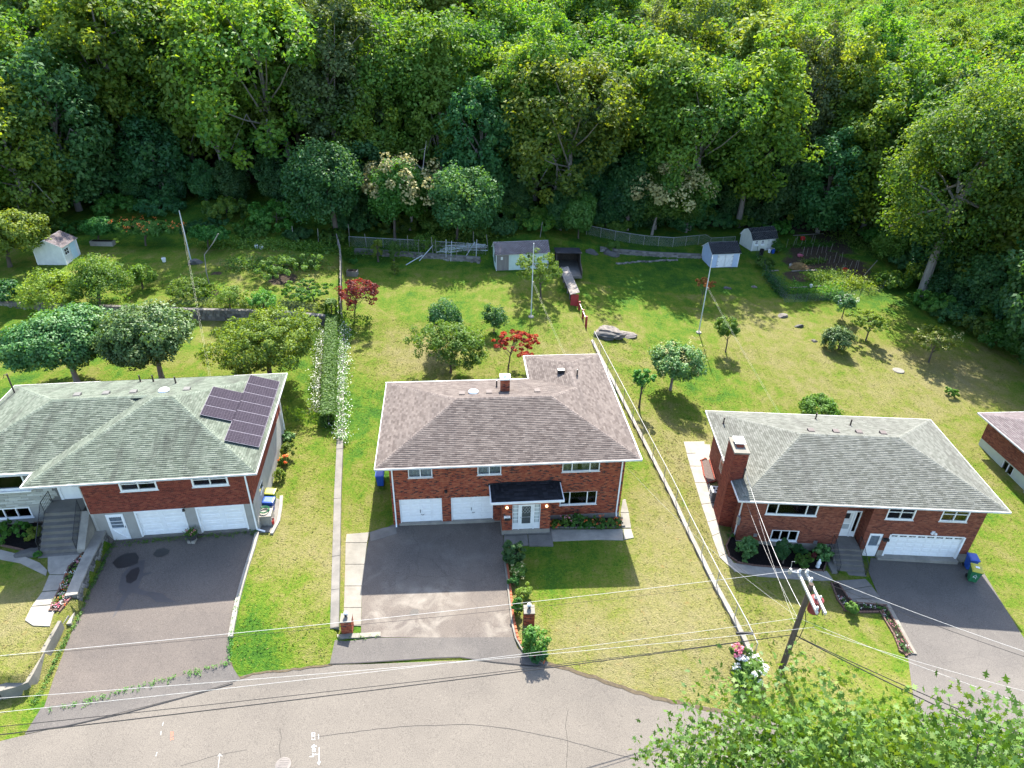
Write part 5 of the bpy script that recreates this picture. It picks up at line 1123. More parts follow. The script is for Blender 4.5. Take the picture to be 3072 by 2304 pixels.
o = m.build('board_panel', WOOD, e); o['kind'] = 'stuff'; m = MB(); m.box(.5, .75, -.09, -.071, 1.35, 1.7); m.build('notice_board', WHITE_D, e); m = MB(); m.box(-.05, -.024, .5*sg, 1.3*sg, .8, 1.8) if sg > 0 else m.box(-.05, -.024, -1.3, -.5, .8, 1.8); m.build('side_window', DARKIN, e)
m = MB(); m.lathe([(.2, -.01), (.2, .01)], 16); w = m.build('round_window', DARKIN, e, False, (Ln*.62, -.03, 1.65)); w.rotation_euler = (math.pi/2, 0, 0)
# open fronted kennel beside the boundary
a, b = onground(1672, 830), onground(1735, 834); e = empty('open_shelter', (a.x, a.y, hgt(a.x, a.y)), .03, 'low open fronted shelter with black roof and concrete floor', 'shelter'); w = (b-a).length; m = MB(); m.box(0, w, 0, 5.2, -.2, .06); m.build('floor', CONC_D, e)
for x in (0, w-.08): m = MB(); m.add([(x, 0, 0), (x, 5.2, 0), (x, 5.2, 1.5), (x, 2.6, 1.8), (x, 2.2, 1.0), (x, 0, .75)]+[(x+.08, y, z) for x_, y, z in [(0, 0, 0), (0, 5.2, 0), (0, 5.2, 1.5), (0, 2.6, 1.8), (0, 2.2, 1.0), (0, 0, .75)]], [(0, 5, 4, 3, 2, 1), (6, 7, 8, 9, 10, 11)]+[(i, (i+1) % 6, (i+1) % 6+6, i+6) for i in range(6)]); m.build('side_wall', WOOD_D, e)
m = MB(); m.box(.08, w-.08, 5.1, 5.2, 0, 1.5); m.build('back_wall', WOOD_D, e); m = MB(); m.add([(-.1, 2.3, 1.95), (w+.1, 2.3, 1.95), (w+.1, 5.4, 1.5), (-.1, 5.4, 1.5), (-.1, 2.3, 2.02), (w+.1, 2.3, 2.02), (w+.1, 5.4, 1.57), (-.1, 5.4, 1.57)], [(0, 3, 2, 1), (4, 5, 6, 7), (0, 1, 5, 4), (1, 2, 6, 5), (2, 3, 7, 6), (3, 0, 4, 7)]); m.build('roof', SH_B, e)
# ================================================================ PLANTS
def leafmat(name, dark, mid, light, trans=.38, tcol=None, gloss=.018, wild=.25):
    t = NT(name); at = t.n('Attribute', attribute_name='rnd').outputs['Fac']; oi = t.n('ObjectInfo')
    c = t.ramp(at, [(0, dark), (.5, mid), (1, light)]); hs = t.n('HueSaturation')
    t.l(t.mr(oi.outputs['Random'], 0, 1, .5-.012*wild/.25, .5+.035*wild/.25), hs.inputs['Hue']); t.l(t.mr(t.math('FRACT', t.math('MULTIPLY', oi.outputs['Random'], 7.31)), 0, 1, 1-wild, 1+wild), hs.inputs['Value']); t.l(c, hs.inputs['Color']); c = hs.outputs[0]
    d = t.n('BsdfDiffuse'); tr = t.n('BsdfTranslucent'); t.l(c, d.inputs[0])
    t.l(t.mix(1.0, c, tcol or (1.55, 1.32, .38), 'MULTIPLY'), tr.inputs[0])
    m1 = t.n('MixShader'); m1.inputs[0].default_value = trans; t.l(d.outputs[0], m1.inputs[1]); t.l(tr.outputs[0], m1.inputs[2])
    g = t.n('BsdfGlossy'); g.inputs['Roughness'].default_value = .55; m2 = t.n('MixShader'); m2.inputs[0].default_value = gloss; t.l(m1.outputs[0], m2.inputs[1]); t.l(g.outputs[0], m2.inputs[2])
    o = t.n('OutputMaterial'); t.l(m2.outputs[0], o.inputs[0]); return t.m
LF_FOREST = leafmat('forest_leaf', (.042, .105, .022), (.108, .19, .022), (.225, .285, .030), .5, wild=.25)
LF_DARK = leafmat('dark_leaf', (.026, .088, .028), (.048, .13, .036), (.09, .175, .045), .4)
LF_YEL = leafmat('yellow_green_leaf', (.07, .12, .014), (.13, .195, .022), (.21, .265, .045), .44)
LF_MID = leafmat('mid_leaf', (.042, .105, .014), (.08, .17, .02), (.14, .225, .04), .42)
LF_BRI = leafmat('bright_leaf', (.05, .13, .018), (.085, .19, .03), (.13, .24, .05), .42)
LF_GLOSS = leafmat('glossy_leaf', (.04, .11, .03), (.08, .175, .04), (.16, .25, .08), .3, gloss=.03)
LF_RED = leafmat('red_leaf', (.10, .012, .012), (.24, .028, .020), (.36, .06, .03), .42, (1.4, .7, .5), .015, .1)
LF_DRED = leafmat('dark_red_leaf', (.06, .014, .016), (.14, .028, .026), (.24, .06, .04), .4, (1.4, .6, .5), .015, .1)
LF_ORA = leafmat('orange_leaf', (.10, .06, .02), (.24, .10, .03), (.36, .15, .05), .4, (1.3, .8, .5), .015, .1)
LF_CREAM = leafmat('cream_blossom', (.20, .20, .07), (.34, .32, .14), (.46, .43, .22), .3, (1.1, 1.05, .7), .015, .1)
FL_WHITE = leafmat('white_petal', (.55, .56, .48), (.72, .72, .66), (.85, .85, .8), .25, (1, 1, .9), .01, .05)
FL_PINK = leafmat('pink_petal', (.45, .10, .16), (.62, .2, .27), (.75, .4, .42), .3, (1.1, .8, .8), .01, .05)
FL_ORA = leafmat('orange_petal', (.6, .10, .03), (.75, .18, .05), (.8, .3, .12), .3, (1.1, .8, .6), .01, .05)
LF_OAK = leafmat('oak_leaf', (.032, .088, .012), (.07, .145, .018), (.14, .205, .04), .36, gloss=.02, wild=0)
LF_PINE = leafmat('pine_needle', (.05, .085, .03), (.085, .125, .04), (.13, .17, .06), .3)
BARK = plain('bark', (.13, .105, .085), (.06, .048, .04), 5, .95, .1, 0, 1, (1, 1, .25)); BARK_G = plain('grey_bark', (.25, .225, .20), (.14, .125, .11), 4, .95, .1, 0, .8, (1, 1, .2))
def unit(a): return a/np.maximum(np.linalg.norm(a, axis=-1, keepdims=True), 1e-9)
def leaf_quads(rng, P, N, size, aspect=.62, jit=.35):
    """Diamond leaves at points P with normals N."""
    n = len(P); T = unit(np.cross(N, rng.normal(size=(n, 3)))); Bn = np.cross(N, T); s = size*rng.uniform(1-jit, 1+jit, (n, 1)); w = s*aspect/2
    fold = N*s*.12
    return np.stack([P-T*s/2, P+Bn*w+fold, P+T*s/2, P-Bn*w+fold], 1)
def crown_pts(rng, rx, ry, rz, ncl, nl, low=-.6, shell=.72, cr=.26, lob=.22, flat=1.0, shape='round'):
    D = unit(rng.normal(size=(ncl*6, 3))); D = D[D[:, 2] > low][:ncl]; ncl = len(D)
    lobes = unit(rng.normal(size=(7, 3))); am = rng.uniform(-lob, lob, 7)
    sc = 1+(np.maximum(0, D@lobes.T)**3*am).sum(1)+rng.uniform(-.08, .08, ncl)
    r = shell+(1-shell)*rng.uniform(0, 1, ncl)**.6; r = np.where(rng.uniform(size=ncl) < .18, r*rng.uniform(.35, .8, ncl), r)
    C = D*(sc*r)[:, None]
    if shape == 'cone': k = np.clip((1-C[:, 2])/2, .06, 1)**.8*1.3; C[:, 0] *= k; C[:, 1] *= k
    if shape == 'vase': k = .55+.45*np.clip((C[:, 2]+1)/1.5, 0, 1); C[:, 0] *= k; C[:, 1] *= k
    if shape == 'flat': C[:, 2] = np.abs(C[:, 2])**1.3*np.sign(C[:, 2])*.8
    S = np.array([rx, ry, rz]); C = C*S; R = cr*min(rx, ry, rz*1.2)*rng.uniform(.65, 1.35, ncl)
    g = rng.normal(size=(ncl, nl, 3)); g = unit(g)*rng.uniform(.25, 1, (ncl, nl, 1))**.5; g[..., 2] *= flat
    P = (C[:, None, :]+g*R[:, None, None]); out = unit(C/S**1.0)[:, None, :]
    N = unit(out*.35+g*.65+np.array([0, 0, .55])+rng.normal(size=(ncl, nl, 3))*.55)
    rn = np.clip(np.repeat(rng.uniform(0, 1, (ncl, 1)), nl, 1)*.55+rng.uniform(0, 1, (ncl, nl))*.45, 0, 1)
    return P.reshape(-1, 3), N.reshape(-1, 3), rn.reshape(-1), C
def crown_mesh(name, rng, mat, leaf, **k):
    P, N, rn, C = crown_pts(rng, **k); return quads_mesh(name, leaf_quads(rng, P, N, leaf), mat, rn), C
def trunk_mesh(name, rng, h0, rz, rx, r, mat, C, limbs=7, lean=(0, 0), top=.55):
    """Trunk from the ground into the crown (crown centre at height h0) with limbs to some clumps."""
    m = MB(); ht = h0+rz*top; pts = [(lean[0]*f**1.5+rng.normal()*.02*h0*f*(1-f), lean[1]*f**1.5+rng.normal()*.02*h0*f*(1-f), ht*f-.25*(1-f)) for f in np.linspace(0, 1, 7)]
    m.tube(pts, [r*1.35, r, r*.9, r*.78, r*.62, r*.42, r*.15], 8)
    idx = rng.permutation(len(C))[:limbs]
    for i in idx:
        f = rng.uniform(.38, .85); b = Vector(pts[0]).lerp(Vector(pts[-1]), f); q = Vector((C[i][0], C[i][1], C[i][2]+h0)); mid = b.lerp(q, .5)+Vector((0, 0, -.06*rz*rng.uniform(-.5, 1)))
        if q.z < b.z+.05*rz: b = Vector(pts[0]).lerp(Vector(pts[-1]), max(.2, (q.z-.2*rz)/ht))
        m.tube([b, mid, b.lerp(q, .97)], [r*.42, r*.26, r*.08], 5)
    return m.mesh(name, mat)
_sd = [100]
def tree(name, label, base, top, bottom, rx, mat, ncl, nl, leaf, cat='tree', group=None, shape='round', ry=None, trunk=.0, bark=BARK, low=-.75, cr=.27, shell=.66, flat=1.0, limbs=7, blossom=None, lob=.42, lean=(0, 0), vis=1):
    """A tree or shrub standing at base; top and bottom are the crown's limits above the ground."""
    _sd[0] += 1; rng = np.random.default_rng(_sd[0]); e = empty(name, base, rng.uniform(-.3, .3), label, cat, group); rz = (top-bottom)/2; h0 = (top+bottom)/2; ry = ry or rx
    me, C = crown_mesh('crown', rng, mat, leaf, rx=rx*.86, ry=ry*.86, rz=rz*.9, ncl=ncl, nl=nl, low=low, cr=cr, shell=shell, flat=flat, shape=shape, lob=lob); put('crown', me, e, (lean[0], lean[1], h0))
    put('trunk', trunk_mesh('trunk', rng, h0, rz, rx, trunk or max(.02, .035*top), bark, C+np.array([lean[0], lean[1], 0]), limbs, lean), e)
    if blossom:
        bm, n, sz = blossom; P, N, rn, _ = crown_pts(rng, rx*1.0, ry*1.0, rz*1.03, max(6, ncl//3), n*3, low=.0, cr=cr*.75, shell=.85, lob=lob)
        put('blossoms', quads_mesh('blossoms', leaf_quads(rng, P, N, sz, .9), bm, rn), e, (lean[0], lean[1], h0)); e.children[-1]['kind'] = 'stuff'
    return e
def ptree(name, label, bpx, x0, x1, ytop, ybot, mat, ncl=70, nl=60, leaf=.18, **k):
    """A tree from its outline in the photograph: foot, left and right of the crown, top and bottom of the crown."""
    b = onground(*bpx); b.z = hgt(b.x, b.y); rx = (x1-x0)/2/pxm(b); xc = (x0+x1)/2
    zt = topz(b, xc, ytop)-b.z; zb = 0 if k.get('cat') == 'shrub' else max(.0, topz(b+Vector((0, -rx*.5, 0)), xc, ybot)-b.z)
    d = (aty(xc, (ytop+ybot)/2, b.y).x-b.x); zt = max(zt-rx*.25, zb+.3)
    return tree(name, label, b, zt, zb, rx, mat, int(ncl*1.25), int(nl*1.2), leaf*.95, lean=(d, 0), **k)
# ---- yard trees
ptree('maple_tree', 'broad dark green tree at the end of the row behind the solar roof', (232, 1145), 15, 338, 900, 1118, LF_GLOSS, 260, 110, .24, trunk=.22, bark=BARK_G)
ptree('maple_tree', 'broad light flecked tree in the middle of the row behind the solar roof', (487, 1140), 312, 603, 880, 1112, LF_GLOSS, 260, 110, .24, trunk=.2, bark=BARK_G)
ptree('fruit_tree', 'loose yellow green tree beside the flowering hedge', (812, 1140), 665, 945, 912, 1125, LF_YEL, 190, 90, .2, shell=.55, flat=.5, limbs=14)
ptree('leafy_tree', 'bright tree at the edge of the wood beside the white shed', (30, 800), -90, 138, 605, 790, LF_YEL, 90, 80, .3)
ptree('shrub', 'yellow green bush below the white shed', (140, 925), 38, 245, 790, 925, LF_YEL, 80, 70, .2, cat='shrub', low=-.5)
ptree('shrub', 'tall mid green bush beside the white shed', (300, 915), 205, 390, 750, 915, LF_MID, 90, 70, .2, cat='shrub', low=-.6)
ptree('shrub', 'small pale bush in front of the planting pots', (428, 865), 385, 465, 775, 865, LF_YEL, 40, 50, .18, cat='shrub', low=-.6)
ptree('shrub', 'dark low bush at the edge beyond the broad trees', (10, 905), -60, 60, 830, 905, LF_DARK, 50, 50, .22, cat='shrub', low=-.5)
ptree('fig_tree', 'spreading low tree with crooked limbs above the terrace wall', (945, 905), 830, 1005, 825, 905, LF_BRI, 60, 45, .2, shell=.5, flat=.5, limbs=14)
ptree('shrub', 'tall feathery green plants in the vegetable garden', (830, 825), 745, 950, 750, 825, LF_BRI, 60, 50, .2, cat='shrub', low=-.4)
ptree('shrub', 'clump of green plants beside the bent trellis pole', (560, 895), 485, 640, 820, 895, LF_MID, 50, 45, .18, cat='shrub', low=-.4)
ptree('shrub', 'ragged green plants under the fig at the terrace edge', (790, 925), 735, 850, 860, 925, LF_BRI, 40, 45, .17, cat='shrub', low=-.4)
ptree('shrub', 'low weedy growth along the garden path', (690, 925), 640, 740, 850, 920, LF_YEL, 40, 40, .15, cat='shrub', low=-.3)
for i, (x0, x1, y0, y1, lb) in enumerate([(245, 350, 640, 700, 'arbour covered in vines beside the stone trough'), (330, 545, 635, 705, 'long vine covered arbour with reddish flowers'), (540, 710, 660, 715, 'low vines trailing along the wood edge')]):
    ptree('vine_arbour', lb, ((x0+x1)//2, y1+32), x0, x1, y0, y1+15, LF_BRI, 130, 80, .24, cat='vine', low=-.95, ry=1.6, shell=.5, blossom=(FL_ORA, 2, .12) if i == 1 else None)
ptree('maple_tree', 'dark red maple beside the plank fence', (1064, 968), 1000, 1148, 818, 940, LF_DRED, 55, 42, .2, shell=.5, flat=.5, limbs=16, trunk=.06, cr=.24)
ptree('maple_tree', 'bright red maple behind the rear balcony', (1524, 1108), 1466, 1622, 985, 1075, LF_RED, 60, 45, .17, shell=.55, flat=.5, limbs=16, trunk=.07, cr=.24)
ptree('fruit_tree', 'rounded green tree on the lawn behind the main roof', (1352, 1118), 1262, 1462, 960, 1105, LF_MID, 95, 75, .19, trunk=.1, shell=.6)
ptree('fruit_tree', 'darker green tree behind the rounded lawn tree', (1322, 1040), 1265, 1395, 890, 1010, LF_DARK, 60, 60, .19, trunk=.08, shell=.6)
ptree('fruit_tree', 'small dark green tree near the bright red maple', (1482, 1000), 1440, 1526, 912, 995, LF_DARK, 45, 50, .17, trunk=.05, shell=.6)
ptree('fruit_tree', 'airy yellow green tree before the long mint shed', (1622, 895), 1520, 1710, 745, 865, LF_YEL, 90, 46, .17, shell=.5, flat=.6, limbs=18, trunk=.1, cr=.22, shape='vase')
ptree('shrub', 'small yellow shrub on the middle lawn by the stone wall', (1184, 822), 1170, 1198, 782, 822, LF_YEL, 16, 40, .14, cat='shrub')
for i, (bx, by, x0, x1, y0, y1, mt, lb) in enumerate([(1135, 785, 1112, 1150, 705, 785, LF_YEL, 'pale climbing plant on the back fence beside the planter'), (1182, 785, 1165, 1200, 725, 780, LF_BRI, 'leafy sapling on the rough stone wall'), (1270, 750, 1240, 1320, 690, 745, LF_MID, 'green bush behind the back fence'), (1065, 790, 1040, 1075, 775, 800, LF_BRI, 'green plant in the wooden planter')]):
    ptree('shrub', lb, (bx, by), x0, x1, y0, y1, mt, 28, 45, .17, cat='shrub', low=-.6)
ptree('fruit_tree', 'little bright tree with bent trunk by the chain link fence', (1917, 1222), 1885, 1972, 1108, 1165, LF_BRI, 40, 50, .16, trunk=.09, shell=.5)
ptree('magnolia_tree', 'dense round glossy tree with pale leaf tips on the right lawn', (2010, 1170), 1957, 2108, 1022, 1145, LF_GLOSS, 110, 90, .2, trunk=.13, bark=BARK_G, blossom=(LF_CREAM, 4, .14))
ptree('fruit_tree', 'small round headed tree beside the grey clothesline pole', (2177, 1056), 2146, 2226, 948, 1020, LF_MID, 50, 60, .17, trunk=.07)
ptree('fruit_tree', 'thin crooked tree with orange leaves before the blue shed', (2102, 914), 2079, 2152, 828, 872, LF_ORA, 34, 40, .16, trunk=.05, shell=.5, flat=.5)
ptree('fruit_tree', 'small whitish green tree at the corner of the fenced garden', (2525, 954), 2505, 2576, 875, 935, LF_GLOSS, 45, 55, .16, trunk=.06, blossom=(FL_WHITE, 3, .1))
ptree('shrub', 'dense dark round shrub on the right lawn', (2516, 1048), 2468, 2563, 972, 1048, LF_GLOSS, 70, 65, .18, cat='shrub', low=-.6)
ptree('fruit_tree', 'spreading yellow green tree with forked trunk on the right lawn', (2597, 1022), 2548, 2682, 930, 1000, LF_YEL, 70, 50, .17, trunk=.08, shell=.5, flat=.5, limbs=14, shape='vase')
ptree('fruit_tree', 'pale leaved young tree standing in a ring of mulch', (2786, 1087), 2748, 2870, 978, 1052, LF_YEL, 60, 48, .17, trunk=.08, shell=.55, limbs=14, blossom=(LF_CREAM, 3, .12))
ptree('shrub', 'round bush just behind the pale grey roof', (2462, 1262), 2394, 2532, 1176, 1262, LF_MID, 90, 75, .17, cat='shrub', low=-.5)
ptree('shrub', 'little shrub in a round bed on the right lawn', (2855, 1190), 2838, 2880, 1165, 1195, LF_MID, 20, 45, .13, cat='shrub', low=-.3)
ptree('shrub', 'leafy bush beside the cream gambrel shed', (2335, 756), 2312, 2350, 712, 756, LF_MID, 30, 50, .18, cat='shrub', low=-.6)
ptree('shrub', 'sprawling bean plants along the fenced garden', (2300, 805), 2260, 2335, 765, 805, LF_BRI, 40, 50, .18, cat='shrub', low=-.4)
ptree('shrub', 'green growth by the garden wall gap', (1835, 752), 1815, 1862, 715, 755, LF_BRI, 30, 50, .18, cat='shrub', low=-.5)
# ---- house plantings
def shrub(label, px, py, x0, x1, y0, mat, ncl=26, nl=55, leaf=.1, **k): return ptree('shrub', label, (px, py), x0, x1, y0, py, mat, ncl, nl, leaf, cat='shrub', low=-.75, **k)
shrub('dark upright evergreen at the landing corner', 1540, 1690, 1508, 1575, 1625, LF_DARK, 45, 70, .11); shrub('rose bush with pale blossoms below the evergreen', 1556, 1728, 1530, 1590, 1690, LF_MID, 30, 60, .1, blossom=(LF_CREAM, 3, .1)); shrub('bright low shrub along the brick kerb', 1538, 1755, 1522, 1556, 1725, LF_BRI, 22, 55, .1); shrub('weedy grey green shrub above the brick pillar', 1572, 1790, 1540, 1605, 1755, LF_YEL, 26, 55, .09); shrub('dark leafy shrub against the right brick pillar', 1552, 1840, 1532, 1572, 1790, LF_MID, 30, 60, .1); shrub('loose bush spilling towards the street below the pillar', 1610, 1950, 1560, 1645, 1880, LF_MID, 46, 60, .12); shrub('strappy lily clump at the end of the brick kerb', 1618, 1972, 1590, 1645, 1940, LF_DARK, 22, 50, .12)
for i, (px, x0, x1, y0, mt, bl, lb) in enumerate([(1665, 1650, 1685, 1560, LF_MID, FL_ORA, 'orange flowering clump nearest the vestibule wall'), (1700, 1680, 1720, 1545, LF_MID, FL_PINK, 'pink rose bush under the lower window'), (1732, 1712, 1756, 1540, LF_BRI, None, 'taller green rose bush under the lower window'), (1765, 1745, 1790, 1555, LF_MID, FL_ORA, 'orange flowers in the middle of the front bed'), (1800, 1780, 1820, 1552, LF_BRI, FL_ORA, 'upright green flowers before the right window end'), (1835, 1815, 1850, 1550, LF_BRI, None, 'feathery green plant at the end of the front bed'), (1857, 1842, 1866, 1552, LF_MID, FL_ORA, 'orange lilies at the corner of the front bed')]):
    shrub(lb, px, 1582, x0, x1, y0, mt, 24, 50, .09, blossom=(bl, 2, .08) if bl else None)
shrub('bright leaved bush at the brown house corner', 2195, 1610, 2182, 2208, 1595, LF_BRI, 12, 40, .08)
shrub('large dark laurel beside the lower window', 2240, 1670, 2208, 2274, 1610, LF_GLOSS, 46, 60, .13); shrub('tall clipped evergreen cone by the lower window', 2348, 1690, 2318, 2374, 1610, LF_DARK, 60, 75, .09, shape='vase'); shrub('rounded shrub right of the clipped evergreen', 2396, 1660, 2376, 2420, 1632, LF_DARK, 26, 60, .1); shrub('small leaved shrub at the edge of the black mulch', 2405, 1697, 2380, 2430, 1662, LF_MID, 28, 60, .09); shrub('glossy rounded laurel beside the brown house steps', 2468, 1680, 2442, 2494, 1635, LF_GLOSS, 36, 60, .12); shrub('dark red shrub near the white statue', 2438, 1682, 2425, 2452, 1650, LF_DRED, 18, 45, .09); shrub('pale hosta at the corner of the black mulch', 2236, 1692, 2228, 2246, 1676, LF_GLOSS, 8, 30, .1)
shrub('round bright green bush on the mulch strip by the driveway', 2555, 1838, 2536, 2576, 1800, LF_BRI, 30, 60, .1)
for px, py, x0, x1, y0, mt, lb in [(55, 1600, 38, 95, 1555, LF_MID, 'leafy hosta bush under the cream stone wall'), (100, 1615, 78, 128, 1578, LF_YEL, 'rounded yellowish shrub in the dark bed'), (8, 1625, -30, 26, 1575, LF_MID, 'green bush at the end of the dark bed'), (40, 1588, -10, 48, 1560, LF_BRI, 'broad leaved plant below the basement window'), (112, 1668, 104, 124, 1652, LF_BRI, 'small bright weed at the walk edge')]: shrub(lb, px, py, x0, x1, y0, mt, 22, 50, .1)
shrub('dark round shrub at the back corner of the solar roof house', 866, 1325, 847, 886, 1293, LF_GLOSS, 26, 60, .12); shrub('yellow flowering shrub along the grey side wall', 858, 1370, 836, 884, 1322, LF_YEL, 36, 60, .1); shrub('red orange flowers along the grey side wall', 848, 1395, 830, 866, 1366, LF_MID, 20, 45, .09, blossom=(FL_ORA, 9, .1)); shrub('pale green weeds along the grey side wall', 840, 1440, 820, 860, 1400, LF_YEL, 24, 45, .09)
shrub('white hydrangea in full bloom beside the fence end', 2258, 2045, 2200, 2304, 1985, LF_MID, 50, 60, .13, blossom=(FL_WHITE, 15, .12)); shrub('pink climbing rose at the fence end', 2212, 1985, 2192, 2242, 1925, LF_MID, 30, 50, .1, blossom=(FL_PINK, 8, .1))
# ---- clipped hedge with white blossom on both sides
def hedge():
    rng = np.random.default_rng(5); ys = np.linspace(43.2, 60.5, 60); e = wroot('hedge', None, 'long clipped green hedge beside the concrete wall', 'hedge'); P, N = [], []
    for _ in range(24000):
        y = rng.uniform(43.2, 60.5); f = rng.uniform(0, 3.2); xc = xA(y)-1.05; wd, h = .48, 1.2
        zz = hgt(xc, y)
        if f < 1.15: p, n = (xc+rng.uniform(-wd, wd), y, zz+h), (0, 0, 1)
        elif f < 2.1: p, n = (xc-wd, y, zz+rng.uniform(0, h)), (-1, 0, .3)
        elif f < 3.05: p, n = (xc+wd, y, zz+rng.uniform(0, h)), (1, 0, .3)
        else: p, n = (xc+rng.uniform(-wd, wd), 43.2 if rng.uniform() < .5 else 60.5, zz+rng.uniform(0, h)), (0, -1, .3)
        P.append(p); N.append(n)
    P = np.array(P)+rng.normal(size=(len(P), 3))*.05; N = unit(np.array(N)+rng.normal(size=(len(P), 3))*.33)
    put('foliage', quads_mesh('foliage', leaf_quads(rng, P, N, .17), LF_BRI, rng.uniform(0, 1, len(P))), e); m = MB()
    for y in np.arange(43.5, 60.4, .6): m.tube([(xA(y)-1.05, y, hgt(xA(y)-1.05, y)-.1), (xA(y)-1.05, y+.1, hgt(xA(y)-1.05, y)+1.0)], .04, 5)
    o = m.build('stems', BARK, e); o['kind'] = 'stuff'
    for off, wd, y0, y1, lb in ((-1.95, .38, 44.5, 57.5, 'straggling white blossom along the far side of the hedge'), (-.05, .42, 41.5, 60, 'straggling white blossom covering the concrete wall')):
        e = wroot('flowering_border', None, lb, 'flowers'); n = 5600; y = rng.uniform(y0, y1, n); wob = .5+.5*np.sin(y*2.1+off)*np.sin(y*.9); x = np.array([xA(q) for q in y])+off+rng.normal(size=n)*wd*(.5+.6*wob); z = np.array([hgt(a, b) for a, b in zip(x, y)])+np.abs(rng.normal(size=n))*.3+.15
        P = np.stack([x, y, z], 1); N = unit(rng.normal(size=(n, 3))*.6+np.array([0, 0, 1])); k = rng.uniform(size=n) < .8
        put('leaves', quads_mesh('leaves', leaf_quads(rng, P[k], N[k], .15, .4), LF_MID, rng.uniform(0, 1, k.sum())), e); put('blossoms', quads_mesh('blossoms', leaf_quads(rng, P[~k]+np.array([0, 0, .05]), N[~k], .15, .45), FL_WHITE, rng.uniform(0, 1, (~k).sum())), e)
        for c in e.children: c['kind'] = 'stuff'
hedge()
# ---- woodland: variants first, then copies
def wood_variant(i, rx, top, bottom, mat, shape='round', ncl=170, nl=95, leaf=.48, tr=.3, cr=.23):
    rng = np.random.default_rng(900+i); rz = (top-bottom)/2; h0 = (top+bottom)/2
    me, C = crown_mesh('crown', rng, mat, leaf, rx=rx, ry=rx, rz=rz, ncl=ncl, nl=nl, low=-.95, cr=cr, shell=.66, shape=shape, lob=.5)
    tm = trunk_mesh('trunk', rng, h0, rz, rx, tr, BARK_G, C, 16); return me, tm, h0
WV = [wood_variant(0, 5.8, 23, 5.5, LF_FOREST), wood_variant(1, 6.6, 21.5, 6, LF_FOREST), wood_variant(2, 5.0, 25, 6, LF_FOREST), wood_variant(3, 6.2, 20, 3.5, LF_FOREST), wood_variant(4, 4.2, 24, 4, LF_YEL, 'cone'), wood_variant(5, 6.0, 22, 6.5, LF_MID), wood_variant(9, 5.6, 21, 5, LF_YEL, ncl=150, nl=70, leaf=.6), wood_variant(10, 4.8, 22, 5, LF_PINE, ncl=190, nl=95, leaf=.4, cr=.2)]
WE = [wood_variant(6, 5.0, 15, .6, LF_DARK), wood_variant(7, 4.2, 11.5, .4, LF_DARK), wood_variant(8, 5.4, 17.5, .8, LF_FOREST)]
def wood_tree(v, x, y, s, name, label, group):
    me, tm, h0 = v; e = empty(name, (x, y, hgt(x, y)), random.uniform(0, 6.28), label, 'tree', group); e.scale = (s*random.uniform(.9, 1.1),)*2+(s,); put('crown', me, e, (0, 0, h0)); put('trunk', tm, e); return e
WL = ['tall broad crowned leafy tree in the dense wood behind the lots', 'wide spreading leafy tree in the dense wood behind the lots', 'very tall slim leafy tree in the dense wood behind the lots', 'full crowned leafy tree with low branches in the dense wood', 'narrow pointed tree in the dense wood behind the lots', 'darker round headed tree in the dense wood behind the lots', 'yellow green large leaved tree in the dense wood behind the lots', 'dull olive needle leaved tree in the dense wood behind the lots']
EL = ['dark leafy tree low to the ground along the wood edge', 'small dark bushy tree along the wood edge', 'light green leafy tree with branches to the ground along the wood edge']
def in_wood(x, y):
    if y > (86.5 if x < 8 else 91) and not (26 < x < 54 and y < 97): return True
    if x > 53-.04*(y-57) and y > 52: return True
    return x < -53+.1*(y-70) and y > 74
cnt = 0; FARP = []
yy = 54.0
while yy < 230:
    sp = 6.9 if yy < 150 else 8.5; xx = -.80*yy-14
    while xx < .82*yy+14:
        x, y = xx+random.uniform(-2.1, 2.1), yy+random.uniform(-2.1, 2.1)
        if in_wood(x, y) and abs(x) < .79*y+9:
            edge = not (in_wood(x, y-7) and in_wood(x-6, y) and in_wood(x+6, y))
            if y < 150 and cnt < 292:
                if edge and random.random() < .85: q = random.randrange(3); wood_tree(WE[q], x, y, random.uniform(.85, 1.25), 'edge_tree', EL[q], ('dark edge trees', 'bushy edge trees', 'light green edge trees')[q])
                else: q = random.choice((0, 0, 1, 1, 2, 2, 3, 3, 4, 5, 5, 6, 6, 7)); wood_tree(WV[q], x, y, random.uniform(.9, 1.18), 'woodland_tree', WL[q], ('broad woodland trees', 'spreading woodland trees', 'slim woodland trees', 'low branched woodland trees', 'pointed woodland trees', 'round headed woodland trees', 'yellow green woodland trees', 'olive woodland trees')[q])
                cnt += 1
            else: FARP.append((x, y))
        xx += sp
    yy += sp*.92
for x in np.arange(-78, 52, 4.6):
    y = (86.5 if x < 8 else (91 if x < 26 else 98))+random.uniform(.5, 4); wood_tree(WE[1], x+random.uniform(-1.5, 1.5), y, random.uniform(.42, .68), 'edge_sapling', 'small bushy sapling filling the gaps of the wood edge', 'saplings of the wood edge')
for y in np.arange(58, 96, 5.): wood_tree(WE[1], 54.5-.04*(y-57)+random.uniform(0, 2), y, random.uniform(.5, .75), 'edge_sapling', 'small bushy sapling under the huge trees at the lawn edge', 'saplings under the huge trees')
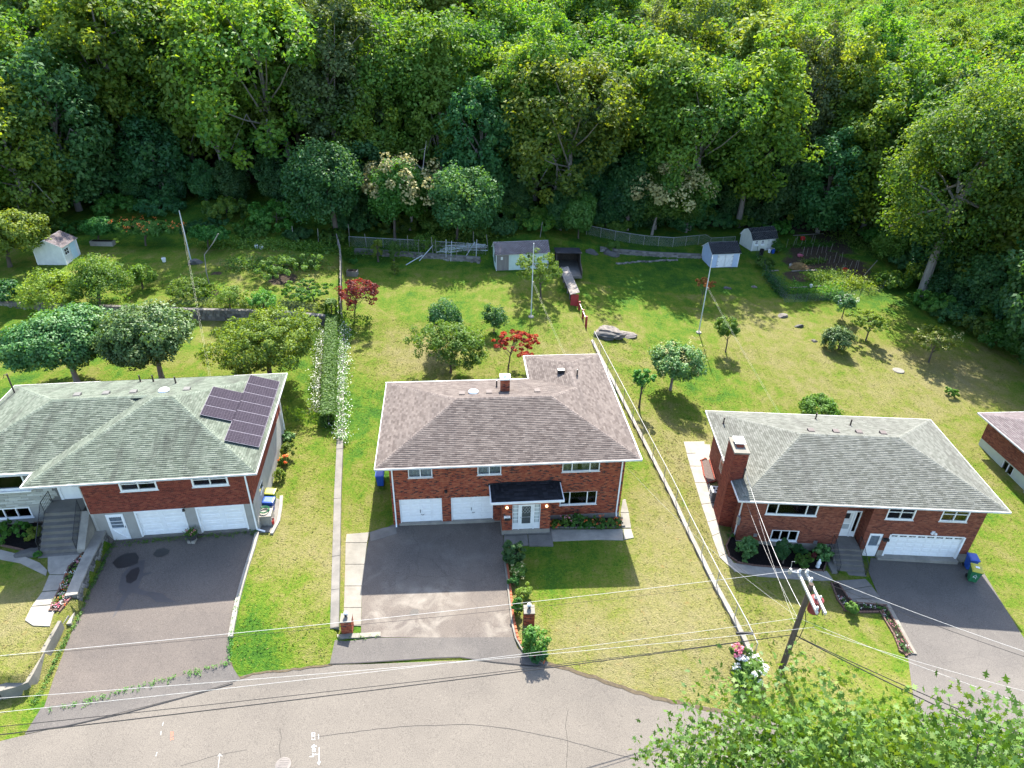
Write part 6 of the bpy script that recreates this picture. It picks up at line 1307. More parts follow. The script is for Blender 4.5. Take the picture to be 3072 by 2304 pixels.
def snag(label, px, py, h, lean):
    b = onground(px, py); rng = np.random.default_rng(px); e = empty('dead_tree', (b.x, b.y, hgt(b.x, b.y)), 0, label, 'tree'); m = MB(); top = Vector((lean, 0, h)); m.tube([(0, 0, -.3), (lean*.3, 0, h*.5), tuple(top)], [.22, .14, .03], 7); put('trunk', m.mesh('trunk', DEADW), e)
    for k in range(16):
        f = rng.uniform(.35, .95); a = Vector((lean*f, 0, h*f)); d = Vector((rng.normal(), rng.normal()-.5, rng.uniform(.0, .7))).normalized()*rng.uniform(1.2, 3.2); q = MB(); q.tube([a, a+d*.5+Vector((0, 0, .15)), a+d], [.06, .04, .012], 5)
        for j in range(4): c = a+d*rng.uniform(.4, .95); q.tube([c, c+Vector((rng.normal(), rng.normal(), rng.normal()*.6))*.5], .018, 4, .006)
        put('branch', q.mesh('branch', DEADW), e)
DEADW = plain('bare_dead_wood', (.34, .30, .27), (.22, .19, .17), 5, .9)
snag('bare grey dead tree among the leaves behind the blue shed', 2195, 640, 13, .8); snag('thin dead tree leaning in the wood above the garden', 2285, 640, 11, -1.0); snag('bare branched dead tree beside the cream tasselled tree', 1230, 690, 8.5, 2.2); snag('dead pale trunk behind the open shelter', 1660, 660, 12, .3)
print('wood trees', cnt, 'far', len(FARP))
# special trees of the wood's edge
def ftree(name, label, bpx, x0, x1, y0, y1, mat, **k): return ptree(name, label, bpx, x0, x1, y0, y1, mat, 130, 95, .34, **k)
ftree('chestnut_tree', 'tree with cream flower tassels above the chain link gates', (1955, 705), 1900, 2125, 450, 690, LF_MID, trunk=.16, bark=BARK_G, blossom=(LF_CREAM, 24, .34))
ftree('chestnut_tree', 'tree with cream flower tassels and a bare branch behind the back fence', (1185, 720), 1085, 1290, 455, 690, LF_MID, trunk=.16, blossom=(LF_CREAM, 16, .32))
ftree('edge_tree', 'dense dark twin crowned tree behind the pole pile', (1370, 728), 1280, 1500, 485, 710, LF_DARK, trunk=.16)
ftree('edge_tree', 'bright green young tree behind the open shelter', (1735, 715), 1682, 1785, 575, 705, LF_BRI, trunk=.1)
ftree('pine_tree', 'round topped pine rising above the wood', (1775, 640), 1660, 1890, 195, 560, LF_PINE, trunk=.25, flat=.5, cr=.2)
ftree('edge_tree', 'huge dark blue green tree beside the fence line', (1010, 705), 850, 1090, 390, 690, LF_DARK, trunk=.3)
for i, (bx, by, tx, ty, lb) in enumerate([(2762, 885, 2850, 640, 'pale leaning trunk of the big tree at the lawn edge'), (2880, 800, 2915, 680, 'thick straight trunk of the tree behind the leaning one')]):
    b = onground(bx, by); e = empty('big_tree', b, 0, ('huge bright tree with a pale leaning trunk at the lawn edge', 'huge tree with a thick straight trunk behind the leaning one')[i], 'tree'); rng = np.random.default_rng(60+i); zt = 24-i*1; t_ = aty(tx, ty, b.y)-b
    me, C = crown_mesh('crown', rng, LF_FOREST, .36, rx=10.5, ry=8.5, rz=9.5, ncl=430, nl=110, low=-.95, cr=.17, shell=.7, lob=.3); cx_ = t_.x*1.5+2.5; put('crown', me, e, (cx_, 1.5, zt-8.2))
    m = MB(); m.tube([(0, 0, -.3), tuple(t_*.5), tuple(t_), (cx_*.9, .8, t_.z+5), (cx_, 1, t_.z+9)], [.55, .45, .38, .25, .1], 10)
    for k in range(12): q = C[rng.integers(len(C))]; b_ = Vector(t_)+Vector((0, 0, rng.uniform(0, 4))); m.tube([b_, b_.lerp(Vector((q[0]+cx_, q[1]+1.5, q[2]+zt-9.2)), .5)+Vector((0, 0, .5)), (q[0]+cx_, q[1]+1.5, q[2]+zt-9.2)], [.17, .1, .03], 6)
    put('trunk', m.mesh('trunk', BARK_G), e)
# undergrowth along the wood edge
for i, (px, py, w, h) in enumerate([(250, 690, 60, 40), (600, 690, 70, 40), (1000, 720, 60, 40), (1420, 715, 50, 60), (1500, 700, 60, 60), (1600, 690, 70, 60), (1850, 690, 60, 50), (2140, 680, 70, 60), (2230, 680, 60, 50), (2320, 690, 80, 50), (2450, 680, 90, 50), (2560, 690, 80, 60), (2650, 740, 70, 70), (2720, 800, 60, 60), (2680, 860, 50, 50), (2800, 930, 70, 60), (2870, 960, 80, 70), (2950, 1000, 90, 80), (3030, 1050, 90, 90), (2960, 930, 90, 90), (3040, 980, 90, 90), (760, 700, 60, 40), (900, 715, 50, 40), (140, 690, 60, 50), (330, 640, 80, 70), (480, 640, 80, 70), (680, 650, 80, 70), (830, 680, 80, 80), (1060, 690, 70, 70), (1180, 690, 70, 60), (1300, 690, 70, 70), (1420, 670, 80, 80), (1560, 670, 80, 90), (1660, 680, 70, 80), (1800, 670, 80, 80), (1900, 670, 70, 70), (2080, 660, 80, 80), (2200, 650, 80, 80), (2330, 650, 80, 70), (2480, 650, 90, 70), (2600, 660, 90, 80), (2800, 860, 90, 110), (2700, 780, 80, 110), (2860, 900, 90, 110), (2930, 880, 90, 120), (3030, 900, 90, 130), (60, 640, 90, 70)]):
    ptree('undergrowth_bush', 'tangled green undergrowth along the foot of the wood', (px, py), px-w, px+w, py-h, py, (LF_MID, LF_DARK, LF_FOREST)[i % 3], 75, 70, .3, cat='shrub', group='undergrowth at the wood edge', low=-.6)
# far woodland as one mass
src = bpy.data.collections.new('far_crowns')
rngf = np.random.default_rng(3)
for i in range(3):
    me, C = crown_mesh('far_crown', rngf, LF_FOREST, .75, rx=4.6, ry=4.6, rz=6.5, ncl=80, nl=42, low=-.5, cr=.3, shell=.7, lob=.3); o = bpy.data.objects.new('far_crown', me); src.objects.link(o)
def scatter(name, pts, label, smin, smax, zoff):
    me = bpy.data.meshes.new(name); me.from_pydata([(x, y, hgt(x, y)+zoff) for x, y in pts], [], []); o = tag(put(name, me), label, None, None, 'stuff')
    ng = bpy.data.node_groups.new(name, 'GeometryNodeTree'); ng.interface.new_socket('Geometry', in_out='INPUT', socket_type='NodeSocketGeometry'); ng.interface.new_socket('Geometry', in_out='OUTPUT', socket_type='NodeSocketGeometry')
    N = lambda k: ng.nodes.new(k); gi, go = N('NodeGroupInput'), N('NodeGroupOutput'); ip = N('GeometryNodeInstanceOnPoints'); ci = N('GeometryNodeCollectionInfo'); ci.inputs['Collection'].default_value = src; ci.inputs['Separate Children'].default_value = True
    ip.inputs['Pick Instance'].default_value = True; rv = N('FunctionNodeRandomValue'); rv.data_type = 'FLOAT_VECTOR'; rv.inputs[0].default_value = (0, 0, 0); rv.inputs[1].default_value = (.1, .1, 6.28); rs = N('FunctionNodeRandomValue'); rs.data_type = 'FLOAT'; rs.inputs[2].default_value = smin; rs.inputs[3].default_value = smax
    ng.links.new(gi.outputs[0], ip.inputs['Points']); ng.links.new(ci.outputs[0], ip.inputs['Instance']); ng.links.new(rv.outputs[0], ip.inputs['Rotation']); ng.links.new(rs.outputs[1], ip.inputs['Scale']); ng.links.new(ip.outputs[0], go.inputs[0])
    md = o.modifiers.new('scatter', 'NODES'); md.node_group = ng; return o
far = list(FARP)
y = 250.
while y < 2300:
    sp = 9 if y < 500 else (13 if y < 1200 else 21); x = .1*y
    while x < .85*y+30:
        far.append((x+random.uniform(-3, 3), y+random.uniform(-3, 3))); x += sp
    y += sp
SPOTS = [onground(*q) for q in ((2950, 34), (2985, 46), (3012, 55), (3058, 42), (2905, 54), (3040, 60))]
far = [p for p in far if not any(abs(p[0]-q.x) < 14 and -45 < p[1]-q.y < 14 for q in SPOTS)]
scatter('woodland', far, 'far mass of woodland on the slopes beyond the ridge', .85, 1.45, 10.5)
for i, q in enumerate(SPOTS):
    e = empty('far_house', (q.x, q.y, hgt(q.x, q.y)), .3*i, ('pale far house with pinkish roof on the hazy hillside', 'white far house lowest on the hazy hillside', 'far house with tan roof among hillside trees', 'far house at the edge of the hazy hillside', 'small grey far house left of the pale ones', 'long white far house below the tan roof')[i], 'house'); L_, w_ = 7+i, 4.5
    m = MB(); m.box(-L_, L_, -w_, w_, -1, 5); m.build('wall', WHITE_D, e); m = MB(); m.add([(-L_-.5, -w_-.5, 4.9), (L_+.5, -w_-.5, 4.9), (L_+.5, w_+.5, 4.9), (-L_-.5, w_+.5, 4.9), (-L_-.5, 0, 7.6), (L_+.5, 0, 7.6)], [(0, 1, 5, 4), (2, 3, 4, 5), (1, 2, 5), (3, 0, 4), (0, 3, 2, 1)]); m.build('roof', (SH_P, SH_R, SH_M)[i % 3], e)
    for k in range(4): m = MB(); x0 = -L_+1.5+k*(2*L_-3)/3.4; m.box(x0, x0+1.2, -w_-.06, -w_, 1.6, 3.2); m.build('window', DARKIN, e)
# ================================================================ THINGS ABOUT THE LOTS
BLUE = plain('blue_plastic', (.015, .07, .33), (.012, .055, .27), 4, .5, .4); GREEN = plain('green_plastic', (.02, .15, .06), (.016, .12, .05), 4, .5, .4); YELID = plain('yellow_plastic', (.42, .38, .03), (.36, .32, .03), 4, .5, .4); REDP = plain('red_plastic', (.55, .02, .018), (.42, .018, .016), 4, .45, .4); BLACKP = plain('black_plastic', (.015, .015, .016), None, 4, .6)
def wheelie(label, p, rz, body, lid, mark=False, s=1.0):
    e = empty('wheeled_bin', (p.x, p.y, hgt(p.x, p.y)+.05), rz, label, 'bin'); e.scale = (s, s, s); m = MB(); vs = []
    for w, d, z, o in ((.42, .46, .06, .03), (.5, .58, .75, 0), (.56, .66, .98, -.01), (.58, .68, 1.0, -.01)): vs += [(-w/2, -d/2+o, z), (w/2, -d/2+o, z), (w/2, d/2+o, z), (-w/2, d/2+o, z)]
    m.add(vs, [(0, 3, 2, 1), (12, 13, 14, 15)]+[(4*k+i, 4*k+(i+1) % 4, 4*k+4+(i+1) % 4, 4*k+4+i) for k in range(3) for i in range(4)]); b = m.build('body', body, e)
    m = MB(); m.add([(-.31, -.38, 1.0), (.31, -.38, 1.0), (.31, .34, 1.01), (-.31, .34, 1.01), (-.3, -.37, 1.05), (.3, -.37, 1.05), (.3, .33, 1.08), (-.3, .33, 1.08), (-.22, -.28, 1.075), (.22, -.28, 1.075), (.22, .24, 1.105), (-.22, .24, 1.105)], [(0, 3, 2, 1), (0, 1, 5, 4), (1, 2, 6, 5), (2, 3, 7, 6), (3, 0, 4, 7), (4, 5, 9, 8), (5, 6, 10, 9), (6, 7, 11, 10), (7, 4, 8, 11), (8, 9, 10, 11)]); l = m.build('lid', lid, e)
    m = MB(); m.tube([(-.24, .36, .98), (-.24, .42, 1.0), (.24, .42, 1.0), (.24, .36, .98)], .02, 6); m.build('handle', body, e)
    for x in (-.26, .22): m = MB(); m.tube([(x, .25, .1), (x+.05, .25, .1)], .12, 12); m.build('wheel', BLACKP, e)
    if mark:
        m = MB(); m.box(-.1, .12, -.08, .08, 1.106, 1.109); m.build('label_sticker', WHITE, l)
        m = MB()
        for a_, b_ in (((-.12, .55), (.0, .75)), ((.0, .75), (.1, .55)), ((-.06, .5), (.06, .62)), ((-.1, .62), (-.1, .5)), ((.05, .5), (.05, .42))): m.bar((a_[0], -.272-.05*a_[1], a_[1]), (b_[0], -.272-.05*b_[1], b_[1]), .035, .006)
        m.build('emblem', WHITE, b)
    return e
wheelie('blue wheeled bin behind the left corner of the main house', onground(1143, 1456), .1, BLUE, BLUE)
wheelie('green bin with bright yellow lid beside the grey wall', onground(817, 1512), 1.6, GREEN, YELID); wheelie('blue wheeled bin between the yellow lidded one and the concrete box', onground(813, 1538), 1.6, BLUE, BLUE)
wheelie('blue wheeled bin against the corner of the double garage', onground(2903, 1706), -.15, BLUE, BLUE); wheelie('green wheeled bin with olive lid at the driveway edge', onground(2912, 1742), -.35, GREEN, YELID, True, 1.08)
p = onground(797, 1577); e = empty('concrete_box', (p.x, p.y, hgt(p.x, p.y)+.04), .14, 'square concrete box beside the garage with a hose on top', 'concrete box'); m = MB(); m.box(-.42, .42, -.05, .85, -.1, .72); m.build('body', CONC, e); m = MB(); m.box(-.46, .46, -.09, .89, .72, .80); m.build('lid', CONC, e)
m = MB(); m.tube([(.3*math.cos(a*.5)*(1+.05*math.sin(a)), .42+.3*math.sin(a*.5), .02+.004*a) for a in range(44)], .018, 5); tag(m.build('garden_hose', plain('green_hose', (.03, .16, .07), None, 4, .5), None, False, (p.x, p.y, hgt(p.x, p.y)+.86), .14), 'coiled green garden hose lying on the concrete box', 'hose')
def bucket(label, p, mat, r=.15, h=.3, tilt=0):
    z = hgt(p.x, p.y); e = empty('bucket', (p.x, p.y, z+.02), 0, label, 'bucket'); m = MB(); n = 14; vs = []
    for rr, zz in ((r*.78, 0), (r, h), (r*.93, h), (r*.72, .02)): vs += [(rr*math.cos(2*math.pi*k/n), rr*math.sin(2*math.pi*k/n), zz) for k in range(n)]
    m.add(vs, [(q*n+k, q*n+(k+1) % n, q*n+n+(k+1) % n, q*n+n+k) for q in range(3) for k in range(n)]+[tuple(range(n))[::-1], tuple(range(3*n, 4*n))]); m.build('body', mat, e); m = MB(); m.tube([(r*math.cos(a), .0, h+r*.9*math.sin(a)) for a in np.linspace(0, math.pi, 9)], .008, 5); m.build('handle', METAL, e); e.rotation_euler = (tilt, 0, .4); return e
bucket('red bucket beside the concrete box', onground(817, 1572), REDP, .17, .36)
for px, py, mt, lb, r, h, tl in [(2531, 818, REDP, 'square bright red tub on the bare garden soil', .42, .55, 0), (2462, 890, REDP, 'red bucket by the beans at the garden corner', .28, .45, .25), (2407, 720, REDP, 'red tub at the back of the fenced garden', .35, .4, 0), (2400, 770, FL_PINK, 'dull pink basin in the fenced garden', .4, .25, 0), (2371, 802, WHITE, 'white bucket beside the straw heap', .2, .4, 0), (493, 786, WHITE, 'white pail on the shaded lawn by the arbour', .22, .42, 0), (2283, 765, BLACKP, 'tall black barrel in front of the cream shed', .3, .8, 0), (2307, 758, WHITE, 'white pail by the cream shed steps', .2, .4, 0), (2318, 760, BLUE, 'blue barrel beside the cream shed', .25, .5, 0), (2432, 862, WHITE, 'white pail on the garden fence line', .18, .35, 0), (770, 745, WHITE, 'white pot among the vegetables', .2, .35, 0), (785, 747, WHITE_D, 'greyish pot among the vegetables', .25, .3, 0)]: bucket(lb, onground(px, py), mt, r, h, tl)
# flower tub on blocks before the garage
p = onground(580, 1622); z = hgt(p.x, p.y)+.03; e = empty('flower_tub', (p.x, p.y, z), 0, 'dark barrel tub of pink flowers standing on two blocks between the garage doors', 'planter')
for x in (-.22, .02): m = MB(); m.box(x, x+.2, -.3, .12, 0, .19); m.build('block', CONC, e)
m = MB(); m.lathe([(.24, .19), (.33, .38), (.36, .6), (.33, .6), (.32, .56), (.02, .56)], 18); m.build('tub', plain('dark_barrel', (.05, .048, .052), None, 5, .7), e)
for zz in (.28, .5): m = MB(); m.lathe([(.29 if zz < .4 else .352, zz-.02), (.295 if zz < .4 else .357, zz+.02)], 18); m.build('hoop', IRON, e)
rng = np.random.default_rng(4); P = rng.normal(size=(500, 3))*np.array([.16, .16, .08])+np.array([0, 0, .66]); put('leaves', quads_mesh('leaves', leaf_quads(rng, P, unit(rng.normal(size=(500, 3))+np.array([0, 0, 1])), .09), LF_MID, rng.uniform(0, 1, 500)), e)
P = np.array([[.1, -.2, .72], [-.25, 0, .78], [.2, .1, .75]]).repeat(10, 0)+rng.normal(size=(30, 3))*.04; put('petals', quads_mesh('petals', leaf_quads(rng, P, unit(rng.normal(size=(30, 3))+np.array([0, -.4, 1])), .09, .9), FL_PINK, rng.uniform(0, 1, 30)), e)
# brick pillars with lanterns
def pillar(label, px, py, rz, h):
    p = onground(px, py); z = hgt(p.x, p.y); e = empty('brick_pillar', (p.x, p.y, z), rz, label, 'pillar'); m = MB(); m.box(-.29, .29, -.29, .29, -.2, h); c = m.build('core', MORTAR, e)
    b = brick_box(c, -.29, .29, -.29, .29, -.13, h, BRICK_M, 'pillar_bricks'); m = MB(); m.box(-.31, .31, -.31, .31, h, h+.06); m.build('cap', CONC_W, e)
    m = MB(); m.lathe([(.05, 0), (.05, .08), (.11, .1), (.13, .28), (.09, .34), (.02, .38)], 10, (0, .08, h+.06)); ln = m.build('lantern', WHITE_D, e); m = MB(); m.box(-.06, .06, -.07, -.03, h+.18, h+.32); m.build('lantern_pane', BLACKP, ln); return e
pillar('brick pillar with lantern at the end of the narrow walk', 1044, 1890, .1, .95); pillar('brick pillar with lantern between shrubs at the lawn edge', 1586, 1864, .05, .95)
e = wroot('brick_kerb', None, 'curved brick kerb edging the brown driveway and shrub bed', 'kerb'); L = dense(pxpoly([(1516, 1680), (1525, 1745), (1531, 1800), (1539, 1870), (1550, 1918), (1570, 1952), (1605, 1976), (1632, 1992)]), .215, False); bm = MB(); bm.box(-.1, .1, -.06, .06, 0, .2); bm = bm.mesh('brick', BRICK_M)
for a, b in zip(L[:-1], L[1:]): put('brick', bm, e, ((a[0]+b[0])/2+.06, (a[1]+b[1])/2, hgt(*a)+.0), (0, random.uniform(-.03, .03), math.atan2(b[1]-a[1], b[0]-a[0])))
strip('kerb_back', [(p[0]-.06, p[1]) for p in L], .1, .16, CONC_W, e, .25, .5)
e = wroot('concrete_edge', None, 'short cracked concrete edge at the foot of the left pillar', 'kerb'); sections(e, pxpoly([(1012, 1912), (1040, 1910), (1085, 1909), (1143, 1905)]), .3, lambda x, y: hgt(x, y)+.1, .3, CONC_W, 1.2)
# beds
EDGE = plain('edging_brick', (.15, .085, .062), (.08, .05, .04), 6, .9)
def bed(label, pts, mat, edge=None, off=.05, sz=.12):
    e = wroot('planting_bed', None, label, 'bed'); P = pxpoly(pts); drape('soil', P, off, mat, .4, e)
    if edge:
        L = dense(P, sz*1.05); em = MB(); em.box(-sz/2, sz/2, -.045, .045, -.05, .1); em = em.mesh('edging_brick', edge)
        for i, a in enumerate(L): b = L[(i+1) % len(L)]; put('edging_brick', em, e, (*a, hgt(*a)+.03), (random.uniform(-.1, .1), 0, math.atan2(b[1]-a[1], b[0]-a[0])))
    return e
bed('black mulch bed under the brown house windows', [(2196, 1600), (2178, 1640), (2188, 1672), (2215, 1690), (2265, 1699), (2330, 1704), (2400, 1710), (2470, 1714), (2482, 1680), (2492, 1640), (2420, 1634), (2330, 1628), (2250, 1622)], MULCH, EDGE, .05, .2)
bed('dark mulch strip bending round the lawn beside the right driveway', [(2494, 1752), (2512, 1800), (2535, 1832), (2570, 1838), (2640, 1838), (2680, 1905), (2700, 1955), (2718, 1968), (2735, 1958), (2690, 1880), (2655, 1818), (2560, 1810), (2538, 1788), (2514, 1752)], SOIL, EDGE, .05, .2)
bed('narrow mulch bed of bedding flowers beside the stone faced wall', [(252, 1660), (208, 1704), (189, 1751), (158, 1814), (154, 1833), (183, 1833), (214, 1795), (240, 1745), (258, 1682)], SOIL, EDGE, .06, .2)
bed('dark bed under the cream stone wall', [(-30, 1560), (60, 1566), (128, 1570), (150, 1590), (140, 1655), (112, 1668), (60, 1650), (-30, 1630)], MULCH, EDGE, .05, .2)
bed('red edged gravel bed beside the side chimney', [(2103, 1383), (2116, 1378), (2128, 1384), (2146, 1445), (2122, 1452), (2112, 1430)], plain('brown_gravel', (.16, .12, .105), (.07, .055, .05), 14, .95, .1, 0, 1), BRICK_L, .06, .2)
bed('flower bed below the lower window of the main house', [(1652, 1562), (1750, 1556), (1866, 1552), (1868, 1580), (1790, 1584), (1655, 1585)], SOIL, CONC_D, .05, .3)
sections(wroot('kerb', None, 'straight concrete kerb between the mulch strip and the dark driveway', 'kerb'), pxpoly([(2570, 1808), (2658, 1810), (2695, 1878), (2742, 1965)]), .3, lambda x, y: hgt(x, y)+.1, .3, CONC_W, 2)
# little flowers in the left bed and the mulch strip
def dots(label, line, w, n, mats, h=.12, cat='flowers'):
    e = wroot('bedding_flowers', None, label, cat); rng = np.random.default_rng(len(label)); L = dense(pxpoly(line), .2, False)
    for mt, k, sz in mats:
        idx = rng.integers(0, len(L), k); P = np.array([(*L[i], hgt(*L[i])+.08) for i in idx])+rng.normal(size=(k, 3))*np.array([w, .1, .02]); cl = 10
        Q = (P[:, None, :]+rng.normal(size=(k, cl, 3))*np.array([.05, .05, .04])+np.array([0, 0, h/2])).reshape(-1, 3); o = put('petals' if mt.name.endswith('petal') else 'leaves', quads_mesh('plants', leaf_quads(rng, Q, unit(rng.normal(size=Q.shape)*.5+np.array([0, 0, 1])), sz, .8), mt, rng.uniform(0, 1, len(Q))), e); o['kind'] = 'stuff'
dots('white pink and red bedding flowers beside the stone faced wall', [(250, 1675), (222, 1722), (200, 1765), (172, 1822)], .16, 0, [(LF_MID, 70, .07), (FL_WHITE, 26, .06), (FL_PINK, 16, .07), (FL_ORA, 8, .06)])
dots('small bedding plants along the mulch strip by the driveway', [(2520, 1800), (2545, 1822), (2645, 1826), (2690, 1905), (2715, 1955)], .14, 0, [(LF_MID, 60, .07), (FL_WHITE, 16, .05), (FL_PINK, 12, .05)])
# weeds in the joints
for lb, ln, k in [('weeds along the foot of the stone faced wall', [(345, 1630), (320, 1672), (296, 1720), (262, 1790), (240, 1845), (200, 1920), (160, 2000), (130, 2075), (105, 2105)], 260), ('weeds along the foot of the left garage wall', [(345, 1640), (430, 1628), (560, 1615), (700, 1605), (768, 1600)], 150), ('weeds along the joint of the left apron', [(140, 2132), (260, 2108), (420, 2062), (560, 2028), (690, 1988)], 110), ('weeds along the right edge of the wet driveway', [(715, 1800), (700, 1860), (692, 1920), (690, 1985)], 70), ('weeds in the apron joint by the left pillar', [(1020, 1915), (1140, 1912)], 14)]:
    dots(lb, ln, .06, 0, [(LF_BRI, int(k*.8), .06)], .05, 'weeds')
# white statue, air conditioner, boulders
p = onground(2452, 1702); e = empty('garden_statue', (p.x, p.y, hgt(p.x, p.y)+.04), .3, 'small white robed statue standing in the black mulch', 'statue'); m = MB(); m.lathe([(.13, 0), (.14, .06), (.10, .09), (.12, .2), (.125, .38), (.10, .5), (.055, .55)], 12); m.build('robe', WHITE, e); m = MB(); m.lathe([(.03, .53), (.06, .57), (.068, .63), (.05, .69), (.01, .71)], 10); m.build('head', WHITE, e)
for s_ in (-1, 1): m = MB(); m.tube([(.1*s_, 0, .47), (.13*s_, -.06, .38), (.03*s_, -.12, .42)], .03, 6); m.build('arm', WHITE, e)
p = onground(2143, 1496); e = empty('air_conditioner', (p.x, p.y, hgt(p.x, p.y)+.02), -.03, 'grey outdoor air conditioning unit beside the side chimney', 'air conditioner'); m = MB(); m.box(-.42, .42, -.42, .42, 0, .08); m.build('pad', CONC, e); m = MB(); m.box(-.34, .34, -.34, .34, .08, .80); m.build('body', plain('dark_grille', (.06, .06, .06), None, 8, .6), e)
for k in range(11):
    m = MB(); zz = .13+k*.06; m.box(-.36, .36, -.36, .36, zz, zz+.018); m.build('louvre', METAL, e)
m = MB(); m.box(-.37, .37, -.37, .37, .80, .88); tp = m.build('top', plain('pale_metal', (.5, .5, .5), None, 6, .5), e)
for x, y in ((-.16, .12), (.14, .12), (0, -.16)): m = MB(); m.lathe([(.11, .88), (.11, .888), (.02, .89)], 14, (x, y, 0)); m.build('fan_opening', BLACKP, tp)
ROCK = plain('pale_rock', (.23, .20, .172), (.06, .056, .053), 2.4, .95, .15, 0, 1)
def rock(name, label, px, py, rx, ry, h, seed, mat=ROCK, cat='rock'):
    p = onground(px, py); rng = np.random.default_rng(seed); bm = bmesh.new(); bmesh.ops.create_icosphere(bm, subdivisions=4, radius=1); L = unit(rng.normal(size=(14, 3))); A_ = rng.uniform(.55, 1.0, 14)
    for v in bm.verts:
        d = np.array(v.co); s_ = min([a/max(1e-3, float(d@l)) if d@l > .05 else 9 for l, a in zip(L, A_)]+[1.1]); n = s_*(1+.05*math.sin(9*d[0]+seed)*math.sin(8*d[1])+.04*math.sin(17*d[2]+3*d[0])); v.co = Vector((d[0]*n*rx, d[1]*n*ry, max(-.2, d[2]*n)*h))
    me = bpy.data.meshes.new(name); bm.to_mesh(me); bm.free(); me.materials.append(mat); o = put(name, me, None, (p.x, p.y, hgt(p.x, p.y))); o.rotation_euler = (0, 0, rng.uniform(-.2, .2)); return tag(o, label, cat)
rock('rock_outcrop', 'large pale rock outcrop in the lawn beside the fence', 1822, 1000, 2.1, 1.5, .75, 1); rock('rock_outcrop', 'lower pink flank of the lawn outcrop', 1872, 1003, 1.2, .9, .35, 2); rock('rock_outcrop', 'dark rounded face of the lawn outcrop', 1815, 1012, 1.4, .6, .6, 11, STONEWALL)
for i, (px, py, rx, ry, h, lb) in enumerate([(2346, 948, .75, .55, .25, 'smooth pale rock below the fenced garden'), (2398, 980, .55, .3, .3, 'dark topped rock on the right lawn'), (2442, 1024, .35, .25, .18, 'small pale stone beside the dark shrub'), (2182, 865, .5, .35, .25, 'shaded rock before the blue shed'), (2264, 862, .45, .3, .2, 'flat shaded rock beside the garden fence'), (1835, 765, 1.3, .6, .7, 'big boulder at the dry stone wall'), (1775, 760, .9, .6, .6, 'darker boulder at the end of the dry stone wall'), (590, 790, .9, .6, .45, 'grey rock at the foot of the left clothesline pole'), (90, 1662, .9, .45, .25, 'flat grey rock lying in the dark bed'), (2030, 968, .1, .1, .05, 'tiny stone')][:9]): rock('rock', lb, px, py, rx, ry, h, 20+i, STONEWALL if i in (1, 3, 5, 6, 7, 8) else ROCK)
p = onground(2695, 1112); m = MB(); m.lathe([(.55, -.05), (.55, .05), (.48, .08), (.02, .09)], 20); tag(m.build('septic_cover', CONC_W, None, False, (p.x, p.y, hgt(p.x, p.y))), 'round white concrete cover lying in the right lawn', 'cover')
m = MB(); p = onground(310, 735); e = empty('stone_trough', (p.x, p.y, hgt(p.x, p.y)), 0, 'long tan stone trough under the vines', 'trough'); m = MB(); m.box(-1.3, 1.3, -.35, .35, -.1, .5); m.build('body', CONC, e); m = MB(); m.box(-1.15, 1.15, -.22, .22, .5, .53); m.build('soil', SOIL, e)
p = onground(1058, 825); e = empty('wooden_planter', (p.x, p.y, hgt(p.x, p.y)), 0, 'square wooden planter beside the plank fence', 'planter'); m = MB(); m.box(-.6, .6, -.4, .4, -.1, .55); m.build('box', WOOD, e); m = MB(); m.box(-.52, .52, -.33, .33, .55, .57); m.build('soil', SOIL, e)
p = onground(702, 945); e = empty('stone_bench', (p.x, p.y, hgt(p.x, p.y)), .05, 'small pale stone bench before the terrace wall', 'bench'); m = MB(); m.box(-.75, .75, -.22, .22, .42, .52); m.build('seat', CONC_W, e)
for x in (-.55, .4): m = MB(); m.box(x, x+.15, -.18, .18, -.1, .42); m.build('leg', CONC, e)
# clothesline poles
POLE = plain('grey_painted_pole', (.5, .52, .52), (.38, .4, .4), 3, .5, .3)
LINE = plain('pale_rope', (.4, .38, .3), None, 8, .7); WIREW = plain('pale_cable', (.5, .48, .45), None, 8, .5); WIREB = plain('black_cable', (.012, .012, .013), None, 8, .6)
def sag(a, b, s_, n=14): return [a.lerp(b, i/n)+Vector((0, 0, -4*s_*(i/n)*(1-i/n))) for i in range(n+1)]
def wire(label, a, b, r, s_, mat, name='overhead_wire', cat='wire', group=None, n=16):
    m = MB(); m.tube(sag(Vector(a), Vector(b), s_, n), r, 5); return tag(m.build(name, mat), label, cat, group)
for lb, b, t_, at, end, lab2 in [('tall thin clothesline pole beside the vine arbour', (574, 787), (542, 632), .93, None, 'clothesline running from the arbour pole to the solar roof house'), ('tall grey clothesline pole on the middle lawn', (1593, 951), (1611, 730), .5, None, 'clothesline running from the middle lawn pole to the rear wing'), ('tall grey clothesline pole before the blue shed', (2096, 998), (2136, 774), .62, None, 'clothesline running from the right lawn pole to the pale grey roof house')]:
    p = onground(*b); p.z = hgt(p.x, p.y); h = topz(p, *t_)-p.z; e = empty('clothesline_pole', p, 0, lb, 'pole'); m = MB(); m.tube([(0, 0, -.3), (0, 0, h)], .065, 10, .045); m.build('shaft', POLE, e); m = MB(); m.lathe([(.3, -.05), (.28, .1), (.1, .14)], 12); m.build('footing', CONC, e); m = MB(); m.tube([(0, 0, h*at), (.1, -.15, h*at)], .03, 6); m.build('pulley', METAL, e)
    q = {574: LX.world(-4.5, LD+.1, 5.6), 1593: MX.world(W_-1.6, D2+.1, 5.2), 2096: RX.world(5.5, RD+.1, 2.4)}[b[0]]
    for o_ in (0, .12): wire(lab2, p+Vector((o_, -.1, h*at)), q+Vector((o_, 0, 0)), .0045, .12, LINE, 'clothesline', 'clothesline', lab2)
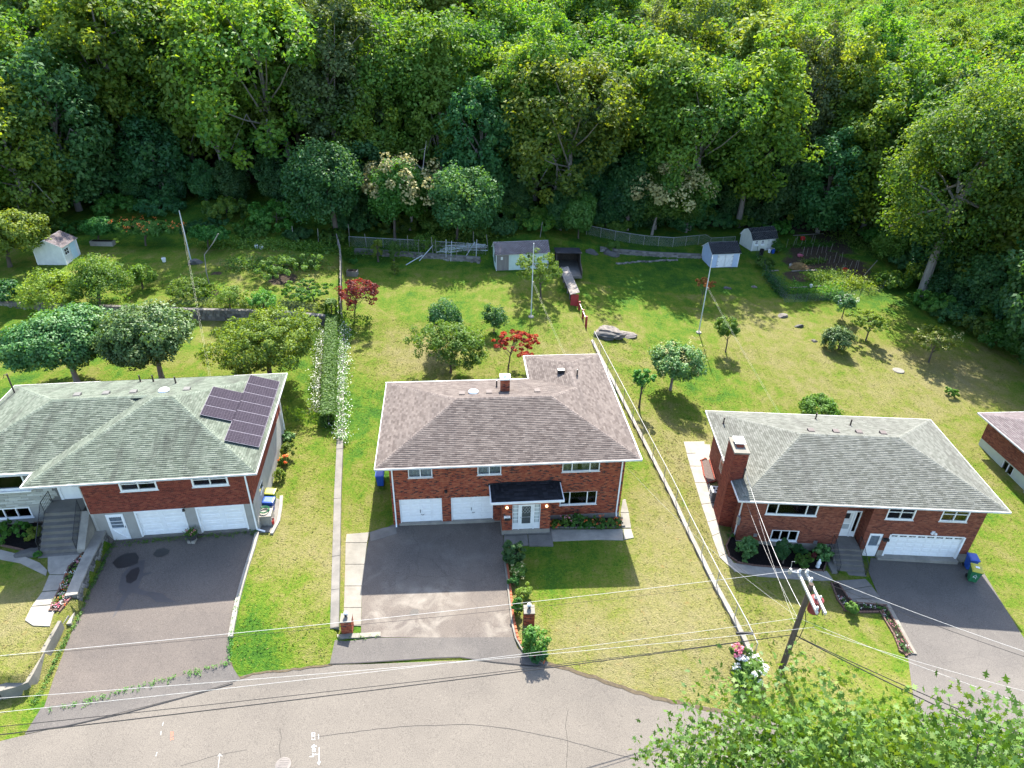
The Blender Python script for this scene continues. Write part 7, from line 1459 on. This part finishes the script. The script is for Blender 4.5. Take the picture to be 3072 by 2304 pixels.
# bent trellis pole, stakes and the heap of old pipes
a, b, c = onground(633, 872), onground(631, 800), None; m = MB(); p = onground(633, 872); z = hgt(p.x, p.y); m.tube([(0, 0, -.2), (-.05, 0, 2.0), (0, .3, topz(p, 631, 768)-z), (1.0, .6, topz(p, 650, 735)-z), (1.6, .8, topz(p, 669, 709)-z)], .05, 6); tag(m.build('bent_pole', WOOD, None, False, (p.x, p.y, z)), 'bent wooden pole arching over the vegetable rows', 'pole')
rng = np.random.default_rng(12)
for i, (px, py, h) in enumerate([(1050, 725, 2.2), (955, 725, 1.6), (880, 720, 1.7), (1338, 782, 2.6), (1352, 783, 2.5), (1300, 770, 2.4), (1310, 775, 2.3), (1372, 780, 2.2), (1404, 775, 2.0), (1428, 772, 2.2), (1225, 752, 1.9), (1256, 760, 1.7), (1465, 752, 2.0), (1420, 742, 2.0), (1100, 740, 1.6), (1620, 712, 2.0)]):
    p = onground(px, py); m = MB(); m.tube([(0, 0, -.2), (rng.normal()*.12, 0, h)], .04, 6); tag(m.build('garden_stake', POLE if i in (3, 4, 9) else WOOD, None, False, (p.x, p.y, hgt(p.x, p.y))), 'upright stake standing by the back fence', 'stake', 'stakes by the back fence')
e = wroot('pipe_heap', None, 'heap of long pale pipes and poles lying on the stone wall', 'heap of pipes')
for i in range(22):
    a, b = onground(1318+rng.uniform(-10, 30), 752+rng.uniform(0, 10)), onground(1450+rng.uniform(-20, 15), 752+rng.uniform(-6, 8)); z = hgt(a.x, a.y)+.1+.03*i; m = MB(); m.tube([(a.x, a.y, z), (b.x, b.y, hgt(b.x, b.y)+.1+.03*i+rng.uniform(-.05, .1))], .045, 6); m.build('pipe', POLE if i % 3 else WOOD, e)
for lb, q0, q1, h0, h1 in [('long pole leaning from the lawn onto the stone wall', (1218, 796), (1268, 780), .05, .6), ('second pole leaning across the stone wall', (1258, 785), (1300, 760), .1, 1.0), ('pole leaning on the pipe heap', (1390, 783), (1425, 755), .1, 1.2)]:
    a, b = onground(*q0), onground(*q1); m = MB(); m.tube([(a.x, a.y, hgt(a.x, a.y)+h0), (b.x, b.y, hgt(b.x, b.y)+h1)], .045, 6); tag(m.build('leaning_pole', POLE, None), lb, 'pole')
# fenced vegetable garden on the right
fl = [onground(*q)[:2] for q in [(2268, 765), (2300, 830), (2355, 908), (2440, 905), (2560, 895), (2640, 880), (2655, 860)]]
fence('garden_fence', 'dark mesh fence with stakes round the fenced vegetable garden', [tuple(q) for q in fl], 1.1, hgt, 1.5, False, True, POST_G, .03, None, RAIL, .15)
p = onground(2392, 806); e = empty('straw_heap', (p.x, p.y, hgt(p.x, p.y)), 0, 'heap of tan straw on the bare garden soil', 'straw heap'); P = rng.normal(size=(2500, 3)); P = unit(P)*rng.uniform(.5, 1, (2500, 1))*np.array([1.2, .9, .8]); P[:, 2] = np.abs(P[:, 2]); put('straw', quads_mesh('straw', leaf_quads(rng, P, unit(rng.normal(size=P.shape)), .3, .15), plain('straw', (.36, .24, .11), (.22, .14, .06), 5, .9), rng.uniform(0, 1, 2500)), e)
for i, (q0, q1) in enumerate([((2310, 815), (2335, 813)), ((2375, 815), (2450, 812)), ((2370, 865), (2470, 860)), ((2380, 708), (2470, 702)), ((2590, 830), (2625, 803))]):
    a, b = onground(*q0), onground(*q1); m = MB(); m.bar((a.x, a.y, hgt(a.x, a.y)+.08), (b.x, b.y, hgt(b.x, b.y)+(.1 if i < 4 else 1.0)), .22 if i < 4 else .06, .05); tag(m.build('garden_board', WOOD, None), ('short pale board edging the bean row', 'long pale board laid across the soil', 'bamboo rail along the garden fence', 'low timber edging at the back of the garden', 'slanting pole at the garden corner')[i], 'board')
for i in range(26):
    row = i % 4; px, py = 2360+row*48+(i//4)*14+rng.uniform(-4, 4), 742+row*26-(i//4)*2+rng.uniform(-3, 3); p = onground(px, py); m = MB(); m.tube([(0, 0, -.1), (rng.normal()*.08, 0, rng.uniform(1.0, 1.6))], .022, 5); tag(m.build('plant_stake', WOOD, None, False, (p.x, p.y, hgt(p.x, p.y))), 'thin stake standing in the bare garden soil', 'stake', 'stakes in the vegetable garden')
def veg(label, pts, n, mat, h=.5, sz=.2, spread=.35):
    e = wroot('vegetable_row', None, label, 'vegetables'); L = dense(pxpoly(pts), .3, False); P = np.array([(*L[i], hgt(*L[i])) for i in rng.integers(0, len(L), n)])+np.abs(rng.normal(size=(n, 3)))*np.array([0, 0, h*.5])+rng.normal(size=(n, 3))*np.array([spread, spread, 0]); o = put('leaves', quads_mesh('leaves', leaf_quads(rng, P, unit(rng.normal(size=P.shape)*.7+np.array([0, 0, 1])), sz), mat, rng.uniform(0, 1, n)), e); o['kind'] = 'stuff'
veg('row of low vegetables across the back of the bare soil', [(2370, 740), (2500, 735)], 1020, LF_MID); veg('row of vegetables in the middle of the bare soil', [(2410, 790), (2470, 785)], 680, LF_MID); veg('tall bean row along the front of the fenced garden', [(2370, 885), (2450, 895), (2520, 890)], 2720, LF_MID, 1.5, .2); veg('climbing plants on the left garden fence', [(2300, 830), (2350, 890)], 1700, LF_DARK, 1.2, .2); veg('white flowering plants beside the stakes', [(2480, 870), (2560, 850), (2600, 870)], 2550, LF_YEL, 1.2, .2, .8); veg('tomato rows behind the red tub', [(2420, 840), (2530, 830)], 1530, LF_MID, 1.0, .2, .5)
veg('rows of vegetables on the left terrace', [(700, 800), (950, 800)], 2720, LF_BRI, .8, .22, .9); veg('leafy vegetables beside the clothesline pole', [(560, 850), (620, 890)], 1700, LF_MID, .8, .2, .7); veg('tall grass and weeds along the left wood edge', [(620, 735), (1000, 755)], 2550, LF_MID, .7, .25, .8); veg('weeds on the terrace edge', [(620, 915), (1000, 928)], 2380, LF_YEL, .5, .16, .5); veg('weeds on top of the rough stone wall', [(1060, 765), (1440, 755)], 2550, LF_MID, .8, .2, .7); veg('tall weeds behind the fence of the mint shed', [(1320, 725), (1480, 705)], 2550, LF_YEL, 1.0, .25, 1.2); veg('weeds along the foot of the wood by the garden', [(2500, 700), (2640, 760)], 2380, LF_MID, .9, .25, 1.5)
# ================================================================ UTILITY POLE AND WIRES
pb = onground(2343, 2012); pb.z = hgt(pb.x, pb.y); ph = topz(pb, 2441, 1752)-pb.z; e = empty('utility_pole', pb, 0, 'weathered wooden utility pole with white crossarms at the street corner', 'utility pole')
PW_ = plain('old_pole_wood', (.13, .10, .078), (.05, .04, .032), 4, .95, .1, 0, 1, (2, 2, .15)); m = MB(); m.tube([(0, 0, -.5), (0, 0, ph*.5), (0, 0, ph)], .17, 12, .12); m.build('shaft', PW_, e)
ARM = plain('pale_crossarm', (.56, .54, .48), (.42, .4, .36), 4, .8)
for k, x in enumerate((-.2, .2)): m = MB(); m.bar((x, -1.55, ph-.35), (x, 1.15, ph-.35), .10, .13); m.build('crossarm', ARM, e)
for x, y in ((-.2, 1.0), (.2, 1.0), (.2, .45), (-.2, -1.4)): m = MB(); m.lathe([(.03, -.28), (.05, -.26), (.07, -.2), (.05, -.14), (.075, -.1), (.04, -.03)], 10, (x, y, ph)); m.build('insulator', WHITE_D, e)
m = MB(); m.tube([(-.2, .9, ph-.2), (-.75, .9, ph-.1)], .035, 6); m.lathe([(.08, -.15), (.1, 0), (.06, .2)], 8, (-.75, .9, ph-.1)); m.tube([(-.75, .9, ph+.1), (-.75, 1.0, ph+.5), (-.6, 1.0, ph+.5)], .012, 5); m.build('fuse_cutout', METAL, e)
tz_ = ph-1.35; m = MB(); m.lathe([(.28, -.5), (.31, -.46), (.31, .32), (.33, .34), (.33, .38), (.2, .46), (.02, .48)], 18, (.5, -.1, tz_)); tr = m.build('transformer', plain('rusty_red_tank', (.20, .03, .03), (.12, .03, .028), 3, .6), e)
for a in (-.12, .12): m = MB(); m.lathe([(.05, 0), (.07, .05), (.05, .1), (.07, .15), (.03, .22)], 8, (.5+a, -.1, tz_+.42)); m.build('bushing', WHITE_D, tr)
m = MB(); m.tube([(.8+.12*math.sin(a), -.1+.3*math.cos(a*1.1), tz_-.1-.05*a+.3*math.sin(a*2)) for a in np.linspace(0, 7, 30)], .015, 5); m.build('cable_loop', WIREB, e)
m = MB(); m.tube([(.16, 0, tz_-.6), (.35, -.1, tz_-1.4), (.3, -.1, tz_-2.6), (.18, 0, tz_-3.2)], .02, 5); m.build('drop_cable', WIREB, e)
P0 = pb
def pole_at(px, py): q = aty(px, py, pb.y); return Vector((pb.x, pb.y, min(ph+pb.z+.1, max(pb.z+3, q.z))))
def run(label, ppx, epx, ez, r, mat, s_=.5, grp=None, off=(0, 0, 0)):
    a = pole_at(*ppx)+Vector(off); b = atz(*epx, ez); d = (b-a); b2 = a+d*1.25; wire(label, a, b2, r, s_, mat, group=grp)
run('upper pale wire running from the pole top over the left driveways', (2425, 1735), (-40, 1958), 11.2, .009, WIREW, .35, None, (0, .9, 0)); run('thin twin of the upper wire over the left driveways', (2425, 1740), (-40, 1962), 11.0, .007, WIREB, .35, None, (0, .45, -.05))
run('second pale wire from the crossarm over the middle driveway', (2445, 1815), (-40, 2083), 10.6, .008, WIREW, .4, None, (0, -1.4, 0)); run('third pale wire running low over the street', (2400, 1853), (-40, 2127), 9.6, .008, WIREW, .4)
run('upper black twisted cable along the street', (2368, 1905), (-40, 2173), 7.6, .014, WIREB, .35); run('lower thick black cable along the street', (2358, 1930), (-40, 2199), 7.0, .022, WIREB, .3)
run('upper pale wire running right from the pole top', (2425, 1735), (3090, 1952), 10.3, .009, WIREW, .2, None, (0, .9, 0)); run('second thin wire running right from the pole top', (2432, 1745), (3090, 1968), 10.1, .010, WIREB, .2, None, (0, .45, 0)); run('third pale wire running right over the dark driveway', (2445, 1820), (3090, 2070), 9.9, .008, WIREW, .2, None, (0, -1.4, 0)); run('lower pale wire running right over the dark driveway', (2405, 1855), (3090, 2110), 9.0, .008, WIREW, .2); run('black cable running right into the oak leaves', (2368, 1905), (3090, 2210), 7.0, .022, WIREB, .2); run('lower black cable running right into the oak leaves', (2358, 1930), (3090, 2240), 6.5, .028, WIREB, .2)
a = pole_at(2400, 1830); wire('pale service cable from the pole to the brown house roof mast', a, MAST_R, .012, .5, WIREW); b = RX.world(-.1, .3, 1.0)
wire('thin service wire from the pole to the brown house meter', pole_at(2395, 1860), RX.world(.0, .2, 2.6), .006, .3, WIREW); wire('second thin wire from the pole to the brown house corner', pole_at(2390, 1880), RX.world(.6, -.3, 2.4), .005, .25, WIREW)
wire('service wire from the pole to the right corner of the main house', pole_at(2395, 1845), MX.world(W_, .3, 5.2), .006, .5, WIREB); wire('second service wire to the right corner of the main house', pole_at(2392, 1855), MX.world(W_, .3, 4.9), .005, .6, WIREW)
c = pole_at(2358, 1930)+Vector((-2.6, 0, -.02)); m = MB(); m.tube([c+Vector((-.45, 0, .02)), c+Vector((.45, 0, .04))], .075, 10); tag(m.build('cable_splice', BLACKP), 'black splice case hanging on the thick cable', 'splice case')
# ================================================================ THE OAK BY THE STREET
def oak():
    rng = np.random.default_rng(77); bx, by = 8.8, 6.3; z0 = hgt(bx, by); e = empty('oak_tree', (bx, by, z0), 0, 'large oak with deeply lobed glossy leaves at the street corner', 'tree'); ncl, per = 2000, 22
    D = unit(rng.normal(size=(ncl*3, 3))); D = D[(D[:, 2] > -.15)][:ncl]; ncl = len(D); S = np.array([6.4, 4.9, 6.6]); C0 = np.array([0, 0, 13.7]); lob = 1+.16*np.sin(D[:, 0]*5+1)*np.cos(D[:, 1]*4)+rng.uniform(-.12, .1, ncl); C = D*S*lob[:, None]*rng.uniform(.72, 1.0, (ncl, 1))+C0
    out = unit(D/S); P = np.repeat(C, per, 0); m = len(P); T = unit(np.repeat(out, per, 0)*.5+rng.normal(size=(m, 3))*.7+np.array([0, 0, -.45])); P = P+T*rng.uniform(.05, .45, (m, 1))+rng.normal(size=(m, 3))*.2
    N = unit(np.cross(T, rng.normal(size=(m, 3)))+np.array([0, .1, .6])); N = unit(N-T*(N*T).sum(1, keepdims=True)); B = np.cross(N, T); L = rng.uniform(.13, .21, (m, 1))
    tmpl = [(0, .015), (.22, .09), (.30, .34), (.45, .10), (.58, .38), (.70, .10), (1.0, 0)]; out_ = [(a, b) for a, b in tmpl]+[(a, -b) for a, b in tmpl[-2::-1]]
    V = np.stack([P+T*L*a+B*L*b*1.0+N*L*(-.25*a*a+.10*abs(b)) for a, b in out_], 1); rn = np.clip(np.repeat(rng.uniform(0, 1, ncl), per)*.5+rng.uniform(0, .5, m), 0, 1)
    o = put('crown', quads_mesh('crown', V, LF_OAK, rn, len(out_)), e); mb = MB(); mb.tube([(0, 0, -.4), (.1, 0, 4), (0, .1, 8), (.1, 0, 12), (0, 0, 16)], [.42, .34, .28, .18, .08], 12)
    for i in rng.permutation(ncl)[:70]: q = Vector(C[i]); b = Vector((0, 0, max(4, q.z-3-rng.uniform(0, 3)))); mb.tube([b, b.lerp(q, .55)+Vector((0, 0, -.4)), q], [.09, .05, .012], 5)
    put('trunk', mb.mesh('trunk', BARK), e)
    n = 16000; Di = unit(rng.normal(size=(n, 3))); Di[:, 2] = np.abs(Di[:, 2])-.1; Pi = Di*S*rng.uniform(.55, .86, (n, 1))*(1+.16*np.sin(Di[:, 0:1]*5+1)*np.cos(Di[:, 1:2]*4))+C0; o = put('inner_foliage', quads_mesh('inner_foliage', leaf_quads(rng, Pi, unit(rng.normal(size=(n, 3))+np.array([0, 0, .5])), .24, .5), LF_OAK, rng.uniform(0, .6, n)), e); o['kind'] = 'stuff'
oak()
# ================================================================ GRASS TUFTS over the lawns: nobody could count them
def dryness(X, Y):
    d = np.full(len(X), .35)
    for px, py, r, q in BLOBS:
        p = onground(px, py); k = np.exp(-((X-p.x)**2+(Y-p.y)**2)/(2*(r*.6)**2)); d = d*(1-k)+q*k
    return np.where(Y > 74, d*.6, d)
def grass():
    rng = np.random.default_rng(21); boxes = [(-27, 20, 46, 62, 9000), (-27, 20, 20, 46, 34000), (-19, 8, 46, 62, 16000), (8, 50, 42, 62, 22000), (-40, 50, 60, 90, 26000), (12, 40, 20, 44, 14000), (-60, -27, 46, 90, 6000)]
    keep = []; NOGO = []
    for o in list(bpy.data.objects):
        if o.type == 'MESH' and (o.name.startswith(('street', 'driveway', 'concrete_slab', 'soil', 'slab', 'step'))) and o.location.length < 1e-3 and len(o.data.vertices) < 4000:
            n = len(o.data.vertices); co = np.empty(n*3, np.float32); o.data.vertices.foreach_get('co', co); co = co.reshape(-1, 3)[:, :2]; NOGO.append(co)
    cell = .5; occ = set()
    for co in NOGO:
        pass
    polys = []
    for o in list(bpy.data.objects):
        if o.type == 'MESH' and o.name.startswith(('street', 'driveway', 'concrete_slab', 'soil', 'slab')) and not o.name.startswith(('street_l',)):
            me = o.data
            for f in me.polygons:
                v = [me.vertices[i].co for i in f.vertices]
                if o.parent and o.parent.location.length > 1e-3: break
                x0, x1 = min(p.x for p in v), max(p.x for p in v); y0, y1 = min(p.y for p in v), max(p.y for p in v)
                if abs(f.normal.z) < .5: continue
                for a in np.arange(math.floor(x0/.25), math.floor(x1/.25)+1):
                    for b in np.arange(math.floor(y0/.25), math.floor(y1/.25)+1): occ.add((int(a), int(b)))
    for x0, x1, y0, y1, n in boxes:
        X, Y = rng.uniform(x0, x1, n), rng.uniform(y0, y1, n)
        for x, y in zip(X, Y):
            if (math.floor(x/.25), math.floor(y/.25)) in occ or abs(x-xA(y)) < .5 or abs(x-xB(y)) < .3: continue
            bad = False
            for h, u0, u1, v0, v1 in ((MX, -.1, W_+.1, -.1, D_+.1), (MX, W_-WW-3.2, W_+.1, 0, D2+.1), (LX, -17, .1, -.1, LD+.1), (RX, -1, RW+.1, -.1, RD+.1), (HX, -.1, 16, -12, .1)):
                p = h.I @ Vector((x, y, 0))
                if u0 < p.x < u1 and v0 < p.y < v1: bad = True; break
            if not bad: keep.append((x, y, hgt(x, y)))
    P = np.array(keep); n = len(P); d = dryness(P[:, 0], P[:, 1]); b = 2
    P = np.repeat(P, b, 0)+rng.normal(size=(n*b, 3))*np.array([.07, .07, 0]); d = np.repeat(d, b)+rng.normal(size=n*b)*.25; m = len(P); h = rng.uniform(.015, .05, (m, 1)); a = rng.uniform(0, 6.28, m); t = np.stack([np.cos(a), np.sin(a), np.zeros(m)], 1)*rng.uniform(.035, .07, (m, 1)); L = rng.normal(size=(m, 3))*.05; L[:, 2] = 0
    up = np.array([0, 0, 1.])*h+L; base = P-np.array([0, 0, .02]); V = np.stack([base-t, base+t, base+t*.4+up, base-t*.4+up], 1)
    me = quads_mesh('grass', V, LAWN, rng.uniform(0, 1, m)); me.attributes.new('dry', 'FLOAT', 'FACE').data.foreach_set('value', d.astype(np.float32)); me.attributes.new('soil', 'FLOAT', 'FACE').data.foreach_set('value', np.zeros(m, np.float32))
    tag(put('grass', me), 'short uneven tufts of grass over all the lawns', None, None, 'stuff'); print('grass', m)
grass()
